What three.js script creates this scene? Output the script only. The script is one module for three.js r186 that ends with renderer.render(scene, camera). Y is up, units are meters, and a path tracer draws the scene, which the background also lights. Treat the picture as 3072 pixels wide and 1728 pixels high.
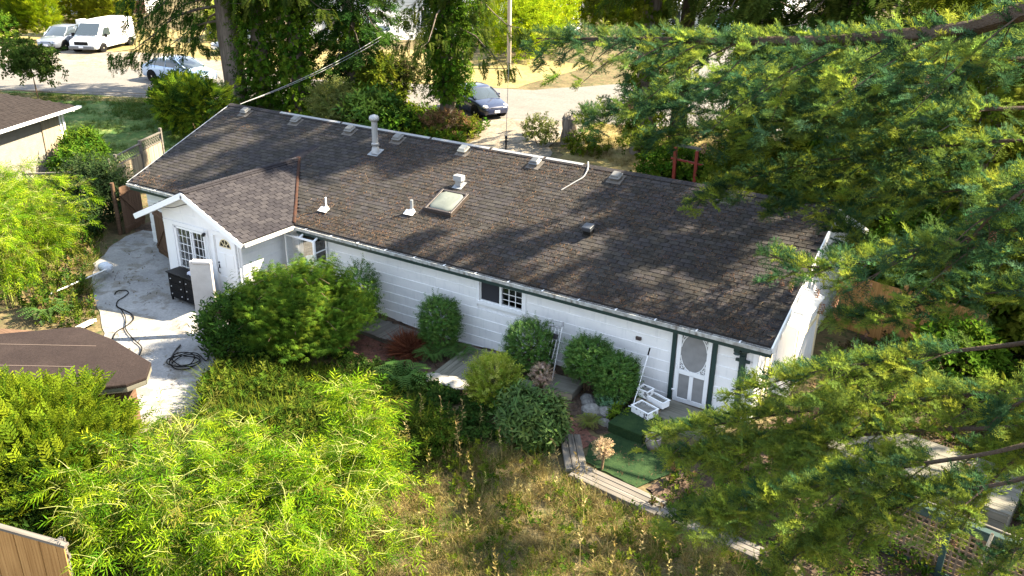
import * as THREE from 'three';
import { mergeGeometries } from 'three/addons/utils/BufferGeometryUtils.js';
import { RoundedBoxGeometry } from 'three/addons/geometries/RoundedBoxGeometry.js';

// ---------- camera, sky, sun, exposure ----------
const scene = new THREE.Scene();
const camera = new THREE.PerspectiveCamera(36.52, 16 / 9, 0.1, 600);
camera.position.set(4.39, 11.178, 18.029);
camera.rotation.order = 'YXZ';
camera.rotation.set(-0.403, 0.561, 0.015);
const renderer = new THREE.WebGLRenderer({ antialias: true });
renderer.setSize(1024, 576);
renderer.toneMapping = THREE.LinearToneMapping;
renderer.toneMappingExposure = 6.4;
renderer.shadowMap.enabled = true;
const SKYK = 0.6;
const SUN = new THREE.Vector3(0.743, 0.92, -0.669).normalize();
{ // clear morning sky: pale towards the horizon and round the sun, bluer overhead, a little thin cloud
  const w = 512, h = 256, d = new Float32Array(w * h * 4), q = new THREE.Vector3();
  for (let j = 0; j < h; j++) for (let i = 0; i < w; i++) {
    const el = ((j + 0.5) / h - 0.5) * Math.PI, az = ((i + 0.5) / w - 0.5) * Math.PI * 2; q.set(Math.cos(el) * Math.cos(az), Math.sin(el), Math.cos(el) * Math.sin(az));
    const up = Math.max(0, q.y), t = Math.pow(1 - up, 2.2), g = Math.pow(Math.max(0, q.dot(SUN)), 6) * 0.35, k = 4 * (j * w + i);
    d[k] = SKYK * (0.30 + 0.36 * t + g); d[k + 1] = SKYK * (0.385 + 0.315 * t + g * 0.95); d[k + 2] = SKYK * (0.53 + 0.22 * t + g * 0.85); d[k + 3] = 1;
    if (q.y < 0) { d[k] = d[k + 1] = d[k + 2] = SKYK * 0.3; }
  }
  const t = new THREE.DataTexture(d, w, h, THREE.RGBAFormat, THREE.FloatType); t.mapping = THREE.EquirectangularReflectionMapping; t.needsUpdate = true;
  scene.background = t; scene.environment = t;
}
const sun = new THREE.DirectionalLight(new THREE.Color(1.0, 0.85, 0.62), 5);
sun.position.copy(SUN).multiplyScalar(80).add(new THREE.Vector3(-12, 0, -5)); sun.target.position.set(-12, 0, -5);
sun.castShadow = true; sun.shadow.mapSize.set(4096, 4096);
Object.assign(sun.shadow.camera, { left: -80, right: 80, top: 60, bottom: -60, near: 1, far: 250 });
scene.add(sun, sun.target);

// ---------- helpers ----------
let seed = 7;
const rnd = () => { seed = (seed + 0x6D2B79F5) | 0; let t = Math.imul(seed ^ (seed >>> 15), 1 | seed); t = (t + Math.imul(t ^ (t >>> 7), 61 | t)) ^ t; return ((t ^ (t >>> 14)) >>> 0) / 4294967296; };
const rr = (a, b) => a + (b - a) * rnd();
const reseed = (s) => { seed = s; };
const V = (x, y, z) => new THREE.Vector3(x, y, z);
const lerp = (a, b, t) => a + (b - a) * t;
const sst = (a, b, x) => { const t = Math.min(1, Math.max(0, (x - a) / (b - a))); return t * t * (3 - 2 * t); };
const RGB = (r, g, b) => new THREE.Color().setRGB(r, g, b);

const used = {};
function numbered(n) { const k = used[n] = (used[n] ?? -1) + 1; return k ? n + '_' + String(k).padStart(3, '0') : n; }
function tag(o, label, category, group, kind) {
  if (label) o.userData.label = label; if (category) o.userData.category = category;
  if (group) o.userData.group = group; if (kind) o.userData.kind = kind; return o;
}
function thing(name, label, category, pos = [0, 0, 0], turn = 0, group) {
  const o = new THREE.Group(); o.name = numbered(name); o.position.set(...pos); o.rotation.y = turn; scene.add(o);
  return tag(o, label, category, group);
}
function mesh(name, geo, mat, parent = scene, kind) {
  if (Array.isArray(geo)) geo = merge(geo);
  const m = new THREE.Mesh(geo, mat); m.name = parent === scene ? numbered(name) : name;
  m.castShadow = m.receiveShadow = true; if (kind) m.userData.kind = kind; parent.add(m); return m;
}
function single(name, label, category, geo, mat, group) { return tag(mesh(name, geo, mat), label, category, group); }
function copyOf(src, label, pos, turn) {
  const c = src.clone(); c.name = numbered(src.name.replace(/_\d{3}$/, '')); if (label) c.userData = { ...src.userData, label }; scene.add(c);
  if (pos) c.position.set(...pos); if (turn !== undefined) c.rotation.y = turn; return c;
}
function merge(list) {
  const l = list.map((g) => { const q = g.index ? g.toNonIndexed() : g; for (const k of Object.keys(q.attributes)) if (!['position', 'normal', 'uv'].includes(k)) q.deleteAttribute(k); if (!q.attributes.uv) q.setAttribute('uv', new THREE.BufferAttribute(new Float32Array(q.attributes.position.count * 2), 2)); return q; });
  return l.length === 1 ? l[0] : mergeGeometries(l);
}
// uv in metres, from position and face direction
function muv(g, ox = 0, oy = 0, swap = false) {
  if (g.index) g = g.toNonIndexed();
  const p = g.attributes.position, n = g.attributes.normal, uv = new Float32Array(p.count * 2);
  for (let i = 0; i < p.count; i++) {
    const ax = Math.abs(n.getX(i)), ay = Math.abs(n.getY(i)), az = Math.abs(n.getZ(i));
    let u, v;
    if (ax >= ay && ax >= az) { u = p.getZ(i); v = p.getY(i); } else if (ay >= az) { u = p.getX(i); v = p.getZ(i); } else { u = p.getX(i); v = p.getY(i); }
    uv[2 * i] = (swap ? v : u) + ox; uv[2 * i + 1] = (swap ? u : v) + oy;
  }
  g.setAttribute('uv', new THREE.BufferAttribute(uv, 2)); return g;
}
const E3 = new THREE.Euler(), M4 = new THREE.Matrix4(), Q4 = new THREE.Quaternion();
function box(w, h, d, x = 0, y = 0, z = 0, rx = 0, ry = 0, rz = 0, swap = false) {
  const g = muv(new THREE.BoxGeometry(w, h, d), rnd() * 7, rnd() * 7, swap);
  g.applyMatrix4(M4.compose(V(x, y, z), Q4.setFromEuler(E3.set(rx, ry, rz)), V(1, 1, 1))); return g;
}
function rbox(w, h, d, r, x = 0, y = 0, z = 0, rx = 0, ry = 0, rz = 0) {
  const g = muv(new RoundedBoxGeometry(w, h, d, 2, r), rnd() * 7, rnd() * 7);
  g.applyMatrix4(M4.compose(V(x, y, z), Q4.setFromEuler(E3.set(rx, ry, rz)), V(1, 1, 1))); return g;
}
function cyl(r0, r1, h, x = 0, y = 0, z = 0, seg = 10, rx = 0, rz = 0) {
  const g = new THREE.CylinderGeometry(r1, r0, h, seg).toNonIndexed(); g.applyMatrix4(M4.compose(V(x, y, z), Q4.setFromEuler(E3.set(rx, 0, rz)), V(1, 1, 1))); return g;
}
const place = (g, x, y, z, rx = 0, ry = 0, rz = 0, s = 1) => g.applyMatrix4(new THREE.Matrix4().compose(V(x, y, z), new THREE.Quaternion().setFromEuler(new THREE.Euler(rx, ry, rz)), V(s, s, s)));
const lathe = (pts, seg = 14) => new THREE.LatheGeometry(pts.map(([r, y]) => new THREE.Vector2(r, y)), seg).toNonIndexed();
const curve = (pts) => new THREE.CatmullRomCurve3(pts.map((p) => (p.isVector3 ? p : V(...p))), false, 'centripetal');
function tube(pts, r, seg = 24, rad = 6) { return new THREE.TubeGeometry(pts.isCurve || pts.getPointAt ? pts : curve(pts), seg, r, rad).toNonIndexed(); }
// tapered tube along a curve with slightly uneven girth
function limb(pts, r0, r1, seg = 8, rad = 6, rough = 0.08) {
  const c = pts.getPointAt ? pts : curve(pts), fr = c.computeFrenetFrames(seg, false), pos = [], uv = [], idx = [];
  const L = c.getLength(); let last = null, N = null;
  for (let i = 0; i <= seg; i++) {
    const t = i / seg, p = c.getPointAt(t), T = fr.tangents[i];
    if (!N) { N = Math.abs(T.y) < 0.9 ? V(0, 1, 0).cross(T) : V(1, 0, 0).cross(T); N.normalize(); } else N.sub(T.clone().multiplyScalar(N.dot(T))).normalize();
    const B = T.clone().cross(N);
    const r = lerp(r0, r1, Math.pow(t, 0.85));
    for (let j = 0; j <= rad; j++) {
      const a = j / rad * Math.PI * 2, q = r * (1 + rough * Math.sin(j * 2.4 * (j < rad) + i * 1.7));
      pos.push(p.x + q * (Math.cos(a) * N.x + Math.sin(a) * B.x), p.y + q * (Math.cos(a) * N.y + Math.sin(a) * B.y), p.z + q * (Math.cos(a) * N.z + Math.sin(a) * B.z));
      uv.push(j / rad * r0 * 6, t * L);
    }
  }
  const w = rad + 1;
  for (let i = 0; i < seg; i++) for (let j = 0; j < rad; j++) idx.push(i * w + j, i * w + j + 1, (i + 1) * w + j, i * w + j + 1, (i + 1) * w + j + 1, (i + 1) * w + j);
  const g = new THREE.BufferGeometry(); g.setAttribute('position', new THREE.Float32BufferAttribute(pos, 3)); g.setAttribute('uv', new THREE.Float32BufferAttribute(uv, 2)); g.setIndex(idx); g.computeVertexNormals();
  return g.toNonIndexed();
}
function tris(list) { // list of [ax,ay,az, bx,...] triangles
  const a = new Float32Array(list.length * 9); list.forEach((t, i) => a.set(t, i * 9));
  const g = new THREE.BufferGeometry(); g.setAttribute('position', new THREE.BufferAttribute(a, 3)); g.computeVertexNormals();
  g.setAttribute('uv', new THREE.BufferAttribute(new Float32Array(list.length * 6), 2)); return g;
}
function inst(name, geo, mat, list, parent = scene, kind = 'stuff') { // list of { m, c }
  const im = new THREE.InstancedMesh(geo, mat, list.length); im.name = parent === scene ? numbered(name) : name;
  list.forEach((e, i) => { im.setMatrixAt(i, e.m); im.setColorAt(i, e.c); });
  im.castShadow = im.receiveShadow = true; if (kind) im.userData.kind = kind; parent.add(im); return im;
}
const xA = V(1, 0, 0), yA = V(0, 1, 0), zA = V(0, 0, 1);
// the y axis of the piece goes along dir, its z axis as near to up as it can
function aim(pos, dir, up, s, roll = 0) {
  const y = dir.clone().normalize(); let x = y.clone().cross(up); if (x.lengthSq() < 1e-5) x = y.clone().cross(xA); x.normalize();
  const z = x.clone().cross(y); const m = new THREE.Matrix4().makeBasis(x, y, z);
  if (roll) m.multiply(new THREE.Matrix4().makeRotationY(roll));
  m.scale(typeof s === 'number' ? V(s, s, s) : s); m.setPosition(pos); return m;
}
const rdir = () => { const u = rr(-1, 1), a = rr(0, 6.2832), s = Math.sqrt(1 - u * u); return V(s * Math.cos(a), u, s * Math.sin(a)); };
const LEAFK = 0.8;
const tint = (pal, v = 0.25) => { const c = pal[Math.floor(rnd() * pal.length)]; const k = (pal[0][0] > pal[0][1] ? 1 : LEAFK) * (1 + rr(-v, v)); const g = c[1] >= c[0] ? 0.62 : 1; return RGB(c[0] * k * rr(0.85, 1.05), c[1] * k, c[2] * k * g * rr(0.85, 1.15)); };

// ---------- computed textures ----------
const hash = (x, y, s) => { let h = Math.imul(x, 374761393) + Math.imul(y, 668265263) + Math.imul(s, 1274126177); h = Math.imul(h ^ (h >>> 13), 1274126177); return ((h ^ (h >>> 16)) >>> 0) / 4294967296; };
function pnoise(u, v, px, py, s) { // periodic value noise
  const x0 = Math.floor(u), y0 = Math.floor(v), fx = u - x0, fy = v - y0, a = fx * fx * (3 - 2 * fx), b = fy * fy * (3 - 2 * fy);
  const X = ((x0 % px) + px) % px, Y = ((y0 % py) + py) % py, X1 = (X + 1) % px, Y1 = (Y + 1) % py;
  return lerp(lerp(hash(X, Y, s), hash(X1, Y, s), a), lerp(hash(X, Y1, s), hash(X1, Y1, s), a), b);
}
function fbm(u, v, px, py, s, oct) { let t = 0, w = 0.5, n = 0; for (let i = 0; i < oct; i++) { t += w * pnoise(u * px, v * py, px, py, s + i * 17); n += w; w *= 0.55; px *= 2; py *= 2; } return t / n; }
const enc = (c) => Math.max(0, Math.min(255, Math.round(255 * (c <= 0.0031308 ? 12.92 * c : 1.055 * Math.pow(c, 1 / 2.4) - 0.055))));
function colorTex(w, h, repeat, f) { // f(u, v) gives linear rgb
  const d = new Uint8Array(w * h * 4);
  for (let j = 0; j < h; j++) for (let i = 0; i < w; i++) { const c = f(i / w, j / h), k = 4 * (j * w + i); d[k] = enc(c[0]); d[k + 1] = enc(c[1]); d[k + 2] = enc(c[2]); d[k + 3] = 255; }
  const t = new THREE.DataTexture(d, w, h); t.colorSpace = THREE.SRGBColorSpace; return fin(t, repeat);
}
function greyTex(w, h, repeat, f) {
  const d = new Uint8Array(w * h * 4);
  for (let j = 0; j < h; j++) for (let i = 0; i < w; i++) { const c = Math.max(0, Math.min(255, 255 * f(i / w, j / h))), k = 4 * (j * w + i); d[k] = d[k + 1] = d[k + 2] = c; d[k + 3] = 255; }
  return fin(new THREE.DataTexture(d, w, h), repeat);
}
function fin(t, repeat) { t.wrapS = t.wrapT = THREE.RepeatWrapping; t.magFilter = THREE.LinearFilter; t.minFilter = THREE.LinearMipmapLinearFilter; t.generateMipmaps = true; t.repeat.set(...repeat); t.needsUpdate = true; return t; }
const mix3 = (a, b, t) => [lerp(a[0], b[0], t), lerp(a[1], b[1], t), lerp(a[2], b[2], t)];
const grain = greyTex(256, 256, [3, 3], (u, v) => fbm(u, v, 16, 16, 3, 4));
function std(o) { return new THREE.MeshPhysicalMaterial({ roughness: 0.85, specularIntensity: (o.roughness ?? 0.85) > 0.65 ? 0.25 : 0.8, ...o }); }
function paint(c, rough = 0.5, bump = 0.0008) { return std({ color: RGB(...c), roughness: rough, bumpMap: grain, bumpScale: bump }); }
function woodMat(a, b, rough = 0.85, along = [0.8, 0.22], sd = 5) {
  return std({ roughness: rough, map: colorTex(256, 256, along.map((q) => 1 / (q * 4)), (u, v) => { const n = fbm(u, v, 3, 40, sd, 3), m = fbm(u, v, 4, 4, sd + 9, 3); return mix3(a, b, Math.min(1, Math.max(0, n * 0.8 + m * 0.6 - 0.2))); }), bumpMap: greyTex(256, 256, along.map((q) => 1 / (q * 4)), (u, v) => fbm(u, v, 3, 48, sd, 3)), bumpScale: 0.003 });
}
function leafMat(o = {}) { return new THREE.MeshPhysicalMaterial({ color: 0xffffff, roughness: 1, specularIntensity: 0.04, transmission: 0.4, thickness: 0, side: THREE.DoubleSide, ...o }); }

const M = {
  white: std({ roughness: 0.55, map: colorTex(512, 256, [0.25, 0.5], (u, v) => { const n = fbm(u, v, 6, 5, 31, 5), d = fbm(u, v, 60, 4, 77, 4); return mix3([0.82, 0.82, 0.82], [0.6, 0.62, 0.64], Math.min(1, Math.max(0, n * 1.5 - 0.72) * 0.7 + Math.max(0, d * 1.6 - 0.95))); }), bumpMap: grain, bumpScale: 0.001 }),
  trim: paint([0.80, 0.81, 0.82], 0.45),
  cream: paint([0.72, 0.62, 0.40], 0.6),
  dark: paint([0.012, 0.012, 0.014], 0.35),
  black: std({ color: RGB(0.005, 0.005, 0.006), roughness: 0.5, specularIntensity: 0.35, bumpMap: grain, bumpScale: 0.0008 }),
  green: paint([0.022, 0.045, 0.042], 0.45),
  bronze: paint([0.05, 0.04, 0.035], 0.4),
  metal: std({ color: RGB(0.55, 0.56, 0.57), metalness: 0.7, roughness: 0.45, bumpMap: grain, bumpScale: 0.001 }),
  galv: std({ roughness: 0.55, metalness: 0.55, map: colorTex(128, 128, [1, 1], (u, v) => mix3([0.22, 0.235, 0.25], [0.38, 0.39, 0.40], fbm(u, v, 6, 6, 12, 4))) }),
  gutter: std({ roughness: 0.6, map: colorTex(512, 64, [0.3, 2], (u, v) => mix3([0.42, 0.43, 0.42], [0.16, 0.14, 0.12], Math.min(1, Math.max(0, fbm(u, v, 40, 3, 5, 4) * 2.2 - 0.85)))) }),
  rust: std({ roughness: 0.8, map: colorTex(64, 256, [1, 1], (u, v) => mix3([0.055, 0.022, 0.012], [0.02, 0.016, 0.015], fbm(u, v, 3, 12, 8, 4))) }),
  lead: std({ color: RGB(0.26, 0.265, 0.27), metalness: 0.1, roughness: 0.7, bumpMap: grain, bumpScale: 0.004 }),
  plate: std({ color: RGB(0.115, 0.105, 0.095), roughness: 0.85, bumpMap: grain, bumpScale: 0.004 }),
  glass: new THREE.MeshPhysicalMaterial({ color: 0xffffff, transmission: 1, thickness: 0, roughness: 0.03, ior: 1.5 }),
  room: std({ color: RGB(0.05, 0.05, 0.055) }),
  curtain: std({ color: RGB(0.22, 0.23, 0.24), roughness: 0.95 }),
  screen: std({ color: RGB(0.035, 0.036, 0.042), roughness: 0.9, bumpMap: grain, bumpScale: 0.001 }),
  mesh: std({ roughness: 0.9, map: colorTex(128, 128, [2, 2], (u, v) => mix3([0.19, 0.19, 0.19], [0.27, 0.27, 0.27], fbm(u, v, 3, 3, 4, 4))) }),
  bark: std({ roughness: 0.95, map: colorTex(256, 512, [1, 0.5], (u, v) => mix3([0.07, 0.055, 0.042], [0.25, 0.21, 0.17], fbm(u, v, 14, 5, 19, 5))), bumpMap: greyTex(256, 512, [1, 0.5], (u, v) => fbm(u, v, 16, 4, 19, 4)), bumpScale: 0.03 }),
  darkBark: std({ roughness: 0.95, map: colorTex(128, 256, [1, 0.5], (u, v) => mix3([0.03, 0.022, 0.017], [0.10, 0.075, 0.055], fbm(u, v, 12, 4, 23, 4))), bumpMap: grain, bumpScale: 0.02 }),
  cane: paint([0.22, 0.24, 0.06], 0.5),
  twig: std({ color: RGB(0.16, 0.11, 0.065), roughness: 0.9 }),
  greyWood: woodMat([0.06, 0.054, 0.046], [0.19, 0.175, 0.155]),
  mossWood: woodMat([0.06, 0.06, 0.045], [0.19, 0.18, 0.15], 0.9, [0.8, 0.22], 15),
  brownWood: woodMat([0.06, 0.035, 0.022], [0.16, 0.10, 0.065], 0.85, [0.8, 0.22], 25),
  cedarWood: woodMat([0.22, 0.11, 0.036], [0.46, 0.27, 0.105], 0.8, [0.8, 0.22], 35),
  latticeWood: woodMat([0.09, 0.06, 0.038], [0.20, 0.145, 0.10], 0.85, [0.8, 0.22], 55),
  tanWood: woodMat([0.16, 0.13, 0.09], [0.36, 0.30, 0.22], 0.85, [0.8, 0.22], 45),
  red: paint([0.22, 0.03, 0.015], 0.6),
  rubber: paint([0.007, 0.007, 0.007], 0.75),
  stone: std({ roughness: 0.95, map: colorTex(256, 256, [2, 2], (u, v) => mix3([0.10, 0.10, 0.09], [0.30, 0.29, 0.27], fbm(u, v, 6, 6, 41, 5))), bumpMap: grain, bumpScale: 0.02 }),
  turf: std({ roughness: 1, map: colorTex(256, 256, [1.5, 1.5], (u, v) => mix3([0.012, 0.030, 0.011], [0.03, 0.055, 0.018], Math.min(1, Math.max(0, fbm(u, v, 40, 40, 51, 3) * 0.9 + fbm(u, v, 3, 3, 5, 4) * 1.4 - 0.65)))), bumpMap: grain, bumpScale: 0.012 }),
  leaf: leafMat(),
  needle: leafMat({ transmission: 0.36 }),
  spruce: leafMat({ transmission: 0.6 }),
  waxy: std({ color: 0xffffff, roughness: 0.6, specularIntensity: 0.35, side: THREE.DoubleSide }),
  bamboo: leafMat({ transmission: 0.36 }),
  dry: leafMat({ transmission: 0.25 }),
};
// ---------- ground, street, paving ----------
const sdStreet = (x, z) => -0.36 * (x + 16.9) - 0.932 * (z + 23.6);
function H(x, z) {
  const dip = -0.25 * Math.exp(-(((x + 9.6) / 2.6) ** 2)) * sst(4.5, 1.5, z) * sst(-6, -1, z);
  const n = (pnoise(x * 0.7, z * 0.7, 512, 512, 3) - 0.5) * 0.08 * sst(1.6, 3.5, z) * sst(-12.8, -11, x);
  return sst(-14, -1, sdStreet(x, z)) + dip + n;
}
function gridSheet(xs, zs, off = 0) {
  const pos = [], uv = [], idx = [], nx = xs.length;
  for (const z of zs) for (const x of xs) { pos.push(x, H(x, z) + off, z); uv.push(x, z); }
  for (let j = 0; j < zs.length - 1; j++) for (let i = 0; i < nx - 1; i++) { const a = j * nx + i; idx.push(a, a + nx, a + 1, a + 1, a + nx, a + nx + 1); }
  const g = new THREE.BufferGeometry(); g.setAttribute('position', new THREE.Float32BufferAttribute(pos, 3)); g.setAttribute('uv', new THREE.Float32BufferAttribute(uv, 2)); g.setIndex(idx); g.computeVertexNormals(); return g;
}
function axis(lo, hi, step, out, k) { const a = []; for (let v = lo; v <= hi + 1e-6; v += step) a.push(v); let s = step; let v = lo; while (v > -out) { s *= k; v -= s; a.unshift(v); } s = step; v = hi; while (v < out) { s *= k; v += s; a.push(v); } return a; }
// a strip of ground between two edges, each a list of [x, z]
function strip(A, B, off, m = 24, n = 10, wob = 0.12) {
  const line = (P) => { const d = [0]; for (let i = 1; i < P.length; i++) d.push(d[i - 1] + Math.hypot(P[i][0] - P[i - 1][0], P[i][1] - P[i - 1][1])); return (t) => { const s = t * d[d.length - 1]; let i = 1; while (i < P.length - 1 && d[i] < s) i++; const f = (s - d[i - 1]) / (d[i] - d[i - 1]); return [lerp(P[i - 1][0], P[i][0], f), lerp(P[i - 1][1], P[i][1], f)]; }; };
  const fa = line(A), fb = line(B), pos = [], uv = [], idx = [], w = n + 1;
  for (let i = 0; i <= m; i++) { const a = fa(i / m), b = fb(i / m); for (let j = 0; j <= n; j++) { const t = j / n, e = (j === 0 || j === n) ? wob : 0; const x = lerp(a[0], b[0], t) + e * (pnoise(i * 0.9, j, 999, 999, 8) - 0.5) * 2, z = lerp(a[1], b[1], t) + e * (pnoise(i * 0.9, j + 50, 999, 999, 9) - 0.5) * 2; pos.push(x, H(x, z) + off, z); uv.push(x, z); } }
  for (let i = 0; i < m; i++) for (let j = 0; j < n; j++) { const a = i * w + j; idx.push(a, a + 1, a + w, a + 1, a + w + 1, a + w); }
  const g = new THREE.BufferGeometry(); g.setAttribute('position', new THREE.Float32BufferAttribute(pos, 3)); g.setAttribute('uv', new THREE.Float32BufferAttribute(uv, 2)); g.setIndex(idx); g.computeVertexNormals();
  if (g.attributes.normal.getY(Math.floor(pos.length / 6)) < 0) { for (let i = 0; i < idx.length; i += 3) { const t = idx[i]; idx[i] = idx[i + 1]; idx[i + 1] = t; } g.setIndex(idx); g.computeVertexNormals(); }
  return g;
}
const cov = (c0, c1, c2, s, r, k = 1) => std({ roughness: 0.97, map: colorTex(512, 512, [1 / r, 1 / r], (u, v) => { const a = fbm(u, v, 9, 9, s, 5), b = fbm(u, v, 90, 90, s + 3, 3), c = fbm(u, v, 26, 26, s + 7, 4); let q = mix3(c0, c1, Math.min(1, Math.max(0, (a - 0.5) * 3 + 0.5))); q = mix3(q, c2, Math.min(1, Math.max(0, (c - 0.55) * 5)) * k); const w = 0.6 + 0.8 * b; return q.map((e) => e * w); }), bumpMap: greyTex(256, 256, [1 / r, 1 / r], (u, v) => fbm(u, v, 60, 60, s, 4)), bumpScale: 0.03 });
M.ground = cov([0.075, 0.06, 0.032], [0.115, 0.092, 0.048], [0.045, 0.06, 0.022], 61, 6);
M.soil = cov([0.05, 0.036, 0.026], [0.09, 0.062, 0.045], [0.035, 0.026, 0.02], 71, 3);
M.mulch = cov([0.10, 0.045, 0.035], [0.155, 0.075, 0.055], [0.06, 0.04, 0.03], 81, 3);
M.dryLawn = cov([0.17, 0.135, 0.055], [0.22, 0.18, 0.08], [0.115, 0.125, 0.036], 91, 9, 0.5);
M.lawn = cov([0.05, 0.10, 0.028], [0.09, 0.14, 0.04], [0.22, 0.22, 0.08], 101, 9, 0.55);
M.gravel = cov([0.15, 0.133, 0.108], [0.19, 0.17, 0.14], [0.125, 0.105, 0.08], 111, 8, 0.6);
M.asphalt = std({ roughness: 0.92, map: colorTex(512, 512, [1 / 14, 1 / 14], (u, v) => { const a = fbm(u, v, 5, 14, 121, 5), b = fbm(u, v, 160, 160, 5, 2); return mix3([0.118, 0.111, 0.103], [0.152, 0.144, 0.133], a).map((e) => e * (0.8 + 0.4 * b)); }), bumpMap: grain, bumpScale: 0.006 });
M.concrete = std({ roughness: 0.92, map: colorTex(512, 512, [1 / 5, 1 / 5], (u, v) => { const a = fbm(u, v, 6, 6, 131, 6), b = fbm(u, v, 120, 120, 5, 3), c = fbm(u, v, 14, 14, 9, 4); let q = mix3([0.19, 0.19, 0.19], [0.275, 0.272, 0.265], Math.min(1, Math.max(0, a * 1.8 - 0.4))); q = mix3(q, [0.13, 0.115, 0.09], Math.min(0.6, Math.max(0, c - 0.54) * 5)); return q.map((e) => e * (0.75 + 0.5 * b)); }), bumpMap: greyTex(256, 256, [1, 1], (u, v) => fbm(u, v, 60, 60, 6, 3)), bumpScale: 0.006 });
reseed(11);
mesh('ground', gridSheet(axis(-52, 8, 0.7, 420, 1.35), axis(-40, 14, 0.7, 420, 1.35)), M.ground, scene, 'structure');
{
  const d = [0.933, -0.36], n = [-0.36, -0.932], p0 = [-16.9, -23.6];
  const at = (s, o) => [p0[0] + d[0] * s + n[0] * o, p0[1] + d[1] * s + n[1] * o];
  mesh('road', strip([-150, -60, -34, -10, 0, 14, 60, 150].map((s) => at(s, 0)), [-150, -60, -34, -10, 0, 14, 60, 150].map((s) => at(s, 8.6)), 0.024, 160, 8, 0.18), M.asphalt, scene, 'structure');
  mesh('road_verge', strip([-150, -60, -34, -20].map((s) => at(s, 8.5)), [-150, -60, -34, -20].map((s) => at(s, s > -30 ? 10 : 16)), 0.02, 60, 6, 0.5), M.gravel, scene, 'structure');
  mesh('side_road', strip([at(-5, 8.4), at(4, 15), at(6, 26), at(8, 42)], [at(10, 8.4), at(9, 15), at(11, 26), at(13, 42)], 0.014, 30, 6, 0.2), M.asphalt, scene, 'structure');
  // tar lines along the street
  for (const [o, s0, s1] of [[2.7, -60, 40], [5.6, -60, 40]]) mesh('road_seam', strip([s0, s1].map((s) => at(s, o)), [s0, s1].map((s) => at(s, o + 0.07)), 0.029, 90, 1, 0.05), std({ color: RGB(0.16, 0.145, 0.13), roughness: 0.9 }), scene, 'structure');
  mesh('far_lawn', strip([at(-26, 8.6), at(-16, 8.5), at(-6, 9.2)], [at(-28, 20), at(-16, 24), at(-2, 20)], 0.012, 24, 10, 0.4), M.dryLawn, scene, 'structure');
  mesh('verge_lawn', strip([at(-150, 18), at(-60, 18), at(-36, 15.8), at(-26, 11)], [at(-150, 30), at(-60, 30), at(-40, 30), at(-28, 30)], 0.01, 30, 8, 0.4), M.dryLawn, scene, 'structure');
}
mesh('driveway', strip([[-22.9, -22.2], [-21.4, -19.6], [-20.2, -17.6], [-19.6, -15], [-19, -11.2]], [[-14.6, -24.4], [-16.4, -22.2], [-16.6, -19.4], [-15.6, -16.5], [-15, -11.2]], 0.016, 24, 8, 0.3), M.gravel, scene, 'structure');
mesh('parking_gravel', strip([[-30.5, -18.6], [-27, -19.6], [-22, -21.4]], [[-28, -19.9], [-25, -20.9], [-20, -22.9]], 0.012, 20, 6, 0.3), M.gravel, scene, 'structure');
mesh('front_lawn', strip([[-16.8, -23.5], [-16.2, -21], [-15.6, -18.5], [-14.6, -12]], [[-6, -27.6], [-6, -22], [-6, -18], [-8, -12]], 0.02, 20, 10, 0.25), M.dryLawn, scene, 'structure');
mesh('side_lawn', strip([[-62, -6], [-50, -10.2], [-43, -13.8], [-36, -16.6], [-33, -17.6]], [[-56, 6], [-46, 0], [-38, -4.5], [-33, -6.5], [-31, -9]], 0.014, 40, 20, 0.3), M.lawn, scene, 'structure');
mesh('verge_strip', strip([[-62, -5.6], [-50, -9.9], [-43, -13.5], [-36, -16.3]], [[-61, -4.2], [-49.6, -8.4], [-43, -11.8], [-36, -15]], 0.019, 40, 4, 0.5), M.dryLawn, scene, 'structure');
mesh('patio', strip([[-24.2, -0.9], [-23.6, 0.8], [-22.0, 2.6], [-19.8, 4.0], [-18.2, 4.8], [-16.8, 5.6], [-15, 6.2], [-13.9, 7.4], [-12.6, 8.9]], [[-22, -1.6], [-20.6, -0.2], [-18.9, 1.6], [-17, 1.62], [-15.4, 1.62], [-13.4, 2.6], [-12.4, 4.6], [-11.5, 6.2], [-10.2, 7.2]], 0.022, 40, 14, 0.1), M.concrete, scene, 'structure');
mesh('garden_bed', strip([[-14, 0.4], [-11, 1.9], [-9, 2.3], [-6, 2.2], [-3.6, 2.2], [-2.9, 1.8]], [[-14, -0.5], [-11, -0.5], [-9, -0.5], [-6, -0.5], [-3.6, -0.5], [0, -0.5]], 0.016, 40, 12, 0.2), M.soil, scene, 'structure');
mesh('side_yard', strip([[-1.4, 3.6], [0.5, 4.0], [2.3, 4.2], [6, 4.6]], [[-0.5, 0.9], [0.6, -2], [0.8, -7.2], [6, -7.5]], 0.012, 24, 16, 0.2), M.soil, scene, 'structure');
mesh('garden_path', strip([[-12, 2.2], [-10.6, 1.9], [-9.6, 2.1]], [[-12, 0.9], [-10.4, 0.75], [-9.4, 1.0]], 0.026, 14, 6, 0.12), M.mulch, scene, 'structure');
mesh('mulch_path', strip([[-6.2, 1.6], [-5.0, 2.2], [-4.1, 3.0], [-3.2, 3.0]], [[-5.6, 1.05], [-4.5, 1.3], [-3.7, 1.95], [-3.0, 2.3]], 0.026, 16, 8, 0.12), M.mulch, scene, 'structure');
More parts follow.
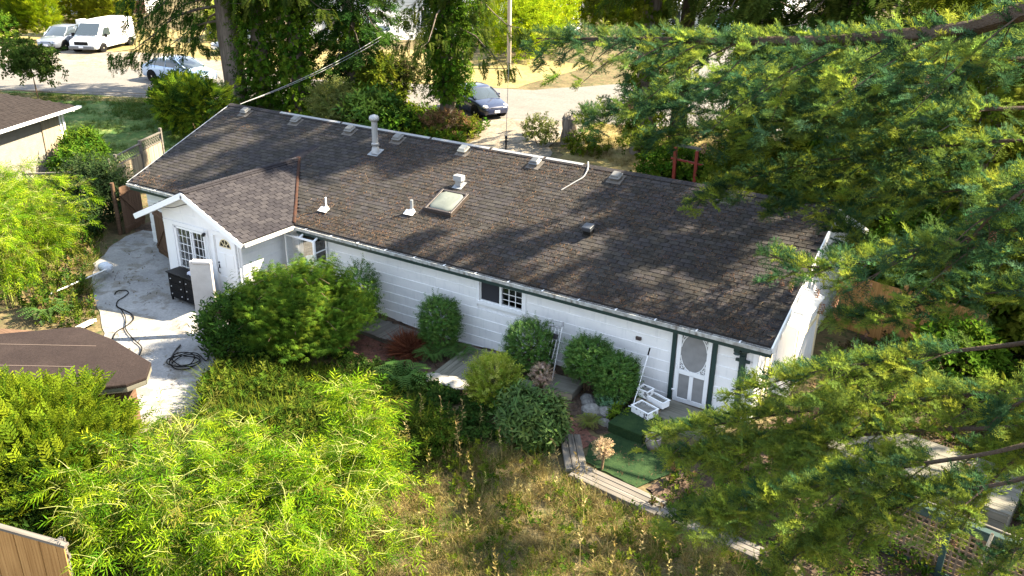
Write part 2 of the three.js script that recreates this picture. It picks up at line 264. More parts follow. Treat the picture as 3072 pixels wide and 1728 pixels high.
// ---------- the white bungalow ----------
const He = 2.336, Hr = 4.289, RD = 4.879, RL = 23.08, RA = Math.atan2(Hr - He, RD), SL = Math.hypot(RD, Hr - He);
const house = thing('bungalow', 'long low white bungalow with dark shingle roof and gabled porch', 'house');
const roofAt = (z) => He - z * (Hr - He) / RD;
{
  reseed(21);
  const PX = -17.35, PE = -14.9, PW = -19.8, PH = 1.107, PZ = 2.1; // porch ridge x, eaves, height, front
  // roof deck: two slopes with thickness
  const deck = (x0, x1, z0, y0, z1, y1, t = 0.12) => { const s = new THREE.Shape([[z0, y0], [z1, y1], [z1, y1 - t], [z0, y0 - t]].map(([a, b]) => new THREE.Vector2(-a, b))); const g = new THREE.ExtrudeGeometry(s, { depth: x1 - x0, bevelEnabled: false }); g.rotateY(Math.PI / 2); g.translate(x0, 0, 0); return g; };
  const shade = (k, b = 0, w = 1) => std({ roughness: 0.95, map: colorTex(128, 128, [1.6, 1.6], (u, v) => { const n = fbm(u, v, 40, 40, 7 + k, 3), m = fbm(u, v, 4, 4, 3 + k, 3); return [0.037 * w, 0.0345 * w, 0.034 * w + b * 0.5].map((c) => c * (0.45 + 1.0 * n) * (0.75 + 0.5 * m)); }), bumpMap: grain, bumpScale: 0.004 });
  const tones = [0.84, 0.94, 1.0, 1.08, 1.2].map((w, k) => shade(k, k % 2 ? 0.003 : -0.004, w));
  const newTones = [0.8, 0.95, 1.1, 1.35].map((w, k) => shade(k + 9, 0.008, w * 0.8));
  const roof = mesh('roof', [deck(-RL, 0, 0, He - 0.012, -RD, Hr - 0.012), deck(-RL, 0, -2 * RD, He - 0.012, -RD, Hr - 0.012)], tones[1], house);
  // shingles, row by row from the eave
  const row = 0.146, per = 0.305;
  const tabGeo = [0, 1, 2].map(() => { const g = new THREE.BoxGeometry(per - rr(0.016, 0.026), 0.016, row + 0.03); g.translate(0, 0.004, 0); return muv(g, rnd() * 4, rnd() * 4); });
  const slabs = [];
  const q0 = new THREE.Quaternion().setFromEuler(new THREE.Euler(RA - 0.075, 0, 0));
  const inPorch = (x, z) => { const h = roofAt(z) - He; return x < PX ? (x - PW) / (PX - PW) * PH > h - 0.02 && x > PW : (PE - x) / (PE - PX) * PH > h - 0.02 && x < PE; };
  for (let r = 0; r * row < SL - 0.05; r++) {
    const s = r * row + row / 2 - 0.01, z = -s * Math.cos(RA), y = He + s * Math.sin(RA) + 0.004;
    const off = (r % 2) * per / 2 + rr(-0.02, 0.02);
    for (let x = -per / 2 + off * 0.999 - 0.02; x > -RL + 0.06; x -= per) {
      if (x > -0.1 || inPorch(x, z)) continue;
      slabs.push({ x, y: y + rr(-0.002, 0.004), z, d: Math.hypot(x - 4.39, y - 11.2, z - 18), t: Math.floor(Math.pow(rnd(), 1.1) * 5), g: Math.floor(rnd() * 3), rz: rr(-0.006, 0.006) });
    }
  }
  slabs.sort((a, b) => a.d - b.d);
  const rest = tones.map(() => []);
  slabs.forEach((s, i) => {
    if (i < 210) { const m = mesh('shingle', tabGeo[s.g], tones[s.t], roof); m.position.set(s.x, s.y, s.z); m.quaternion.copy(q0); m.rotateZ(s.rz); }
    else { const g = tabGeo[s.g].clone(); g.applyMatrix4(new THREE.Matrix4().compose(V(s.x, s.y, s.z), q0, V(1, 1, 1))); rest[s.t].push(g); }
  });
  rest.forEach((l, i) => mesh('shingles', l, tones[i], roof, 'stuff'));
  { // back slope: the same rows, hardly seen
    const l = []; const qb = new THREE.Quaternion().setFromEuler(new THREE.Euler(-RA + 0.045, 0, 0));
    for (let r = 0; r * row < SL - 0.05; r++) { const s = r * row + row / 2; const g = new THREE.BoxGeometry(RL, 0.012, row + 0.03); g.applyMatrix4(new THREE.Matrix4().compose(V(-RL / 2, He + s * Math.sin(RA) + 0.008, -2 * RD + s * Math.cos(RA)), qb, V(1, 1, 1))); l.push(muv(g)); }
    mesh('shingles', l, tones[2], roof, 'stuff');
  }
  // ridge: cap shingles and pale metal flashing
  const capL = [], capR = []; for (let x = -RL + 0.1; x < 0; x += 0.16) { capL.push(box(0.2, 0.012, 0.17, x, Hr + 0.004, -RD + 0.075, RA, 0, 0.05)); capR.push(box(0.2, 0.012, 0.17, x, Hr + 0.004, -RD - 0.075, -RA, 0, 0.05)); }
  mesh('ridge_cap', [...capL, ...capR], tones[1], roof);
  for (const [a, b] of [[-20.3, -17.3], [-17.2, -13.3], [-13.2, -10.9], [-10.8, -8.9], [-8.8, -7.5]]) mesh('ridge_flashing', [box(b - a, 0.012, 0.10, (a + b) / 2, Hr + 0.028, -RD + 0.055, RA + rr(-0.03, 0.05), 0, rr(-0.004, 0.004)), box(b - a, 0.012, 0.08, (a + b) / 2, Hr + 0.028, -RD - 0.045, -RA)], M.lead, roof);

  // porch roof
  const pr = mesh('porch_roof', (() => { const l = []; const dk = (xe) => { const P = [[xe, He, PZ], [PX, He + PH, PZ], [PX, He + PH, -2.766], [xe, He, 0]].map((p) => V(p[0], p[1] - 0.004, p[2])); const T = P.map((p) => p.clone().setY(p.y - 0.11)); const f = (a, b, c, d) => l.push([...a, ...b, ...c].length ? [a.x, a.y, a.z, b.x, b.y, b.z, c.x, c.y, c.z] : 0, [a.x, a.y, a.z, c.x, c.y, c.z, d.x, d.y, d.z]); f(P[0], P[1], P[2], P[3]); f(T[3], T[2], T[1], T[0]); f(P[0], T[0], T[1], P[1]); f(P[3], T[3], T[0], P[0]); f(P[2], P[1], T[1], T[2]); }; dk(PE); dk(PW); return tris(l); })(), newTones[1], house);
  const PA = Math.atan2(PH, PE - PX), PS = Math.hypot(PH, PE - PX), prest = newTones.map(() => []); let pc = 0;
  for (const sd of [1, -1]) for (let r = 0; r * row < PS - 0.04; r++) {
    const s = r * row + row / 2 - 0.01, x = sd > 0 ? PE - s * Math.cos(PA) : PW + s * Math.cos(PA), y = He + s * Math.sin(PA) + 0.006;
    for (let z = PZ - per / 2 + 0.02 - (r % 2) * per / 2; z > -3; z -= per) {
      if (roofAt(z) > y - 0.03 || (r % 2 === 0 && z > PZ)) continue;
      const q = new THREE.Quaternion().setFromEuler(new THREE.Euler(0, 0, (sd > 0 ? -1 : 1) * (PA - 0.075))).multiply(new THREE.Quaternion().setFromEuler(new THREE.Euler(0, Math.PI / 2, 0)));
      const k = Math.floor(rnd() * 4), g0 = tabGeo[Math.floor(rnd() * 3)];
      if (sd > 0 && pc < 85 && z > -1) { pc++; const m = mesh('shingle', g0, newTones[k], pr); m.position.set(x, y, z); m.quaternion.copy(q); }
      else { const g = g0.clone(); g.applyMatrix4(new THREE.Matrix4().compose(V(x, y, z), q, V(1, 1, 1))); prest[k].push(g); }
    }
  }
  prest.forEach((l, i) => l.length && mesh('shingles', l, newTones[i], pr, 'stuff'));
  mesh('ridge_cap', Array.from({ length: 28 }, (_, i) => [box(0.16, 0.012, 0.2, PX + 0.07, He + PH + 0.012, PZ - 0.1 - i * 0.172, 0.05, 0, -PA), box(0.16, 0.012, 0.2, PX - 0.07, He + PH + 0.012, PZ - 0.1 - i * 0.172, 0.05, 0, PA)]).flat(), newTones[0], pr);
  // rusty valley flashing where the porch roof meets the main slope
  for (const xe of [PE, PW]) { const a = V(xe, He + 0.02, 0.02), b = V(PX, He + PH + 0.03, -2.766); mesh('valley_flashing', [limb([a, a.clone().lerp(b, 0.5), b], 0.07, 0.06, 6, 5, 0.1)].map((g) => g.translate(0, -0.015, 0)), M.rust, house); }
  mesh('roof_patch', [box(0.62, 0.014, 0.5, -17.5, roofAt(-2.95) + 0.022, -2.95, RA, 0.1), box(0.3, 0.014, 0.4, -17.25, roofAt(-3.3) + 0.022, -3.3, RA, -0.1)], newTones[0], house);

  // walls with openings; z is the outer face
  const wallWith = (x0, x1, y0, y1, z, holes, t = 0.1) => { const s = new THREE.Shape([[x0, y0], [x1, y0], [x1, y1], [x0, y1]].map((p) => new THREE.Vector2(...p))); for (const [a, b, c, d] of holes) s.holes.push(new THREE.Path([[a, c], [a, d], [b, d], [b, c]].map((p) => new THREE.Vector2(...p)))); const g = new THREE.ExtrudeGeometry(s, { depth: t, bevelEnabled: false }); g.translate(0, 0, z - t); return muv(g); };
  const WZ = -0.41, holes = [[-8.22, -6.84, 1.28, 2.02], [-15.15, -14.03, 1.0, 2.0], [-2.36, -1.48, 0.02, 2.02]];
  const wall = mesh('front_wall', wallWith(-22.7, -0.4, -0.5, 2.2, WZ - 0.02, holes), M.white, house);
  // lapped boards, cut round the openings
  for (let k = 0; k < 9; k++) {
    const y0 = 2.17 - (k + 1) * 0.293, yc = y0 + 0.146; let xs = [[-22.72, -0.42]];
    for (const [a, b, c, d] of [[-8.33, -6.73, 1.2, 2.1], [-15.25, -13.93, 0.92, 2.15], [-2.5, -1.36, -0.1, 2.2], [-0.8, -0.64, -0.2, 2.2]]) if (yc > c - 0.1 && yc < d + 0.1) xs = xs.flatMap(([l, r]) => (b < l || a > r ? [[l, r]] : [[l, a], [b, r]]));
    const cuts = []; for (const [l, r] of xs) { let p = l; while (r - p > 5) { const q = p + rr(3.4, 4.8); cuts.push([p, q - 0.006]); p = q; } cuts.push([p, r]); }
    for (const [l, r] of cuts) if (r - l > 0.05) mesh('siding_board', box(r - l, 0.305, 0.02, (l + r) / 2, yc + 0.004, WZ + 0.004 + rr(-0.002, 0.002), 0.056), M.white, wall);
  }
  mesh('back_wall', box(22.3, 2.7, 0.1, -11.55, 0.85, -2 * RD + 0.45), M.white, house);
  const gable = (x, t) => { const s = new THREE.Shape([[0.41, -0.5], [2 * RD - 0.4, -0.5], [2 * RD - 0.4, 2.3], [RD, Hr - 0.16], [0.41, 2.3]].map((p) => new THREE.Vector2(...p))); const g = new THREE.ExtrudeGeometry(s, { depth: t, bevelEnabled: false }); g.rotateY(Math.PI / 2); g.translate(x, 0, 0); return muv(g); };
  const ew = mesh('end_wall', gable(-0.52, 0.1), M.white, house);
  for (let k = 0; k < 15; k++) { const y = 3.95 - k * 0.293, hw = y > 2.2 ? (Hr - 0.16 - y - 0.1) / ((Hr - He) / RD) : 4.4; if (hw > 0.2) mesh('siding_board', box(0.016, 0.3, 2 * hw, -0.405, y, -RD, 0, 0, -0.034), M.white, ew); }
  mesh('end_wall', gable(-22.7, 0.1), M.white, house);
  mesh('floor', box(22, 0.1, 8.6, -11.5, -0.1, -RD), M.room, house);
  // trim: bargeboards, fascia, gutter, corner boards
  for (const x of [0.02, -RL - 0.02]) for (const sd of [1, -1]) mesh('bargeboard', box(0.04, x > 0 ? 0.2 : 0.13, SL + 0.02, x, (He + Hr) / 2 - (x > 0 ? 0.11 : 0.075), -RD + sd * RD / 2, sd * RA), x > 0 ? M.trim : M.gutter, house);
  mesh('corner_board', [box(0.1, 2.75, 0.05, -0.42, 0.85, WZ + 0.03), box(0.05, 2.75, 0.1, -0.385, 0.85, WZ - 0.03)], M.trim, house);
  mesh('purlin_end', box(0.42, 0.14, 0.09, -0.17, 2.36, -0.55), M.cream, house);
  const gut = (x0, x1, name = 'gutter') => { const s = new THREE.Shape([[0, 0], [0.105, 0], [0.12, 0.1], [0.10, 0.105], [0.095, 0.02], [0.012, 0.02], [0.008, 0.1], [0, 0.1]].map((p) => new THREE.Vector2(...p))); const g = new THREE.ExtrudeGeometry(s, { depth: x1 - x0, bevelEnabled: false }); g.rotateY(-Math.PI / 2); g.scale(1, 1, 1); g.translate(x1, 0, 0); return muv(g); };
  for (const [a, b] of [[-14.86, 0.02], [-23.06, -19.86]]) {
    const g = gut(a, b); g.translate(0, He - 0.155, 0.002); mesh('gutter', g, M.gutter, house);
    mesh('fascia', box(b - a, 0.17, 0.03, (a + b) / 2, He - 0.215, -0.02), M.green, house);
    for (let x = a + 0.5; x < b; x += 1.05) mesh('gutter_strap', box(0.035, 0.012, 0.13, x, He - 0.045, 0.06), M.trim, house);
  }
  mesh('soffit', box(RL - 0.2, 0.02, 0.36, -RL / 2, He - 0.24, -0.22), M.trim, house);
  { // leaves and needles lying in the gutter and on the slope
    const deb = tris([[0, 0, 0, 0.05, 0.004, 0.012, 0.052, 0.001, 0.006], [0, 0, 0.01, 0.03, 0.003, -0.03, 0.034, 0.003, -0.026], [0, 0, 0, -0.03, 0.002, 0.035, -0.026, 0.004, 0.037], [0.01, 0, 0, -0.02, 0.006, -0.03, -0.016, 0.003, -0.033]]);
    const l = [], up = V(0, Math.cos(RA), Math.sin(RA));
    for (let i = 0; i < 46000; i++) {
      const x = -rr(0.1, RL - 0.2), s = SL * Math.pow(rnd(), 1.25), z = -s * Math.cos(RA); if (inPorch(x, z)) continue;
      const d = fbm(x / 9 + 5, s / 9, 9, 9, 3, 4); const w = d * (x > -15 ? 1.5 : 0.75) * (x < -3.5 ? 1 : 0.8) * (s < 0.6 ? 1.5 : 1); if (rnd() > (w - 0.42) * 2.2) continue;
      l.push({ m: aim(V(x, He + s * Math.sin(RA) + 0.018, z), V(rr(-1, 1), 0, rr(-1, 1)).projectOnPlane(up), up, rr(0.7, 1.9)), c: tint([[0.14, 0.085, 0.055], [0.10, 0.07, 0.05], [0.20, 0.125, 0.08], [0.17, 0.085, 0.042], [0.085, 0.07, 0.058]]) });
    }
    for (let i = 0; i < 2600; i++) l.push({ m: aim(V(-rr(0.05, 14.8), He - 0.09 + rr(0, 0.025), rr(0.02, 0.1)), V(rr(-1, 1), rr(-0.2, 0.3), rr(-1, 1)), yA, rr(0.6, 1.3)), c: tint([[0.10, 0.06, 0.04], [0.05, 0.04, 0.03]]) });
    inst('needle_litter', deb, std({ roughness: 1, side: THREE.DoubleSide }), l, roof);
  }

  // roof fittings, each standing on the slope
  const onRoof = (name, x, z, geos, mat, subs = []) => { const p = mesh(name, geos.map((g) => g), mat, house); p.position.set(x, roofAt(z) + 0.012, z); for (const [n, gg, mm] of subs) mesh(n, gg, mm, p); return p; };
  const hood = () => { const g = new RoundedBoxGeometry(0.34, 0.13, 0.34, 3, 0.05); const p = g.attributes.position; for (let i = 0; i < p.count; i++) { const k = p.getY(i) > 0 ? 0.78 : 1; p.setX(i, p.getX(i) * k); p.setZ(i, p.getZ(i) * k); } g.computeVertexNormals(); return place(muv(g), 0, 0.13, 0, RA); };
  for (const [x, c] of [[-21.82, 0], [-19.18, 0], [-16.56, 0], [-14.41, 0], [-11.68, 1], [-8.99, 2], [-6.23, 0], [-2.89, 2]])
    onRoof('roof_vent', x, -4.48, [place(muv(new THREE.BoxGeometry(0.46, 0.012, 0.46)), 0, 0.012, 0, RA), place(muv(new THREE.BoxGeometry(0.24, 0.1, 0.24)), 0, 0.05, 0, RA)], M.plate, [['hood', hood(), [std({ color: RGB(0.13, 0.13, 0.125), roughness: 0.6 }), std({ color: RGB(0.42, 0.39, 0.31), roughness: 0.6 }), std({ color: RGB(0.10, 0.105, 0.11), roughness: 0.5, metalness: 0.3 })][c]]]);
  onRoof('flue_pipe', -14.73, -3.71, [lathe([[0.1, 0], [0.105, 0.35], [0.1, 0.36], [0.1, 1.1], [0.095, 1.12]], 18)], M.galv, [['flashing', [place(muv(new THREE.BoxGeometry(0.42, 0.01, 0.42)), 0, 0.02, 0, RA), lathe([[0.16, 0.0], [0.12, 0.16], [0.105, 0.2]], 16)], M.galv], ['cap', lathe([[0.1, 1.06], [0.15, 1.08], [0.17, 1.12], [0.165, 1.2], [0.12, 1.25], [0.0, 1.29]], 18), M.galv], ['collar', lathe([[0.1, 0.3], [0.135, 0.26], [0.125, 0.33], [0.1, 0.35]], 16), M.galv]]);
  onRoof('skylight', -10.6, -2.08, [place(muv(new THREE.BoxGeometry(0.98, 0.1, 0.98)), 0, 0.05, 0, RA)], M.bronze, [['frame', [[-0.46, 0], [0.46, 0]].map(([a]) => place(muv(new RoundedBoxGeometry(0.07, 0.05, 1.0, 2, 0.015)), a, 0.125, 0, RA)).concat([-0.46, 0.46].map((b) => place(muv(new RoundedBoxGeometry(0.86, 0.05, 0.07, 2, 0.015)), 0, 0.125 - b * Math.sin(RA), b * Math.cos(RA), RA))), M.bronze], ['pane', (() => { const g = new THREE.SphereGeometry(1, 20, 12, 0, Math.PI * 2, 0, Math.PI / 2); const p = g.attributes.position; for (let i = 0; i < p.count; i++) { const x = p.getX(i), z = p.getZ(i), m = Math.max(Math.abs(x), Math.abs(z), 1e-4), r = Math.hypot(x, z); p.setXYZ(i, x / m * r * 0.42, p.getY(i) * 0.09, z / m * r * 0.42); } g.computeVertexNormals(); return place(g, 0, 0.115, 0, RA); })(), std({ roughness: 0.7, map: colorTex(64, 64, [1, 1], (u, v) => mix3([0.10, 0.115, 0.10], [0.17, 0.185, 0.165], fbm(u, v, 5, 5, 3, 3))) })]]);
  for (const [x, z, h, r, m] of [[-14.34, -0.84, 0.34, 0.026, M.trim], [-11.47, -1.5, 0.34, 0.05, M.galv]]) onRoof('plumbing_vent', x, z, [cyl(r, r, h + 0.1, 0, h / 2, 0, 12)], m, [['flashing', [place(muv(new THREE.BoxGeometry(0.34, 0.012, 0.2)), 0.0, 0.03, 0.12, RA + 0.1), lathe([[0.11, 0.0], [r + 0.02, 0.1], [r, 0.11]], 12)], M.trim]]);
  onRoof('exhaust_vent', -10.76, -2.98, [box(0.2, 0.22, 0.2, 0, 0.12, 0)], M.galv, [['hood', [box(0.3, 0.16, 0.22, 0, 0.26, 0.03), place(muv(new THREE.BoxGeometry(0.34, 0.01, 0.36)), 0, 0.02, 0.02, RA)], std({ color: RGB(0.26, 0.275, 0.29), roughness: 0.6, metalness: 0.2 })]]);
  onRoof('exhaust_vent', -5.85, -2.15, [box(0.22, 0.2, 0.2, 0, 0.1, 0)], M.black, [['hood', [rbox(0.28, 0.13, 0.32, 0.03, 0, 0.2, 0.03, 0.18)], std({ color: RGB(0.035, 0.04, 0.05), roughness: 0.4 })]]);
  mesh('conduit', [tube([[-7.43, 4.36, -5.0], [-7.28, 4.27, -4.72], [-7.22, 4.22, -4.55]], 0.028, 8), tube([[-7.22, 4.22, -4.55], [-7.2, 4.1, -4.3], [-7.35, 3.97, -3.98], [-7.55, 3.8, -3.6]], 0.02, 10)], M.lead, house);
  mesh('service_mast', [cyl(0.035, 0.035, 1.4, -13.5, 2.65, -9.85, 8), cyl(0.05, 0.05, 0.1, -13.5, 3.36, -9.85, 8), box(0.2, 0.03, 0.03, -13.5, 3.2, -9.85, 0, 0.6)], M.dark, house);

  // porch walls (front face z = 1.65)
  const pz = 1.65, pl = -19.05, pxr = -15.52;
  const pw = mesh('porch_wall', (() => { const s = new THREE.Shape([[pl, -0.1], [pxr, -0.1], [pxr, 2.5], [PX, He + PH - 0.13], [pl, 2.6]].map((p) => new THREE.Vector2(...p))); s.holes.push(new THREE.Path([[-18.5, 0.35], [-18.5, 2.06], [-17.12, 2.06], [-17.12, 0.35]].map((p) => new THREE.Vector2(...p)))); s.holes.push(new THREE.Path([[-16.66, 0.1], [-16.66, 2.13], [-15.8, 2.13], [-15.8, 0.1]].map((p) => new THREE.Vector2(...p)))); const g = new THREE.ExtrudeGeometry(s, { depth: 0.1, bevelEnabled: false }); g.translate(0, 0, pz - 0.1); return muv(g); })(), M.white, house);
  mesh('porch_wall', [box(0.1, 2.4, 2.0, pxr - 0.05, 1.1, pz - 1.1), box(0.1, 2.4, 2.0, pl + 0.05, 1.1, pz - 1.1)], M.white, house);
  for (let k = 0; k < 8; k++) mesh('siding_board', box(0.016, 0.3, 2.04, pxr + 0.004, 2.12 - k * 0.293, pz - 1.03, 0, 0, -0.034), M.white, pw);
  for (let k = 0; k < 4; k++) { const y = 2.38 + k * 0.26, w = (He + PH - 0.2 - y - 0.05) / PH * 2.45; if (w > 0.15) { const l = Math.max(pl, PX - w), r = Math.min(pxr, PX + w); mesh('siding_board', box(r - l, 0.265, 0.014, (l + r) / 2, y, pz + 0.004, 0.03), M.white, pw); } }
  const prk = (sd) => { const xe = sd > 0 ? PE : PW; return box(PS + 0.03, 0.17, 0.04, (xe + PX) / 2, He + PH / 2 - 0.1, PZ + 0.022, 0, 0, -sd * PA); };
  mesh('bargeboard', prk(1), M.trim, house); mesh('bargeboard', prk(-1), M.trim, house);
  mesh('soffit', [box(PS - 0.1, 0.02, 0.4, (PE + PX) / 2, He + PH / 2 - 0.15, 1.87, 0, 0, -PA), box(PS - 0.1, 0.02, 0.4, (PW + PX) / 2, He + PH / 2 - 0.15, 1.87, 0, 0, PA)], M.trim, house);
  { const g = new THREE.BoxGeometry(0.1, 0.09, 2.0); mesh('porch_gutter', [place(muv(g), PE + 0.05, He - 0.09, 1.06), box(0.03, 0.14, 2.05, PE - 0.03, He - 0.12, 1.05)], M.gutter, house); }
  mesh('loose_cable', tube([[-18.9, 2.75, 2.0], [-18.3, 2.72, 1.85], [-17.6, 2.95, 1.8], [-17.0, 3.1, 1.8]], 0.012, 16), M.dark, house);
  // casing and lattice trim posts
  mesh('door_casing', [box(2.0, 0.12, 0.03, -18.0, 2.15, pz + 0.03), box(0.98, 0.13, 0.03, -16.22, 2.2, pz + 0.03), box(0.1, 1.9, 0.03, -16.73, 1.15, pz + 0.02), box(0.07, 1.9, 0.03, -15.76, 1.15, pz + 0.03), box(0.3, 2.2, 0.03, -18.72, 1.05, pz + 0.02)], M.trim, house);
  for (const x of [-17.0, -15.64]) { const p = mesh('trim_post', [box(0.02, 2.25, 0.03, x - 0.07, 1.1, pz + 0.05), box(0.02, 2.25, 0.03, x + 0.07, 1.1, pz + 0.05)], M.trim, house); mesh('fretwork', Array.from({ length: 15 }, (_, i) => [box(0.12, 0.012, 0.012, x, 0.15 + i * 0.145, pz + 0.05, 0, 0, 0.7), box(0.12, 0.012, 0.012, x, 0.15 + i * 0.145, pz + 0.05, 0, 0, -0.7)]).flat(), M.trim, p); }
  // sliding glass door
  const sl = mesh('sliding_door', [box(1.38, 0.07, 0.09, -17.81, 2.03, pz - 0.02), box(1.38, 0.06, 0.09, -17.81, 0.38, pz - 0.02), box(0.06, 1.7, 0.09, -18.47, 1.2, pz - 0.02), box(0.05, 1.7, 0.09, -17.145, 1.2, pz - 0.02), box(0.05, 1.64, 0.03, -17.78, 1.2, pz + 0.005), box(0.05, 1.64, 0.03, -17.73, 1.2, pz - 0.03)], M.trim, house);
  mesh('pane', box(0.62, 1.6, 0.006, -18.12, 1.2, pz - 0.03), M.glass, sl); mesh('pane', box(0.55, 1.6, 0.006, -17.43, 1.2, pz - 0.05), M.glass, sl);
  for (const [cx, w] of [[-18.12, 0.62], [-17.43, 0.55]]) for (let i = 1; i < 6; i++) mesh('muntin', box(w, 0.016, 0.012, cx, 0.42 + i * 0.265, pz - 0.018 - (cx > -17.5 ? 0.02 : 0)), M.trim, sl);
  for (const [cx, w] of [[-18.12, 0.62], [-17.43, 0.55]]) for (const k of [-1, 1]) mesh('muntin', box(0.016, 1.6, 0.012, cx + k * w / 6, 1.2, pz - 0.014 - (cx > -17.5 ? 0.02 : 0)), M.trim, sl);
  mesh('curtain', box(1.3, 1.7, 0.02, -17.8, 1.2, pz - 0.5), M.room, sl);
  // front door with a fan light
  const fd = mesh('front_door', (() => { const s = new THREE.Shape([[-16.65, 0.12], [-15.81, 0.12], [-15.81, 2.12], [-16.65, 2.12]].map((p) => new THREE.Vector2(...p))); const h = new THREE.Path(); h.moveTo(-16.47, 1.79); h.absarc(-16.23, 1.79, 0.24, Math.PI, 0, true); h.lineTo(-16.47, 1.79); s.holes.push(h); const g = new THREE.ExtrudeGeometry(s, { depth: 0.045, bevelEnabled: false, curveSegments: 16 }); g.translate(0, 0, pz - 0.06); return muv(g); })(), M.trim, house);
  mesh('fan_light', (() => { const s = new THREE.Shape(); s.moveTo(-16.47, 1.79); s.absarc(-16.23, 1.79, 0.24, Math.PI, 0, true); const g = new THREE.ExtrudeGeometry(s, { depth: 0.01, bevelEnabled: false }); g.translate(0, 0, pz - 0.045); return g; })(), M.dark, fd);
  mesh('fan_frame', [...[0.25, 0.5, 0.75].map((k) => { const a = Math.PI * k; return box(0.17, 0.02, 0.02, -16.23 + Math.cos(a) * 0.15, 1.79 + Math.sin(a) * 0.15, pz - 0.015, 0, 0, a); }), place(new THREE.TorusGeometry(0.24, 0.018, 6, 18, Math.PI).toNonIndexed(), -16.23, 1.79, pz - 0.012), place(new THREE.TorusGeometry(0.075, 0.014, 6, 10, Math.PI).toNonIndexed(), -16.23, 1.79, pz - 0.012), box(0.5, 0.022, 0.024, -16.23, 1.782, pz - 0.012)], M.cream, fd);
  for (const [x, y, h] of [[-16.42, 1.28, 0.5], [-16.04, 1.28, 0.5], [-16.42, 0.5, 0.5], [-16.04, 0.5, 0.5]]) mesh('door_panel', rbox(0.28, h, 0.018, 0.008, x, y + 0.05, pz - 0.01), M.trim, fd);
  mesh('handle', [place(new THREE.CylinderGeometry(0.032, 0.032, 0.02, 14).toNonIndexed(), -16.58, 1.22, pz - 0.0, Math.PI / 2), tube([[-16.58, 1.08, pz], [-16.58, 1.05, pz + 0.05], [-16.58, 0.93, pz + 0.05], [-16.58, 0.86, pz]], 0.012, 10), rbox(0.05, 0.12, 0.02, 0.008, -16.58, 1.1, pz)], M.dark, fd);
  mesh('porch_light', [cyl(0.045, 0.045, 0.05, -17.02, 2.08, pz + 0.09, 10, Math.PI / 2), box(0.07, 0.09, 0.06, -17.02, 2.06, pz + 0.12)], M.dark, house);
  mesh('doorstep', box(1.1, 0.14, 0.5, -16.2, 0.07, pz + 0.3), M.concrete, house);
  mesh('downpipe', [tube([[-19.9, 2.2, 0.05], [-20.0, 2.0, -0.1], [-20.1, 1.8, -0.3], [-20.12, 0.2, -0.33]], 0.035, 20), tube([[-20.6, 2.2, -0.1], [-20.6, 0.1, -0.3]], 0.05, 8)], M.trim, house);

  // garden window beside the porch
  const gx = -14.59, gl = -15.19, gr = -13.99, gf = 0.15;
  const gw = mesh('garden_window', [box(1.25, 0.05, 0.05, gx, 1.98, gf), box(1.25, 0.05, 0.05, gx, 0.98, gf), box(0.05, 0.96, 0.05, gl, 1.48, gf), box(0.07, 0.96, 0.06, gr, 1.48, gf), box(0.05, 1.2, 0.05, gr, 1.55, -0.38), box(0.05, 1.2, 0.05, gl, 1.55, -0.38), box(1.25, 0.04, 0.54, gx, 0.96, -0.12), ...[gl, gx, gr].map((x) => box(0.055, 0.04, 0.34, x, 2.05, 0.0, 0.42)), box(1.25, 0.05, 0.05, gx, 2.115, -0.16), box(0.035, 0.03, 0.5, gr + 0.01, 1.6, -0.12), box(0.035, 0.05, 0.5, gr, 0.99, -0.12)], M.trim, house);
  mesh('pane', box(1.15, 0.92, 0.006, gx, 1.48, gf), M.glass, gw); mesh('pane', box(0.006, 0.92, 0.46, gr, 1.48, -0.12), M.glass, gw); mesh('pane', box(0.006, 0.92, 0.46, gl, 1.48, -0.12), M.glass, gw);
  for (const x of [(gl + gx) / 2, (gr + gx) / 2]) mesh('pane', box(0.54, 0.006, 0.3, x, 2.055, 0.0, 0.42), M.glass, gw);
  mesh('shelf_vase', [lathe([[0, 0], [0.1, 0], [0.16, 0.14], [0.12, 0.26], [0.16, 0.32]], 12).translate(gx + 0.12, 0.99, -0.1)], std({ color: RGB(0.25, 0.5, 0.5), roughness: 0.2 }), gw);

  // sash window in the front wall
  const wn = mesh('window', [box(1.6, 0.09, 0.05, -7.53, 2.07, WZ + 0.03), box(1.62, 0.1, 0.07, -7.53, 1.235, WZ + 0.035), box(0.09, 0.78, 0.05, -8.285, 1.65, WZ + 0.03), box(0.12, 0.78, 0.05, -6.785, 1.65, WZ + 0.03), box(0.06, 0.74, 0.06, -7.55, 1.65, WZ + 0.005), box(1.38, 0.035, 0.07, -7.53, 2.005, WZ - 0.01), box(1.38, 0.035, 0.07, -7.53, 1.3, WZ - 0.01)], M.trim, house);
  mesh('insect_screen', box(0.62, 0.69, 0.006, -7.9, 1.65, WZ - 0.02), M.screen, wn);
  mesh('pane', box(0.62, 0.69, 0.006, -7.2, 1.65, WZ - 0.04), M.glass, wn);
  for (let i = 1; i < 4; i++) mesh('muntin', box(0.62, 0.018, 0.014, -7.2, 1.3 + i * 0.175, WZ - 0.03), M.trim, wn);
  for (const k of [-1, 1]) mesh('muntin', box(0.018, 0.69, 0.014, -7.2 + k * 0.105, 1.65, WZ - 0.027), M.trim, wn);
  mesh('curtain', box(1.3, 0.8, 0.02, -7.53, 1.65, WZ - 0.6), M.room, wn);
  mesh('wall_vent', [rbox(0.15, 0.075, 0.06, 0.01, -3.39, 1.45, WZ + 0.035, 0.2), box(0.13, 0.012, 0.05, -3.39, 1.42, WZ + 0.05, 0.4)], std({ color: RGB(0.06, 0.045, 0.04), roughness: 0.6 }), house);

  // screen door between dark green posts
  for (const [x, w] of [[-2.44, 0.1], [-1.4, 0.11], [-0.72, 0.14]]) mesh('trim_post', box(w, 2.35, 0.05, x, 0.92, WZ + 0.035), M.green, house);
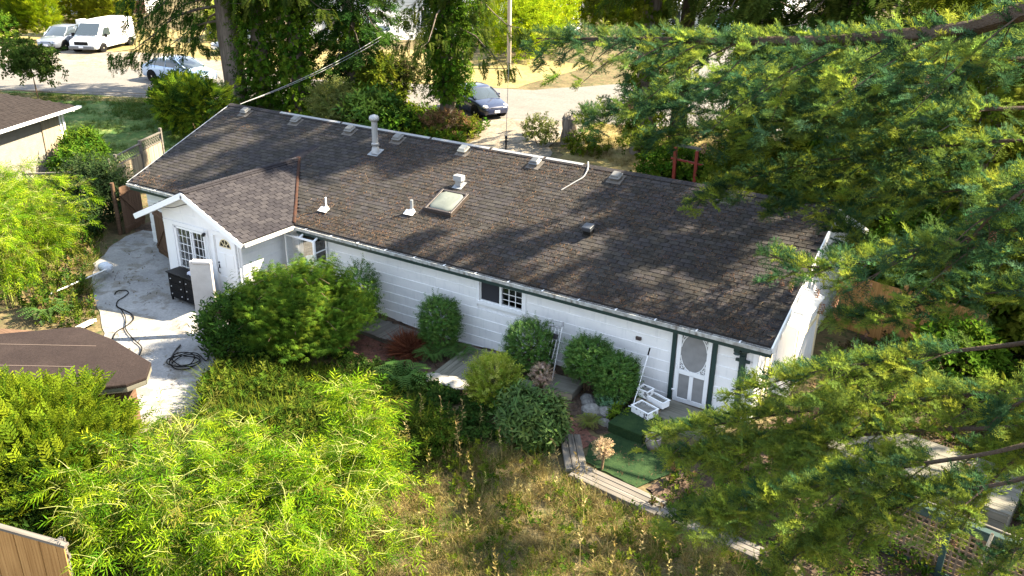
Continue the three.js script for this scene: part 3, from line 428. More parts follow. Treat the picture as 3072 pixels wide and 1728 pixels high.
  mesh('bracket', [box(0.34, 0.06, 0.06, -0.7, 1.62, WZ + 0.08), box(0.12, 0.12, 0.07, -0.72, 1.68, WZ + 0.085), tube([[-0.5, 1.96, WZ + 0.05], [-0.62, 1.88, WZ + 0.12], [-0.74, 1.9, WZ + 0.2]], 0.03, 8)], M.green, house);
  mesh('eave_lamp', [rbox(0.16, 0.18, 0.16, 0.03, -0.82, 1.97, WZ + 0.2), cyl(0.09, 0.05, 0.06, -0.82, 1.85, WZ + 0.2, 12)], M.green, house);
  const dz = WZ + 0.02, sdr = mesh('screen_door', [box(0.105, 2.0, 0.04, -2.305, 1.0, dz), box(0.105, 2.0, 0.04, -1.535, 1.0, dz), box(0.68, 0.1, 0.04, -1.92, 1.97, dz), box(0.68, 0.12, 0.04, -1.92, 0.86, dz), box(0.68, 0.13, 0.04, -1.92, 0.06, dz), box(0.1, 0.7, 0.04, -1.92, 0.46, dz)], M.trim, house);
  mesh('mesh_panel', box(0.68, 1.04, 0.004, -1.92, 1.42, dz - 0.01), M.mesh, sdr);
  for (const x of [-2.11, -1.73]) mesh('mesh_panel', box(0.29, 0.7, 0.004, x, 0.46, dz - 0.01), M.mesh, sdr);
  { // scrolled brackets round the oval
    const arc = (a0, a1) => Array.from({ length: 13 }, (_, i) => { const a = lerp(a0, a1, i / 12); return V(-1.92 + Math.cos(a) * 0.335, 1.42 + Math.sin(a) * 0.52, dz); });
    for (const [sx, sy] of [[-1, 1], [1, 1], [-1, -1], [1, -1]]) {
      const a0 = sx > 0 ? 0.22 : Math.PI - 0.22, a1 = sx > 0 ? 1.3 : Math.PI - 1.3, l = [tube(curve(arc(sy * a0, sy * a1)), 0.013, 14, 5)];
      const cx = -1.92 + sx * 0.27, cy = 1.42 + sy * 0.43;
      for (const [ox, oy, r] of [[0, 0, 0.05], [sx * 0.03, -sy * 0.13, 0.033], [-sx * 0.09, sy * 0.05, 0.028]]) { const p = []; for (let i = 0; i <= 16; i++) { const a = i / 16 * 8; p.push(V(cx + ox + Math.cos(a) * r * (1 - i / 22) * sx, cy + oy + Math.sin(a) * r * (1 - i / 22), dz)); } l.push(tube(curve(p), 0.009, 22, 4)); }
      l.push(tube([[cx + sx * 0.06, cy + sy * 0.08, dz], [cx, cy, dz], [cx + sx * 0.05, cy - sy * 0.1, dz]], 0.008, 8, 4));
      mesh('scroll_bracket', l, M.trim, sdr);
    }
  }
  mesh('handle', [rbox(0.03, 0.12, 0.04, 0.01, -2.32, 1.0, dz + 0.03), rbox(0.07, 0.05, 0.04, 0.012, -2.36, 0.32, dz + 0.03), rbox(0.09, 0.07, 0.04, 0.012, -2.36, 1.9, dz + 0.03)], M.trim, sdr);
  // projecting closet and board on the sunny end wall
  const bay = mesh('end_bay', [box(0.42, 2.2, 2.3, -0.18, 0.85, -3.3), box(0.5, 0.05, 2.45, -0.16, 1.99, -3.3, 0, 0, -0.3)], M.white, house);
  mesh('trim_board', [box(0.03, 2.1, 0.12, 0.04, 0.85, -2.3), box(0.03, 2.1, 0.12, 0.04, 0.85, -4.3), box(0.03, 0.1, 2.0, 0.045, 1.5, -3.3)], M.cream, bay);
  mesh('trim_board', [box(0.03, 2.5, 0.14, -0.375, 0.95, -1.2), box(0.03, 2.5, 0.1, -0.375, 0.95, -1.62)], M.cream, house);
}
// ---------- things in the yard ----------
{
  reseed(31);
  { // black chest of drawers
    const t = thing('dresser', 'black chest of drawers standing on the concrete before the sliding door', 'dresser', [-17.05, 0.025, 2.42], -0.04);
    mesh('body', [box(1.56, 0.78, 0.46, 0, 0.5, 0)], M.black, t); mesh('top', rbox(1.68, 0.04, 0.54, 0.012, 0, 0.92, 0), M.black, t);
    for (const [x, z] of [[-0.74, -0.2], [0.74, -0.2], [-0.74, 0.2], [0.74, 0.2]]) mesh('leg', cyl(0.028, 0.035, 0.12, x, 0.06, z, 8), M.black, t);
    for (let c = 0; c < 2; c++) for (let r = 0; r < 3; r++) { const d = mesh('drawer', rbox(0.72, 0.225, 0.025, 0.008, -0.38 + c * 0.76, 0.25 + r * 0.25, 0.238), M.black, t); for (const k of [-0.24, 0.24]) mesh('knob', place(new THREE.SphereGeometry(0.02, 8, 6).toNonIndexed(), -0.38 + c * 0.76 + k, 0.25 + r * 0.25, 0.27), M.metal, d); }
  }
  { const t = thing('laundry_basket', 'pale green round basket with a clear plastic bag on the dresser', 'basket', [-16.62, 0.965, 2.4]);
    const g = new THREE.SphereGeometry(0.2, 20, 14); const p = g.attributes.position; for (let i = 0; i < p.count; i++) { const k = 1 + 0.16 * (pnoise(p.getX(i) * 18 + 9, p.getY(i) * 18 + p.getZ(i) * 14 + 9, 64, 64, 4) - 0.5); p.setXYZ(i, p.getX(i) * k, p.getY(i) * k, p.getZ(i) * k); } g.computeVertexNormals();
    mesh('plastic_bag', g.translate(0, 0.2, 0), new THREE.MeshPhysicalMaterial({ color: RGB(0.75, 0.85, 0.85), transmission: 0.35, roughness: 0.25, thickness: 0 }), t);
    const gm = paint([0.25, 0.62, 0.38], 0.4); mesh('rim', place(new THREE.TorusGeometry(0.22, 0.014, 8, 28).toNonIndexed(), 0, 0.2, 0.02, 0.35, 0.3), gm, t); mesh('hoop', place(new THREE.TorusGeometry(0.17, 0.012, 8, 24).toNonIndexed(), 0.26, 0.0, 0.2, 0.1, 0.9), gm, t); }
  single('cloth', 'crumpled grey cloth lying on the dresser beside the basket', 'cloth', (() => { const g = new THREE.SphereGeometry(0.13, 16, 10); const p = g.attributes.position; for (let i = 0; i < p.count; i++) { const k = 0.7 + 0.7 * pnoise(p.getX(i) * 22 + 20, p.getZ(i) * 22 + 20 + p.getY(i) * 15, 99, 99, 2); p.setXYZ(i, p.getX(i) * k * 1.2, Math.max(-0.02, p.getY(i) * k * 0.55), p.getZ(i) * k); } g.computeVertexNormals(); return g.translate(-17.0, 0.99, 2.35); })(), std({ color: RGB(0.42, 0.43, 0.5), roughness: 0.95 }));
  { const t = thing('padded_panel', 'tall beige padded panel with a rolled top standing on end by the porch', 'panel', [-14.86, 0.03, 3.62], 0.5);
    mesh('panel', rbox(0.62, 2.25, 0.12, 0.03, 0, 1.12, 0), std({ roughness: 0.95, map: colorTex(128, 256, [1, 0.5], (u, v) => mix3([0.40, 0.375, 0.35], [0.52, 0.50, 0.47], fbm(u, v, 4, 8, 3, 4))), bumpMap: grain, bumpScale: 0.004 }), t);
    mesh('roll', cyl(0.075, 0.075, 0.5, 0.06, 2.23, 0.02, 14, 0, Math.PI / 2), std({ color: RGB(0.55, 0.52, 0.49), roughness: 0.95 }), t); }
  { const t = thing('garden_lamp', 'dark green garden lamp post with a small lantern among the leaves', 'lamp', [-13.25, 0, 4.45], 0);
    mesh('post', [cyl(0.04, 0.035, 1.2, 0, 0.6, 0, 10), lathe([[0.09, 0], [0.08, 0.05], [0.045, 0.09]], 12)], M.green, t);
    mesh('lantern', lathe([[0.04, 1.2], [0.075, 1.23], [0.07, 1.36], [0.06, 1.37]], 12), std({ color: RGB(0.6, 0.55, 0.42), roughness: 0.3 }), t);
    mesh('cap', lathe([[0.085, 1.36], [0.1, 1.38], [0.06, 1.46], [0.02, 1.5], [0.0, 1.53]], 12), M.brownWood, t); }
  const hz = (l) => l.map(([x, z]) => [x, 0.05, z]);
  single('garden_hose', 'long black hose looped loosely across the concrete patio', 'hose', [tube(hz([[-16.6, 5.8], [-16.81, 5.42], [-17.15, 5.03], [-17.28, 4.59], [-17.52, 4.2], [-17.92, 4.02], [-18.35, 3.97], [-18.71, 3.92], [-19.04, 3.66], [-19.13, 3.41], [-19.31, 3.1], [-19.57, 3.02], [-19.72, 3.2], [-19.57, 3.4]]), 0.016, 90), tube(hz([[-15.0, 6.0], [-15.34, 5.59], [-15.7, 5.26], [-16.3, 5.08], [-17.08, 4.78], [-17.71, 4.33], [-18.3, 4.05], [-18.71, 3.95]]).map((p) => [p[0], p[1] + 0.02, p[2]]), 0.016, 60)], M.rubber);
  { const c = []; for (let i = 0; i < 44; i++) { const a = i * 0.55, r = 0.32 + 0.09 * Math.sin(i * 0.9); c.push([-14.05 + Math.cos(a) * r * 1.2, 0.05 + i * 0.0022, 5.15 + Math.sin(a) * r]); } c.push([-13.6, 0.06, 4.8], [-13.9, 0.06, 4.5], [-14.4, 0.1, 4.4]); single('coiled_hose', 'black hose in a loose coil at the patio edge by the lamp', 'hose', tube(c, 0.015, 200), M.rubber); }
  single('broom_stick', 'short dark stick lying on the patio beside the coiled hose', 'stick', limb([[-14.95, 0.05, 4.57], [-14.7, 0.08, 4.95], [-14.45, 0.06, 5.3]], 0.028, 0.02, 6, 6), M.dark);
  single('pole', 'long pale pole lying in the weeds beside the patio', 'pole', cyl(0.025, 0.025, 2.2, -20.62, 0.4, 3.85, 8, Math.PI / 2, 0).applyMatrix4(new THREE.Matrix4().makeTranslation(20.62, 0, -3.85)).applyMatrix4(new THREE.Matrix4().makeRotationY(0.18)).applyMatrix4(new THREE.Matrix4().makeTranslation(-20.62, 0, 3.85)), paint([0.6, 0.6, 0.58]));
  single('plastic_sack', 'crumpled white plastic sack in the weeds at the end of the pole', 'bag', (() => { const g = new THREE.SphereGeometry(0.2, 14, 10); const p = g.attributes.position; for (let i = 0; i < p.count; i++) { const k = 0.65 + 0.8 * pnoise(p.getX(i) * 9 + 20, p.getZ(i) * 9 + 20 + p.getY(i) * 7, 99, 99, 2); p.setXYZ(i, p.getX(i) * k, p.getY(i) * k * 0.8, p.getZ(i) * k); } g.computeVertexNormals(); return g.translate(-21.1, 0.35, 2.6); })(), std({ color: RGB(0.5, 0.54, 0.6), roughness: 0.4 }));
  single('offcut', 'short cream timber offcut lying at the shed roof corner', 'timber', box(0.14, 0.08, 0.7, -18.1, 0.16, 5.35, 0, 0.2), paint([0.62, 0.58, 0.46], 0.7));

  // brown gates left of the porch
  const gate = (name, label, pos, turn, w, h, flip) => { const t = thing(name, label, 'gate', pos, turn); const n = Math.round(w / 0.15); for (let i = 0; i < n; i++) mesh('board', box(w / n - 0.008, h + rr(-0.03, 0.03), 0.022, (i + 0.5) * w / n, h / 2 + 0.06, rr(-0.003, 0.003), 0, 0, 0, true), M.brownWood, t); mesh('rail', box(w, 0.1, 0.03, w / 2, 0.25, 0.028), M.brownWood, t); mesh('rail', box(w, 0.1, 0.03, w / 2, h - 0.15, 0.028), M.brownWood, t); mesh('brace', box(Math.hypot(w, h - 0.4), 0.1, 0.026, w / 2, h / 2 + 0.05, 0.03, 0, 0, (flip ? -1 : 1) * Math.atan2(h - 0.45, w)), M.brownWood, t); return t; };
  gate('wooden_gate', 'weathered brown wooden gate standing open against the bushes', [-24.2, 0, -0.3], 1.95, 1.25, 1.75, true);
  gate('wooden_gate', 'dark brown braced gate leaning at the left corner of the porch', [-21.6, 0, 0.22], -0.28, 1.2, 1.65, false);
  single('gate_post', 'round brown post at the open gate', 'post', [cyl(0.08, 0.07, 2.0, -24.4, 1.0, -0.2, 8), box(0.12, 2.1, 0.12, -21.3, 1.0, -1.6, 0, 0, 0, true)], M.brownWood);
  single('side_path', 'dark earth path behind the open gate', 'path', strip([[-24.6, -0.7], [-24.8, -3], [-25, -9]], [[-21.4, -0.3], [-22.9, -3], [-23, -9]], 0.016, 12, 6, 0.15), M.soil).userData = { kind: 'structure' };

  // neighbour's fence: boards with a lattice top
  const latticeFence = (label, P, h = 1.6) => {
    const t = thing('lattice_fence', label, 'fence', [P[0][0], 0, P[0][1]]);
    for (let s = 0; s < P.length - 1; s++) {
      const a = V(P[s][0] - P[0][0], H(...P[s]), P[s][1] - P[0][1]), b = V(P[s + 1][0] - P[0][0], H(...P[s + 1]), P[s + 1][1] - P[0][1]), L = a.distanceTo(b), ry = -Math.atan2(b.z - a.z, b.x - a.x), mx = (a.x + b.x) / 2, my = (a.y + b.y) / 2, mz = (a.z + b.z) / 2;
      const put = (g) => place(g, mx, my, mz, 0, ry);
      const n = Math.round(L / 0.2); for (let i = 0; i < n; i++) mesh('board', put(box(L / n - 0.01, h - 0.45, 0.022, -L / 2 + (i + 0.5) * L / n, (h - 0.45) / 2, 0.012 * (i % 2), 0, 0, 0, true)), M.tanWood, t);
      mesh('rail', put(box(L, 0.06, 0.09, 0, h, 0)), M.greyWood, t); mesh('rail', put(box(L, 0.05, 0.05, 0, h - 0.4, 0)), M.greyWood, t);
      const sl = []; for (let x = -L / 2 + 0.1; x < L / 2 - 0.1; x += 0.19) sl.push(put(box(0.03, 0.5, 0.01, x, h - 0.2, 0.01, 0, 0, 0.78)), put(box(0.03, 0.5, 0.01, x, h - 0.2, -0.004, 0, 0, -0.78)));
      mesh('lattice', sl, M.greyWood, t);
      for (const q of s ? [b] : [a, b]) mesh('post', box(0.11, h + 0.15, 0.11, q.x, q.y + h / 2 + 0.05, q.z, 0, ry), M.greyWood, t);
    }
    return t;
  };
  latticeFence('grey board fence with lattice top running to the left end of the bungalow', [[-28.9, -3.4], [-30, -5.4], [-30.8, -7.1]]);
  latticeFence('low lattice topped fence beside the neighbouring house corner', [[-29.5, 0.2], [-28.1, -1.1], [-28.5, -2.8]]);

  // shed roof in the lower left
  { const t = thing('shed', 'low garden shed with flat dark brown felt roof at lower left', 'shed', [-14.5, 0, 9], 0);
    const felt = std({ roughness: 0.95, map: colorTex(512, 512, [0.2, 0.2], (u, v) => mix3([0.016, 0.0115, 0.011], [0.03, 0.022, 0.02], fbm(u, v, 7, 7, 3, 6)).map((c) => c * (0.8 + 0.4 * pnoise(u * 200, v * 200, 200, 200, 5)))), bumpMap: grain, bumpScale: 0.006 });
    const R = [[-19, 11], [-16.13, 8.6], [-14.93, 7.3], [-13.62, 7.29], [-11.92, 7.53], [-11.45, 8.0], [-11.52, 8.43], [-12.6, 9.6], [-15.6, 12.4]].map(([x, z]) => [x + 14.5, z - 9]);
    const s = new THREE.Shape(R.map(([x, z]) => new THREE.Vector2(x, -z))); const g = new THREE.ExtrudeGeometry(s, { depth: 0.05, bevelEnabled: true, bevelSize: 0.03, bevelThickness: 0.02, bevelSegments: 2 }); g.rotateX(-Math.PI / 2); g.translate(0, 1.64, 0);
    const rf = mesh('roof', muv(g), felt, t); for (let k = 0; k < 2; k++) mesh('felt_seam', box(3.4, 0.006, 0.03, -0.6 + k * 0.5, 1.715, -0.4 + k * 0.9, 0, 0.55, 0), std({ color: RGB(0.09, 0.07, 0.06), roughness: 0.9 }), rf);
    const edge = (i, j) => { const p = R[i], q = R[j], L = Math.hypot(q[0] - p[0], q[1] - p[1]); return box(L, 0.13, 0.04, (p[0] + q[0]) / 2, 1.575, (p[1] + q[1]) / 2, 0, -Math.atan2(q[1] - p[1], q[0] - p[0])); };
    mesh('edge_board', [edge(2, 3), edge(3, 4), edge(4, 5), edge(5, 6), edge(6, 7), edge(7, 8)], M.mossWood, t);
    const ws = new THREE.Shape([[-4.2, -0.2], [-0.6, 1.55], [0.6, 1.5], [2.3, 1.2], [2.6, 0.7], [1.5, -0.6], [-1.2, -2.9]].map((p) => new THREE.Vector2(...p))); const wg = new THREE.ExtrudeGeometry(ws, { depth: 1.55, bevelEnabled: false }); wg.rotateX(-Math.PI / 2); mesh('wall', muv(wg), M.brownWood, t); }
  single('paving', 'worn grey concrete slabs behind the bamboo', 'paving', [0, 1, 2].map((i) => box(1.3, 0.06, 1.1, -11.6 + i * 0.5, 0.02, 7.9 - i * 1.15, 0, 0.3 + 0.1 * i)), M.concrete).userData = { kind: 'structure' };

  // bottom left plank fence
  { const t = thing('plank_fence', 'honey brown plank fence in the lower left corner', 'fence', [-9.75, 0, 12.75], 0.24);
    for (let i = 0; i < 15; i++) mesh('board', box(0.165, 1.62, 0.022, -0.5 + i * 0.178, 0.84, 0.006 * (i % 3), 0, 0, rr(-0.006, 0.006), true), M.cedarWood, t);
    mesh('rail', box(2.7, 0.05, 0.1, 0.75, 1.68, -0.02), M.greyWood, t); mesh('rail', box(2.7, 0.09, 0.04, 0.75, 1.45, -0.04), M.greyWood, t); mesh('rail', box(2.7, 0.09, 0.04, 0.75, 0.3, -0.04), M.greyWood, t);
    for (const x of [-0.4, 1.9]) mesh('post', box(0.1, 1.7, 0.1, x, 0.85, -0.1), M.greyWood, t); }

  // low decks along the wall
  const deckT = (label, cx, cz, w, d, y, n, turn, mat, th = 0.035) => { const t = thing('wooden_platform', label, 'platform', [cx, y, cz], turn); for (let i = 0; i < n; i++) mesh('plank', box(w / n - 0.008, th, d + rr(-0.05, 0.05), -w / 2 + (i + 0.5) * w / n, -th / 2 + rr(-0.004, 0.004), rr(-0.02, 0.02), 0, rr(-0.006, 0.006), 0, true), mat, t); mesh('frame', [box(w - 0.06, 0.16, 0.04, 0, -th - 0.085, d / 2 - 0.04), box(0.04, 0.16, d - 0.1, -w / 2 + 0.04, -th - 0.085, 0), box(0.04, 0.16, d - 0.1, w / 2 - 0.04, -th - 0.085, 0)], M.mossWood, t); return t; };
  deckT('low grey plank platform against the wall behind the red grass', -10.95, 0.5, 1.9, 0.95, -0.02, 10, 0.0, M.greyWood);
  { const t = deckT('weathered plank walkway between the two clipped bushes', -7.78, 0.9, 1.0, 1.9, 0.0, 7, 0.0, M.mossWood); t.rotation.y = 0.06; }
  { const t = thing('timber_step', 'mossy timber step under the leaning crutches', 'step', [-4.86, 0, 0.78], 0.08); mesh('tread', rbox(0.82, 0.05, 0.72, 0.01, 0, 0.2, -0.02), M.mossWood, t); mesh('riser', box(0.8, 0.18, 0.04, 0, 0.085, 0.32), M.tanWood, t); mesh('side', [box(0.04, 0.18, 0.66, -0.38, 0.085, 0), box(0.04, 0.18, 0.66, 0.38, 0.085, 0)], M.mossWood, t); mesh('back_board', box(1.1, 0.1, 0.05, 0.1, 0.26, -0.95), M.trim, t); }
  single('flat_stone', 'pale broken stone slabs at the near end of the walkway', 'stone', [0, 1, 2, 3].map((i) => { const g = new THREE.DodecahedronGeometry(0.26, 1); const p = g.attributes.position; for (let k = 0; k < p.count; k++) p.setXYZ(k, p.getX(k) * (1 + 0.3 * hash(k, i, 1)), p.getY(k) * 0.22, p.getZ(k)); g.computeVertexNormals(); return g.translate(-8.0 + i * 0.28, 0.03 + 0.03 * i, 2.1 + 0.1 * Math.sin(i * 3)); }), std({ color: RGB(0.33, 0.31, 0.27), roughness: 0.95, bumpMap: grain, bumpScale: 0.01 }));

  // a pair of crutches and a pole
  const crutch = (label, x, lean) => { const t = thing('crutch', label, 'crutch', [x, 0.23, 0.7]); t.rotation.set(-0.42, 0, lean); for (const k of [-0.05, 0.05]) mesh('tube', limb([[k, 1.3, 0], [k, 0.5, 0], [k * 0.3, 0.3, 0]], 0.013, 0.013, 8, 6, 0), M.metal, t); mesh('shaft', cyl(0.014, 0.014, 0.42, 0, 0.2, 0, 8), M.metal, t); mesh('grip', rbox(0.12, 0.035, 0.04, 0.014, 0, 0.78, 0), M.dark, t); mesh('arm_pad', rbox(0.18, 0.05, 0.06, 0.02, 0, 1.31, 0), M.lead, t); mesh('clamp', [rbox(0.13, 0.14, 0.06, 0.012, 0, 1.06, 0), rbox(0.1, 0.06, 0.05, 0.01, 0, 0.5, 0)], M.dark, t); mesh('tip', cyl(0.028, 0.022, 0.05, 0, 0.0, 0, 10), M.rubber, t); };
  crutch('aluminium crutch nearest the clipped bush, leaning on the wall', -5.58, 0.03); crutch('aluminium crutch standing between another crutch and a pale pole', -5.42, 0.0);
  { const t = thing('mop_pole', 'pale metal pole with a grey head leaning beside the crutches', 'pole', [-5.22, 0.23, 0.72]); t.rotation.set(-0.42, 0, 0.05); mesh('shaft', cyl(0.016, 0.016, 1.42, 0, 0.71, 0, 8), M.metal, t); mesh('head', [rbox(0.05, 0.13, 0.05, 0.01, 0, 1.42, 0), box(0.34, 0.03, 0.04, -0.18, 1.46, 0)], M.lead, t); }
  { const t = thing('squeegee', 'white long handled squeegee with black grip leaning on the white wall', 'squeegee', [-2.86, 0.26, 0.92]); t.rotation.set(-0.84, 0, 0.10); mesh('handle', cyl(0.014, 0.014, 1.5, 0, 0.75, 0, 8), M.trim, t); mesh('grip', cyl(0.02, 0.02, 0.2, 0, 1.5, 0, 10), M.rubber, t); mesh('head', rbox(0.26, 0.04, 0.05, 0.01, 0.02, 0.0, 0), M.trim, t); }
  // white boxes by the screen door
  const tub = (name, label, x, y, z, w, h, d, ry, tilt = 0, dirty = true) => { const t = thing(name, label, 'planter', [x, y, z], ry); t.rotation.z = tilt; const mm = dirty ? std({ roughness: 0.7, map: colorTex(128, 128, [2, 2], (u, v) => mix3([0.66, 0.67, 0.68], [0.08, 0.08, 0.08], Math.min(1, Math.max(0, fbm(u, v, 8, 8, 77, 3) * 6 - 3.4)))) }) : M.trim; mesh('side', [box(w, h, 0.015, 0, h / 2, d / 2), box(w, h, 0.015, 0, h / 2, -d / 2)], mm, t); mesh('end', [box(0.015, h, d - 0.016, -w / 2, h / 2, 0), box(0.015, h, d - 0.016, w / 2, h / 2, 0)], mm, t); mesh('bottom', box(w, 0.012, d, 0, 0.03, 0), mm, t); mesh('rim', [box(w + 0.04, 0.015, 0.035, 0, h, d / 2), box(w + 0.04, 0.015, 0.035, 0, h, -d / 2), box(0.035, 0.015, d, -w / 2, h + 0.001, 0), box(0.035, 0.015, d, w / 2, h + 0.001, 0)], M.trim, t); mesh('soil', box(w - 0.03, 0.02, d - 0.03, 0, h * 0.72, 0), M.stone, t); };
  tub('planter_box', 'dirty white planter box on the green carpet step', -2.5, 0.27, 1.02, 0.52, 0.17, 0.36, -0.3);
  tub('planter_box', 'white trough standing behind the planter on the step', -2.38, 0.33, 0.52, 0.5, 0.16, 0.24, -0.3, 0, false);
  tub('planter_box', 'grey tub beside the white trough against the wall', -2.75, 0.4, 0.45, 0.3, 0.2, 0.26, -0.2);
  single('cut_log', 'pale split log lying between the planter boxes', 'log', limb([[-2.85, 0.34, 0.66], [-2.6, 0.35, 0.72], [-2.2, 0.34, 0.85]], 0.075, 0.06, 6, 8, 0.25), M.tanWood);
  { const t = thing('carpet_step', 'square step covered with dark green turf carpet', 'step', [-2.55, 0, 1.42], -0.08); mesh('tread', rbox(0.92, 0.07, 0.98, 0.02, 0, 0.235, 0), M.turf, t); mesh('skirt', box(0.9, 0.2, 0.96, 0, 0.1, 0), M.turf, t); mesh('platform', box(1.9, 0.26, 0.9, 0.7, 0.13, -0.95), M.mossWood, t); }
  single('turf_carpet', 'green turf carpet lying flat between the step and the timber edging', 'carpet', (() => { const g = strip([[-3.15, 2.5], [-2.9, 3.3], [-2.2, 3.42], [-1.5, 3.52]], [[-2.95, 1.9], [-2.2, 1.95], [-1.6, 1.6], [-0.9, 2.2]], 0.03, 26, 14, 0.03); return g; })(), M.turf);
  single('clay_pot', 'greyish clay pot half hidden by branches beside the carpet step', 'pot', lathe([[0.0, 0], [0.13, 0], [0.18, 0.16], [0.17, 0.28], [0.19, 0.3], [0.18, 0.32], [0.15, 0.31], [0.14, 0.2]], 16).translate(-1.85, 0.03, 1.95), std({ color: RGB(0.2, 0.17, 0.18), roughness: 0.9 }));
  // timber edging
  const edging = (label, a, b, n, w = 0.13) => { const dx = b[0] - a[0], dz = b[1] - a[1], L = Math.hypot(dx, dz), t = thing('timber_edging', label, 'edging', [(a[0] + b[0]) / 2, 0.02, (a[1] + b[1]) / 2], -Math.atan2(dz, dx)); for (let i = 0; i < n; i++) mesh('beam', rbox(L + rr(-0.05, 0.05), 0.12, w, 0.012, rr(-0.03, 0.03), 0.06 + rr(-0.008, 0.008), (i - (n - 1) / 2) * (w + 0.012)), M.greyWood, t); return t; };
  edging('short grey timber beams beside the big leaved bush', [-3.62, 2.66], [-2.86, 3.75], 3, 0.15);
  edging('long sunlit timber beams along the turf carpet', [-2.85, 3.78], [-0.75, 4.02], 4, 0.125);
  edging('long shaded timber beams continuing under the spruce branches', [-0.74, 4.05], [1.4, 4.25], 3, 0.12);
  // rocks
  const rock = (label, x, z, r, sq = 0.75) => { const g = new THREE.IcosahedronGeometry(r, 3); const p = g.attributes.position, n = p.count, o = rr(0, 50); for (let i = 0; i < n; i++) { const v = V(p.getX(i), p.getY(i), p.getZ(i)).normalize(); const k = 0.72 + 0.5 * fbm((v.x + 2) / 8 + o, (v.y * 1.3 + v.z + 3) / 8, 12, 12, 9, 4); p.setXYZ(i, v.x * r * k * 1.15, v.y * r * k * sq, v.z * r * k); } g.computeVertexNormals(); return single('rock', label, 'rock', g.translate(x, r * 0.35, z), M.stone, 'rocks edging the flower bed'); };
  for (const [l, x, z, r] of [['largest pale grey rock at the bed edge', -3.75, 1.35, 0.24], ['grey rock just right of the largest pale rock', -3.42, 1.22, 0.22], ['small grey rock below the clipped bush, nearest the carpet step', -3.05, 1.62, 0.13], ['small rounded rock left of the one nearest the carpet step', -3.28, 1.6, 0.13], ['dark rock below the stems of the clipped bush', -3.98, 1.05, 0.17], ['broad rock beside the timber step', -4.12, 0.85, 0.16], ['mossy rock left of the timber step with pink flowers', -5.65, 1.25, 0.22], ['low rock beside the mossy rock under the tall clipped bush', -6.0, 1.1, 0.18]]) rock(l, x, z, r);

  // lattice fence at lower right
  { const a = [2.25, 2.62], b = [4.32, 2.93], L = Math.hypot(b[0] - a[0], b[1] - a[1]), t = thing('lattice_screen', 'dark green framed lattice screen at lower right', 'fence', [a[0], 0, a[1]], -Math.atan2(b[1] - a[1], b[0] - a[0]));
    mesh('cap_rail', rbox(L + 1.6, 0.04, 0.14, 0.01, L / 2 + 0.6, 1.36, 0), M.green, t); mesh('rail', box(L + 1.5, 0.13, 0.04, L / 2 + 0.6, 1.27, 0.05), M.green, t); mesh('rail', box(L + 1.5, 0.12, 0.05, L / 2 + 0.6, 0.12, 0.03), M.green, t);
    mesh('cap_rail', rbox(L + 1.4, 0.03, 0.05, 0.01, L / 2 + 0.6, 1.37, -0.16), M.greyWood, t);
    for (const x of [0.32, L - 0.02, L + 1.4]) mesh('post', box(0.1, 1.3, 0.09, x, 0.65, 0.03), M.green, t);
    for (let x = -0.1; x < L + 1.3; x += 0.115) mesh('slat', box(0.04, 1.15, 0.008, x, 0.7, 0.012), M.latticeWood, t);
    for (let y = 0.2; y < 1.24; y += 0.115) mesh('slat', box(L + 1.4, 0.04, 0.008, L / 2 + 0.6, y, 0.002), M.latticeWood, t); }
  { const t = thing('raised_deck', 'grey plank deck with timber sides behind the lattice screen', 'deck', [3.55, 0, 0.25], -0.12); for (let i = 0; i < 12; i++) mesh('plank', box(3.6, 0.035, 0.135, 0, 0.75 + rr(-0.003, 0.003), 0.78 - i * 0.142), M.mossWood, t); for (let i = 0; i < 4; i++) mesh('side_timber', box(3.5 + 0.02 * (i % 2), 0.17, 0.08, 0, 0.64 - i * 0.18, 0.84), M.mossWood, t); mesh('side_timber', [box(0.08, 0.7, 1.7, -1.72, 0.36, 0), box(0.08, 0.7, 1.7, 1.72, 0.36, 0)], M.mossWood, t); }
  single('garden_stake', 'pale wooden stake standing at the right end of the lattice screen', 'stake', limb([[4.9, 0, 2.75], [4.92, 0.8, 3.0], [4.95, 1.5, 3.25]], 0.035, 0.03, 4, 6), paint([0.5, 0.45, 0.36], 0.8));
  { const t = thing('cedar_gate', 'orange cedar plank gate beyond the sunny end wall', 'gate', [1.1, 0, -6.95], -0.25); for (let i = 0; i < 12; i++) mesh('board', box(0.152, 1.7, 0.024, -1.2 + i * 0.158, 0.87, 0.004 * (i % 2), 0, 0, 0, true), M.cedarWood, t); mesh('rail', box(1.9, 0.09, 0.04, -0.33, 0.3, -0.03), M.cedarWood, t); mesh('rail', box(1.9, 0.09, 0.04, -0.33, 1.45, -0.03), M.cedarWood, t); mesh('brace', box(1.5, 0.05, 0.03, -0.55, 0.7, 0.03, 0, 0, -0.9), M.brownWood, t); for (let i = 0; i < 14; i++) mesh('board', box(0.152, 1.75, 0.024, 0.75 + i * 0.158, 0.88, -0.02 + 0.004 * (i % 2), 0, 0, 0, true), M.cedarWood, t); mesh('post', box(0.1, 1.9, 0.1, 0.66, 0.95, -0.05), M.cedarWood, t); }
  // red posts behind the roof, tree stump
  { const t = thing('red_railing', 'dark red wooden posts with grey top rail behind the roof ridge', 'railing', [-8.55, 0, -15.9], 0.05); mesh('post', box(0.13, 2.5, 0.13, -0.38, 1.2, 0, 0, 0, 0.02), M.red, t); mesh('post', box(0.13, 2.4, 0.13, 0.5, 1.15, -0.1), M.red, t); mesh('top_rail', box(1.25, 0.08, 0.16, 0.05, 2.48, -0.05, 0, 0.08, -0.05), M.greyWood, t); mesh('rail', box(1.4, 0.08, 0.06, 0.12, 1.85, -0.05, 0, 0.08, -0.1), M.red, t); }
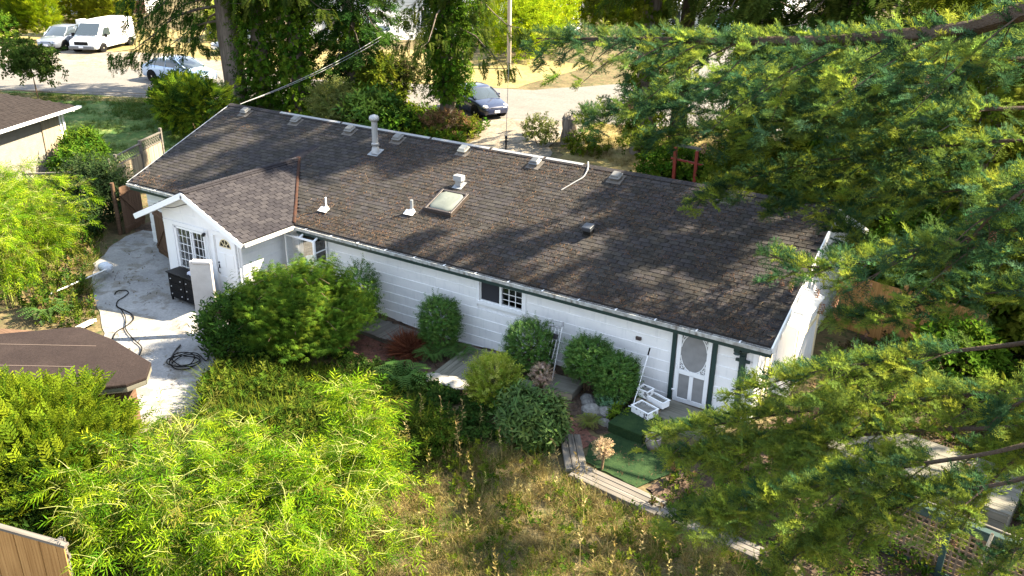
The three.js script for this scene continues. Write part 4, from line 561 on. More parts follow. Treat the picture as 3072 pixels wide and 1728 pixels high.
  { const t = thing('tree_stump', 'broken grey tree stump standing in the dry front lawn', 'stump', [-15.96, 0.8, -19.4]); const g = limb([[0, -0.1, 0], [0.02, 0.6, 0], [0.05, 1.35, 0.02]], 0.42, 0.34, 6, 12, 0.12); mesh('trunk', g, M.bark, t); mesh('jagged_top', Array.from({ length: 9 }, (_, i) => { const a = i * 0.7; return place(new THREE.ConeGeometry(0.12, rr(0.2, 0.5), 5).toNonIndexed(), Math.cos(a) * 0.24, 1.42, Math.sin(a) * 0.24, rr(-0.2, 0.2), 0, rr(-0.2, 0.2)); }), M.greyWood, t); }
}
// ---------- neighbour house, street, cars, far houses ----------
{
  reseed(41);
  { const t = thing('neighbour_house', 'cream stucco house corner with dark hipped roof at the left edge', 'house', [-34.58, 0.05, -5.6], -1.17);
    const rm = std({ roughness: 0.95, map: colorTex(256, 256, [0.5, 0.5], (u, v) => mix3([0.011, 0.009, 0.009], [0.03, 0.025, 0.024], fbm(u, v, 20, 20, 5, 4))), bumpMap: grain, bumpScale: 0.006 });
    const W = 12, D = 8, y0 = 2.68, y1 = 4.3, A = Math.atan2(y1 - y0, 4), c = [[0, y0, 0], [W, y0, 0], [W, y0, D], [0, y0, D]], r0 = [4, y1, 4], r1 = [W - 4, y1, 4], d = (p) => [p[0], p[1] - 0.14, p[2]];
    const q = (a, b, e, f) => [[...a, ...b, ...e], [...a, ...e, ...f]];
    const rf = mesh('roof', muv(tris([...q(c[0], r0, r1, c[1]), ...q(c[2], r1, r0, c[3]), [...c[0], ...c[3], ...r0], [...c[1], ...r1, ...c[2]], ...q(d(c[0]), d(c[1]), d(c[2]), d(c[3]))])), rm, t);
    const l = []; for (let r = 0; r < 27; r++) { const s = (r + 0.5) * 0.155, z = s * Math.cos(A), y = y0 + s * Math.sin(A); for (let x = z + 0.1; x < W - z - 0.1; x += 0.32) l.push(box(0.31, 0.014, 0.17, x + 0.16 - (r % 2) * 0.15, y + 0.008 + rr(0, 0.006), z, -A + 0.05)); } mesh('shingles', l, rm, rf, 'stuff');
    mesh('fascia', [box(W + 0.1, 0.15, 0.03, W / 2, y0 - 0.07, -0.02), box(0.03, 0.15, D, -0.02, y0 - 0.07, D / 2)], M.trim, t); mesh('gutter', [box(W + 0.2, 0.09, 0.1, W / 2, y0 - 0.05, -0.09)], M.trim, t);
    const stucco = std({ roughness: 0.95, map: colorTex(256, 256, [0.5, 0.5], (u, v) => mix3([0.17, 0.16, 0.135], [0.24, 0.225, 0.195], fbm(u, v, 10, 10, 5, 5))), bumpMap: grain, bumpScale: 0.01 });
    mesh('wall', box(W - 1.2, 3.2, D - 1.2, W / 2, 1.0, D / 2), stucco, t);
    for (let i = 0; i < 6; i++) mesh('wall_board', box(0.2, 2.75, 0.04, 0.86 + i * 0.205, 1.25, 0.57, 0, 0, 0, true), M.tanWood, t);
    mesh('downpipe', [box(0.08, 2.6, 0.07, 0.52, 1.25, 0.5), box(0.06, 0.06, 0.7, 0.52, 2.5, 0.2, 0.2)], M.trim, t); mesh('corner_post', box(0.12, 2.7, 0.12, 0.68, 1.3, 0.6), M.trim, t);
    mesh('chimney', [box(0.9, 1.5, 0.8, 3.2, 4.6, 4.6), box(1.05, 0.12, 0.95, 3.2, 5.36, 4.6)], M.stone, rf); }

  single('kerb_timber', 'dark timber edging between the side lawn and the street', 'kerb', strip([[-56, -8.2], [-49.9, -10.2], [-47.3, -11.5], [-43.4, -13.8], [-40, -15.4], [-37, -16.8]], [[-56, -8.0], [-49.9, -10.0], [-47.3, -11.3], [-43.4, -13.6], [-40, -15.2], [-37, -16.6]], 0.16, 40, 3, 0.03), M.darkBark);

  // cars: lofted bodies; x is forward
  const loft = (secs, cap = true) => { const n = secs[0].length, T = []; const P = secs.map((s) => [...s, ...s.slice().reverse().map(([x, y, z]) => [x, y, -z])]); const m = P[0].length; for (let i = 0; i < P.length - 1; i++) for (let j = 0; j < m - 1; j++) { const a = P[i][j], b = P[i + 1][j], c = P[i + 1][j + 1], d = P[i][j + 1]; T.push([...a, ...b, ...c], [...a, ...c, ...d]); } if (cap) for (const [Q, f] of [[P[0], 1], [P[P.length - 1], 0]]) for (let j = 1; j < m - 1; j++) T.push(f ? [...Q[0], ...Q[j], ...Q[j + 1]] : [...Q[0], ...Q[j + 1], ...Q[j]]); void n; return tris(T); };
  const smooth = (g) => { const q = mergeVerts(g); q.computeVertexNormals(); return q; };
  function mergeVerts(g) { const p = g.attributes.position, map = new Map(), pos = [], idx = []; for (let i = 0; i < p.count; i++) { const k = [p.getX(i), p.getY(i), p.getZ(i)].map((v) => Math.round(v * 1e4)).join(); if (!map.has(k)) { map.set(k, pos.length / 3); pos.push(p.getX(i), p.getY(i), p.getZ(i)); } idx.push(map.get(k)); } const q = new THREE.BufferGeometry(); q.setAttribute('position', new THREE.Float32BufferAttribute(pos, 3)); const ix = []; for (let i = 0; i < idx.length; i += 3) if (idx[i] !== idx[i + 1] && idx[i] !== idx[i + 2] && idx[i + 1] !== idx[i + 2]) ix.push(idx[i], idx[i + 1], idx[i + 2]); q.setIndex(ix); return q; }
  const carPaint = (c) => new THREE.MeshPhysicalMaterial({ color: RGB(...c), metalness: 0.25, roughness: 0.35, clearcoat: 1, clearcoatRoughness: 0.06 });
  const glassDark = new THREE.MeshPhysicalMaterial({ color: RGB(0.03, 0.04, 0.045), roughness: 0.06, clearcoat: 1, clearcoatRoughness: 0.02 });
  const rimM = std({ color: RGB(0.6, 0.58, 0.5), metalness: 0.5, roughness: 0.35 }), lampM = std({ color: RGB(0.8, 0.8, 0.78), roughness: 0.1 }), tailM = std({ color: RGB(0.4, 0.01, 0.01), roughness: 0.2 }), plateM = std({ color: RGB(0.7, 0.72, 0.75) });
  const wheel = (t, x, z, r) => { const s = Math.sign(z), w = mesh('wheel', place(lathe([[r * 0.6, -0.1], [r * 0.92, -0.1], [r, -0.07], [r, 0.07], [r * 0.92, 0.1], [r * 0.6, 0.1]], 26), x, r, z, Math.PI / 2), M.rubber, t); mesh('rim', [place(lathe([[r * 0.62, -0.06], [r * 0.64, 0.08], [r * 0.58, 0.075], [r * 0.55, -0.02], [0, -0.02]], 22), x, r, z, s * Math.PI / 2), ...[0, 1, 2, 3, 4, 5, 6].map((k) => { const a = k * 0.8976; return box(r * 0.5, 0.07, 0.04, x + Math.cos(a) * r * 0.3, r + Math.sin(a) * r * 0.3, z + s * 0.055, 0, 0, a); }), place(new THREE.CylinderGeometry(r * 0.14, r * 0.14, 0.05, 10).toNonIndexed(), x, r, z + s * 0.06, Math.PI / 2)], rimM, w); };
  function sedan(name, label, cat, pos, ry, col, o = {}) {
    const t = thing(name, label, cat, pos, ry), L = o.L ?? 4.45, W = (o.W ?? 1.72) / 2, k = L / 4.45, hb = o.roof ?? 1.42, m = carPaint(col);
    const sec = (x, w, lo, sh, dk, dw) => [[x, lo, w * 0.86], [x, lo + 0.12, w * 0.97], [x, (lo + sh) / 2 + 0.05, w], [x, sh - 0.05, w * 0.975], [x, sh, w * 0.92], [x, dk, dw], [x, dk + 0.02, dw * 0.5], [x, dk + 0.03, 0]];
    const S = [[-2.22, 0.70, 0.36, 0.72, 0.78, 0.5], [-2.16, 0.86, 0.27, 0.86, 0.92, 0.62], [-1.9, 0.95, 0.24, 0.94, 0.99, 0.72], [-1.3, 1, 0.22, 0.95, 1.0, 0.74], [0, 1, 0.2, 0.92, 0.96, 0.75], [0.75, 1, 0.2, 0.88, 0.95, 0.75], [1.3, 0.99, 0.22, 0.82, 0.88, 0.74], [1.85, 0.94, 0.23, 0.72, 0.77, 0.68], [2.12, 0.82, 0.25, 0.62, 0.66, 0.56], [2.22, 0.66, 0.32, 0.54, 0.56, 0.44]].map(([x, w, a, b, c, d]) => sec(x * k, w * W, a, b, c, d * W / 0.86 * 0.95));
    mesh('body', smooth(loft(S)), m, t);
    const gh = (x, y, w) => [[x, 0.9, w * 0.96], [x, 0.9 + (y - 0.9) * 0.5, w * 0.9], [x, y, w * 0.78], [x, y + 0.01, 0]];
    mesh('windows', smooth(loft([[-1.75, 0.93, 0.9], [-1.05, hb - 0.06, 0.93], [-0.5, hb - 0.015, 0.95], [0.1, hb - 0.02, 0.95], [0.5, hb - 0.1, 0.93], [1.2, 0.93, 0.9]].map(([x, y, w]) => gh(x * k, y, w * W)))), glassDark, t);
    const rp = (x, y, w) => [[x, y - 0.05, w * 0.83], [x, y, w * 0.76], [x, y + 0.025, w * 0.4], [x, y + 0.03, 0]];
    mesh('roof_panel', smooth(loft([[-1.1, hb - 0.07, 0.9], [-0.5, hb, 0.93], [0.1, hb - 0.005, 0.93], [0.45, hb - 0.075, 0.9]].map(([x, y, w]) => rp(x * k, y, w * W)))), m, t);
    for (const s of [1, -1]) { mesh('pillar', [limb([[1.18 * k, 0.93, s * W * 0.86], [0.8 * k, 1.15, s * W * 0.82], [0.45 * k, hb - 0.07, s * W * 0.72]], 0.035, 0.035, 6, 5, 0), limb([[-0.25 * k, 0.93, s * W * 0.92], [-0.27 * k, hb - 0.03, s * W * 0.76]], 0.04, 0.03, 4, 5, 0), limb([[-1.72 * k, 0.95, s * W * 0.84], [-1.4 * k, 1.18, s * W * 0.8], [-1.05 * k, hb - 0.06, s * W * 0.72]], 0.06, 0.04, 6, 5, 0)], m, t); mesh('headlight', place(new THREE.SphereGeometry(0.16, 10, 8).toNonIndexed().scale(1.2, 0.55, 0.9), 1.98 * k, 0.66, s * W * 0.68), lampM, t); mesh('tail_light', rbox(0.1, 0.16, 0.3, 0.03, -2.14 * k, 0.8, s * W * 0.68), tailM, t); mesh('mirror', rbox(0.1, 0.11, 0.2, 0.03, 0.7 * k, 1.0, s * (W + 0.07)), m, t); mesh('door_seam', [box(0.012, 0.6, 0.012, -0.3 * k, 0.62, s * W * 0.995), box(0.012, 0.6, 0.012, 0.75 * k, 0.62, s * W * 0.99), box(0.18, 0.03, 0.02, 0.0, 0.8, s * W * 0.99)], M.black, t); }
    for (const x of [1.35, -1.3]) for (const s of [1, -1]) { mesh('wheel_arch', place(new THREE.CylinderGeometry(0.37, 0.37, 0.3, 22).toNonIndexed(), x * k, 0.34, s * (W - 0.138), Math.PI / 2), M.rubber, t); wheel(t, x * k, s * (W - 0.07), 0.315); }
    mesh('grille', [box(0.06, 0.07, W * 0.8, 2.175 * k, 0.585, 0), box(0.06, 0.1, W * 1.2, 2.16 * k, 0.36, 0)], M.black, t); mesh('licence_plate', [box(0.02, 0.12, 0.3, 2.225 * k, 0.42, 0), box(0.02, 0.12, 0.3, -2.23 * k, 0.6, 0)], plateM, t);
    return t;
  }
  sedan('parked_car', 'dark navy blue sedan parked on the gravel beside the ivy covered trunk', 'car', [-23.5, 1.02, -22.3], -0.46, [0.012, 0.018, 0.05]).scale.setScalar(1.06);
  sedan('parked_car', 'pale blue sedan half hidden behind the bush and bare trunk', 'car', [-44.3, 1.03, -18.8], 0.12, [0.40, 0.52, 0.68], { L: 4.8 }).scale.setScalar(1.08);
  sedan('parked_car', 'silver grey hatchback parked left of the white van', 'car', [-64.0, 1.03, -23.4], -1.15, [0.16, 0.18, 0.22], { L: 4.3, roof: 1.5 }).scale.setScalar(1.15);
  sedan('parked_car', 'dark car across the street, seen just right of the bare trunk', 'car', [-51.2, 1.03, -30.2], -1.75, [0.02, 0.022, 0.028], { roof: 1.5 }).scale.setScalar(1.1);
  sedan('parked_car', 'white car with red tail lights in front of the grey house', 'car', [-47.0, 1.03, -42.0], 2.3, [0.72, 0.73, 0.74], { roof: 1.5 });
  sedan('parked_car', 'dark car far behind the spruce branches left of the bare trunk', 'car', [-60.5, 1.03, -36.5], -1.3, [0.015, 0.015, 0.018]);
  { const t = thing('delivery_van', 'white high roofed delivery van parked on the gravel verge', 'van', [-61.3, 1.03, -24.9], -1.12), m = std({ color: RGB(0.8, 0.81, 0.82), roughness: 0.35 }), W = 1.02;
    t.scale.set(1.12, 0.88, 1.12);
    const sec = (x, w, lo, wa, tw, top) => [[x, lo, w * 0.94], [x, lo + 0.15, w], [x, wa * 0.6, w], [x, wa, w * 0.98], [x, lerp(wa, top, 0.6), lerp(w, tw, 0.55)], [x, top - 0.1, tw], [x, top, tw * 0.85], [x, top + 0.03, 0]];
    mesh('body', smooth(loft([[-2.75, 0.95, 0.5, 1.2, 0.84, 2.4], [-2.7, 0.98, 0.4, 1.2, 0.88, 2.48], [-1, 1, 0.35, 1.25, 0.9, 2.52], [0.8, 1, 0.35, 1.25, 0.9, 2.5], [1.15, 1, 0.35, 1.25, 0.86, 2.36], [1.85, 0.99, 0.35, 1.25, 0.8, 1.45], [2.0, 0.98, 0.35, 1.15, 0.8, 1.26], [2.55, 0.93, 0.35, 1.0, 0.72, 1.1], [2.72, 0.82, 0.38, 0.85, 0.6, 0.95]].map(([x, w, lo, wa, tw, top]) => sec(x, w * W, lo, wa, tw * W, top)))), m, t);
    mesh('windscreen', tris([[1.93, 1.42, -0.82, 1.93, 1.42, 0.82, 1.2, 2.32, 0.72], [1.93, 1.42, -0.82, 1.2, 2.32, 0.72, 1.2, 2.32, -0.72]]).translate(0.03, 0.02, 0), glassDark, t);
    for (const s of [1, -1]) { mesh('side_window', tris([[1.75, 1.35, s * 1.0, 0.65, 1.35, s * 1.025, 0.65, 2.0, s * 0.95], [1.75, 1.35, s * 1.0, 0.65, 2.0, s * 0.95, 1.25, 2.0, s * 0.93]]).translate(0, 0, s * 0.03), glassDark, t); mesh('headlight', rbox(0.3, 0.2, 0.3, 0.05, 2.5, 0.95, s * 0.72), lampM, t); mesh('mirror', rbox(0.12, 0.3, 0.2, 0.04, 1.55, 1.4, s * 1.2), M.black, t); mesh('sill_trim', box(3.0, 0.14, 0.03, -0.1, 0.6, s * 1.025), M.lead, t); }
    mesh('grille', rbox(0.1, 0.3, 1.0, 0.04, 2.69, 0.84, 0), M.black, t); mesh('bumper', rbox(0.3, 0.3, 1.9, 0.08, 2.62, 0.48, 0), std({ color: RGB(0.12, 0.125, 0.13), roughness: 0.6 }), t); mesh('licence_plate', box(0.03, 0.15, 0.32, 2.79, 0.55, 0), plateM, t);
    for (const x of [1.75, -1.9]) for (const s of [1, -1]) { mesh('wheel_arch', place(new THREE.CylinderGeometry(0.42, 0.42, 0.3, 20).toNonIndexed(), x, 0.38, s * 0.885, Math.PI / 2), M.rubber, t); wheel(t, x, s * 0.955, 0.36); } }

  // poles and wires
  const poleM = std({ roughness: 0.9, map: colorTex(64, 256, [1, 0.3], (u, v) => mix3([0.30, 0.25, 0.19], [0.48, 0.42, 0.33], fbm(u, v, 8, 4, 3, 4))) });
  single('utility_pole', 'tall wooden utility pole by the dry lawn across the street', 'pole', [cyl(0.16, 0.14, 14, -30.3, 7.9, -36.3, 10), cyl(0.05, 0.05, 3, -30.12, 2.5, -36.2, 6)], poleM);
  single('utility_pole', 'pale wooden pole in the gap of the hedge at upper left', 'pole', [place(cyl(0.3, 0.26, 14, 0, 7, 0, 10), -73.0, 0.9, -27.5, 0, 0, 0.06)], poleM);
  { const a = V(-33.1, 8.6, -36.8), b = V(-22.9, 4.25, -5.2), l = []; for (const [k, r] of [[0, 0.014], [0.16, 0.009]]) { const p = []; for (let i = 0; i <= 10; i++) { const t = i / 10, q = a.clone().lerp(b, t); q.y -= 4 * 1.0 * t * (1 - t) + k * Math.sin(t * 3.14); p.push(q); } l.push(tube(curve(p), r, 40, 5)); } single('service_wire', 'pale double wire sagging from the street to the roof', 'wire', l, M.lead); }
  single('guy_wire', 'thin vertical wire above the little mast on the roof ridge', 'wire', tube([[-13.5, 3.35, -9.85], [-21.8, 5.2, -23], [-30.3, 8.3, -36.2]], 0.012, 12, 4), M.dark);

  // far houses
  const sidingFar = (c) => std({ roughness: 0.8, map: colorTex(64, 128, [0.5, 1], (u, v) => { const k = ((v * 4) % 1) < 0.12 ? 0.6 : 1; return c.map((e) => e * k); }) });
  const farHouse = (label, pos, ry, w, h, d, rise, wc, rc, wins, extra) => { const t = thing('far_house', label, 'house', pos, ry); const wl = mesh('wall', box(w, h, d, 0, h / 2, 0), wc, t); const s = new THREE.Shape([[-d / 2 - 0.5, h - 0.1], [0, h + rise], [d / 2 + 0.5, h - 0.1], [d / 2 + 0.5, h - 0.28], [0, h + rise - 0.2], [-d / 2 - 0.5, h - 0.28]].map((p) => new THREE.Vector2(...p))); const g = new THREE.ExtrudeGeometry(s, { depth: w + 0.8, bevelEnabled: false }); g.rotateY(Math.PI / 2); g.translate(-w / 2 - 0.4, 0, 0); mesh('roof', muv(g), rc, t); const gb = new THREE.Shape([[-d / 2, h - 0.05], [0, h + rise - 0.25], [d / 2, h - 0.05]].map((p) => new THREE.Vector2(...p))); const gg = new THREE.ExtrudeGeometry(gb, { depth: w - 0.02, bevelEnabled: false }); gg.rotateY(Math.PI / 2); gg.translate(-w / 2 + 0.01, 0, 0); mesh('gable', muv(gg), wc, t);
    for (const [x, y, ww, hh, side] of wins) { const wd = side ? mesh('window', box(0.1, hh + 0.16, ww + 0.16, w / 2 + 0.01, y, x), M.trim, t) : mesh('window', box(ww + 0.16, hh + 0.16, 0.1, x, y, d / 2 + 0.01), M.trim, t); mesh('pane', side ? box(0.04, hh, ww, w / 2 + 0.06, y, x) : box(ww, hh, 0.04, x, y, d / 2 + 0.06), glassDark, wd); mesh('glazing_bar', side ? box(0.05, hh, 0.05, w / 2 + 0.07, y, x) : box(0.05, hh, 0.05, x, y, d / 2 + 0.07), M.trim, wd); }
    if (extra) extra(t, wl); return t; };
  const greyRoof = std({ color: RGB(0.40, 0.39, 0.38), roughness: 0.9, bumpMap: grain, bumpScale: 0.02 }), sid = sidingFar([0.50, 0.52, 0.53]);
  farHouse('pale grey sided house across the street behind the trees', [-50.5, 1, -46.5], 0.9, 15, 5.4, 8, 2.2, sid, greyRoof, [[-5, 1.7, 1.6, 1.2], [-1.5, 1.7, 1.2, 1.2], [3.5, 1.7, 2, 1.4], [-3.5, 4.2, 1.5, 1.2], [2, 4.2, 1.5, 1.2]], (t) => { mesh('entry_step', box(2, 0.5, 1.2, 0.6, 0.2, 4.6), M.trim, t); });
  farHouse('small white trimmed garage with light roof near the utility pole', [-42.0, 1, -60.5], 0.15, 6.6, 2.9, 7, 1.7, sidingFar([0.60, 0.64, 0.68]), greyRoof, [[-1.8, 1.3, 1.3, 1.0], [1.9, 1.4, 0.9, 1.9]], (t) => { mesh('white_fence', box(0.15, 2.4, 6, 4.2, 1.2, 3.2), M.trim, t); });
  farHouse('white and brick house behind the hedge at upper left', [-92, 1, -39], 0.75, 22, 4.6, 9, 1.8, sidingFar([0.66, 0.66, 0.66]), greyRoof, [[-6, 2.8, 2, 1.4], [0, 2.8, 1.4, 1.4], [6, 2.8, 2.4, 1.4]], (t) => { for (let r = 0; r < 5; r++) mesh('brick_course', box(22.1, 0.24, 0.12, 0, 0.2 + r * 0.26, 4.55), std({ color: RGB(0.20 + 0.01 * r, 0.09, 0.07), roughness: 0.9, bumpMap: grain, bumpScale: 0.01 }), t); mesh('garage_door', rbox(2.6, 2.3, 0.1, 0.03, 3.0, 1.15, 4.62), M.trim, t); mesh('porch_panel', box(1.8, 3.2, 0.14, -2.6, 1.9, 4.62), std({ color: RGB(0.5, 0.58, 0.66), roughness: 0.6 }), t); });
  farHouse('house with teal door and pale roof behind the cone shaped hedge', [-24, 1, -66], -0.1, 13, 3.0, 8, 1.6, sidingFar([0.62, 0.63, 0.62]), std({ color: RGB(0.55, 0.55, 0.56), roughness: 0.85 }), [[-3.5, 1.6, 1.8, 1.2], [3.8, 1.6, 1.6, 1.2]], (t) => { mesh('door', rbox(1.0, 2.1, 0.08, 0.02, 0.6, 1.05, 4.05), std({ color: RGB(0.10, 0.24, 0.24), roughness: 0.5 }), t); });
  farHouse('pale house wall showing between the spruce branches at right', [6, 1, -38], -0.5, 12, 3.2, 8, 1.8, sidingFar([0.66, 0.68, 0.72]), greyRoof, [[-3, 1.7, 1.8, 1.2], [3, 1.7, 1.8, 1.2]]);
  { const t = thing('board_fence', 'long grey board fence far behind the garage', 'fence', [-46.7, 1, -81], 0.5); for (let i = 0; i < 44; i++) mesh('board', box(0.42, 1.9, 0.04, -9.6 + i * 0.44, 0.95, 0.02 * (i % 2)), M.tanWood, t); mesh('rail', box(19.4, 0.1, 0.08, 0, 1.9, 0), M.greyWood, t); }
  { const t = thing('mailbox', 'small white box on a post beside the van', 'box', [-66.5, 1, -26.6], -1.1); mesh('post', box(0.12, 1.0, 0.12, 0, 0.5, 0), M.greyWood, t); mesh('cabinet', rbox(0.8, 0.9, 0.5, 0.04, 0, 1.3, 0), M.trim, t); }
}
// ---------- foliage pieces (each about one unit long, growing along +y) ----------
const leafTri = (l, p, d, n, L, w, fold = 0.3) => { // a pointed leaf of two faces
  const s = d.clone().cross(n).normalize().multiplyScalar(w / 2), m = p.clone().addScaledVector(d, L * 0.42), t = p.clone().addScaledVector(d, L), u = n.clone().multiplyScalar(w * fold);
  const a = m.clone().add(s).add(u), b = m.clone().sub(s).add(u);
  l.push([p.x, p.y, p.z, a.x, a.y, a.z, t.x, t.y, t.z], [p.x, p.y, p.z, t.x, t.y, t.z, b.x, b.y, b.z]);
};
function spruceSpray(seedN) {
  reseed(seedN); const l = [];
  const twig = (o, d, L, n, nl) => { for (let i = 0; i < n; i++) { const t = i / n, a = i * 2.4, s = d.clone().cross(V(0.3, 0.2, 1)).normalize(), q = d.clone().cross(s); const r = s.multiplyScalar(Math.cos(a)).addScaledVector(q, Math.sin(a)); if (r.z < -0.55) continue; const p = o.clone().addScaledVector(d, t * L), e = r.multiplyScalar(0.8).addScaledVector(d, 0.65).add(V(0, 0, 0.12)).normalize().multiplyScalar(nl * (t > 0.85 ? 0.75 : 1) * rr(0.85, 1.1)), w = e.clone().cross(d).normalize().multiplyScalar(0.02); l.push([p.x - w.x, p.y - w.y, p.z - w.z, p.x + w.x, p.y + w.y, p.z + w.z, p.x + e.x, p.y + e.y, p.z + e.z]); } };
  twig(V(0, 0, 0), V(0, 1, 0), 1, 38, 0.2);
  for (const [y, s, L] of [[0.12, 1, 0.5], [0.18, -1, 0.5], [0.36, 1, 0.46], [0.44, -1, 0.44], [0.62, 1, 0.32], [0.68, -1, 0.3]]) twig(V(0, y, 0), V(s * 0.85, 0.55, rr(-0.25, 0.25)).normalize(), L, 15, 0.18);
  return tris(l);
}
function firSpray(seedN, droop = 0.25) { // a coarse flat spray for trees farther off
  reseed(seedN); const l = [];
  for (let i = 0; i < 13; i++) { const y = 0.05 + i * 0.072; for (const s of [1, -1]) { const d = V(s * rr(0.7, 1), rr(0.5, 0.8), rr(-0.25, 0.12)).normalize(); leafTri(l, V(0, y, -droop * y * y), d, V(rr(-0.3, 0.3), 0, 1).normalize(), (0.46 - 0.3 * y) * rr(0.8, 1.15), 0.085, 0.15); } }
  leafTri(l, V(0, 0.75, -droop * 0.6), V(0, 1, -0.4).normalize(), V(0, 0.2, 1), 0.34, 0.09); return tris(l);
}
function cedarSpray(seedN) { reseed(seedN); const l = []; for (let i = 0; i < 10; i++) { const y = i * 0.09, s = i % 2 ? 1 : -1; for (let k = 0; k < 3; k++) leafTri(l, V(s * 0.07 * k, y + 0.04 * k, -0.1 * y), V(s * rr(0.5, 0.9), rr(0.6, 0.9), rr(-0.5, 0.1)).normalize(), V(rr(-0.4, 0.4), 0, 1).normalize(), 0.26 - 0.1 * y, 0.10, 0.1); } return tris(l); }
function leafSpray(seedN, n = 9, L = 0.42, w = 0.26) { reseed(seedN); const l = []; for (let i = 0; i < n; i++) { const a = i * 2.4, y = 0.1 + 0.8 * i / n; const d = V(Math.cos(a) * 0.8, rr(0.1, 0.8), Math.sin(a) * 0.8).normalize(); const nn = V(-d.x * 0.3, 1, -d.z * 0.3 + 0.4).normalize(); leafTri(l, V(d.x * 0.05, y, d.z * 0.05), d, nn.sub(d.clone().multiplyScalar(nn.dot(d))).normalize(), L * rr(0.75, 1.2), w * rr(0.85, 1.1), 0.22); } return tris(l); }
function bambooSpray(seedN) { reseed(seedN); const l = []; for (let i = 0; i < 8; i++) { const y = 0.12 + i * 0.1, s = i % 2 ? 1 : -1; const d = V(s * rr(0.45, 0.9), rr(0.35, 0.8), rr(-0.45, 0.1)).normalize(); leafTri(l, V(0, y, -0.12 * y * y), d, V(rr(-0.3, 0.3), 0, 1).normalize(), rr(0.28, 0.46), rr(0.042, 0.058), 0.12); } leafTri(l, V(0, 0.9, -0.1), V(0, 0.9, -0.4).normalize(), V(0, 0.3, 1), 0.42, 0.055); l.push([-0.008, 0, 0, 0.008, 0, 0, 0, 0.92, -0.1]); return tris(l); }
function mapleSpray(seedN) { reseed(seedN); const l = []; for (let i = 0; i < 4; i++) { const y = 0.15 + i * 0.22, a0 = rr(0, 6.3), c = V(Math.cos(a0) * 0.22, y, Math.sin(a0) * 0.12); for (let k = 0; k < 6; k++) { const a = (k - 2.5) * 0.5; leafTri(l, c, V(Math.sin(a), Math.cos(a) * 0.7, -0.35 - 0.2 * Math.abs(a)).normalize(), V(rr(-0.2, 0.2), 0.2, 1).normalize(), 0.44 - 0.08 * Math.abs(a), 0.052, 0.1); } } return tris(l); }
function grassTuft(seedN, n = 9, w = 0.03, sp = 0.5) { reseed(seedN); const l = []; for (let i = 0; i < n; i++) { const a = rr(0, 6.3), r = rr(0, 0.18), h = rr(0.5, 1), o = V(Math.cos(a) * r, 0, Math.sin(a) * r), b = rr(0.1, sp), d = V(Math.cos(a + rr(-0.6, 0.6)) * b, h, Math.sin(a + rr(-0.6, 0.6)) * b), s = V(-Math.sin(a), 0, Math.cos(a)).multiplyScalar(w), m = o.clone().addScaledVector(d, 0.55), e = o.clone().add(d).add(V(d.x * 0.7, -0.12 * b, d.z * 0.7)); l.push([o.x - s.x, 0, o.z - s.z, o.x + s.x, 0, o.z + s.z, m.x, m.y, m.z], [m.x - s.x * 0.8, m.y, m.z - s.z * 0.8, m.x + s.x * 0.8, m.y, m.z + s.z * 0.8, e.x, e.y, e.z]); } return tris(l); }
function seedStalk(seedN) { reseed(seedN); const l = []; l.push([-0.006, 0, 0, 0.006, 0, 0, 0.04, 0.95, 0.02]); for (let i = 0; i < 14; i++) { const y = 0.55 + i * 0.033; leafTri(l, V(0.03 * y, y, 0.01), V(rr(-1, 1), rr(0.2, 1), rr(-1, 1)).normalize(), rdir(), rr(0.05, 0.1), 0.03, 0.1); } return tris(l); }
const G = { spruce: [1, 2, 3].map((s) => spruceSpray(100 + s)), fir: firSpray(111), fir2: firSpray(112, 0.6), cedar: cedarSpray(113), leaf: leafSpray(114), big: leafSpray(115, 7, 0.6, 0.3), small: leafSpray(116, 14, 0.22, 0.13), ivy: leafSpray(117, 8, 0.34, 0.32), bamboo: bambooSpray(118), maple: mapleSpray(119), tuft: grassTuft(120), wild: grassTuft(121, 12, 0.018, 0.9), stalk: seedStalk(122), laurel: leafSpray(123, 9, 0.5, 0.17) };
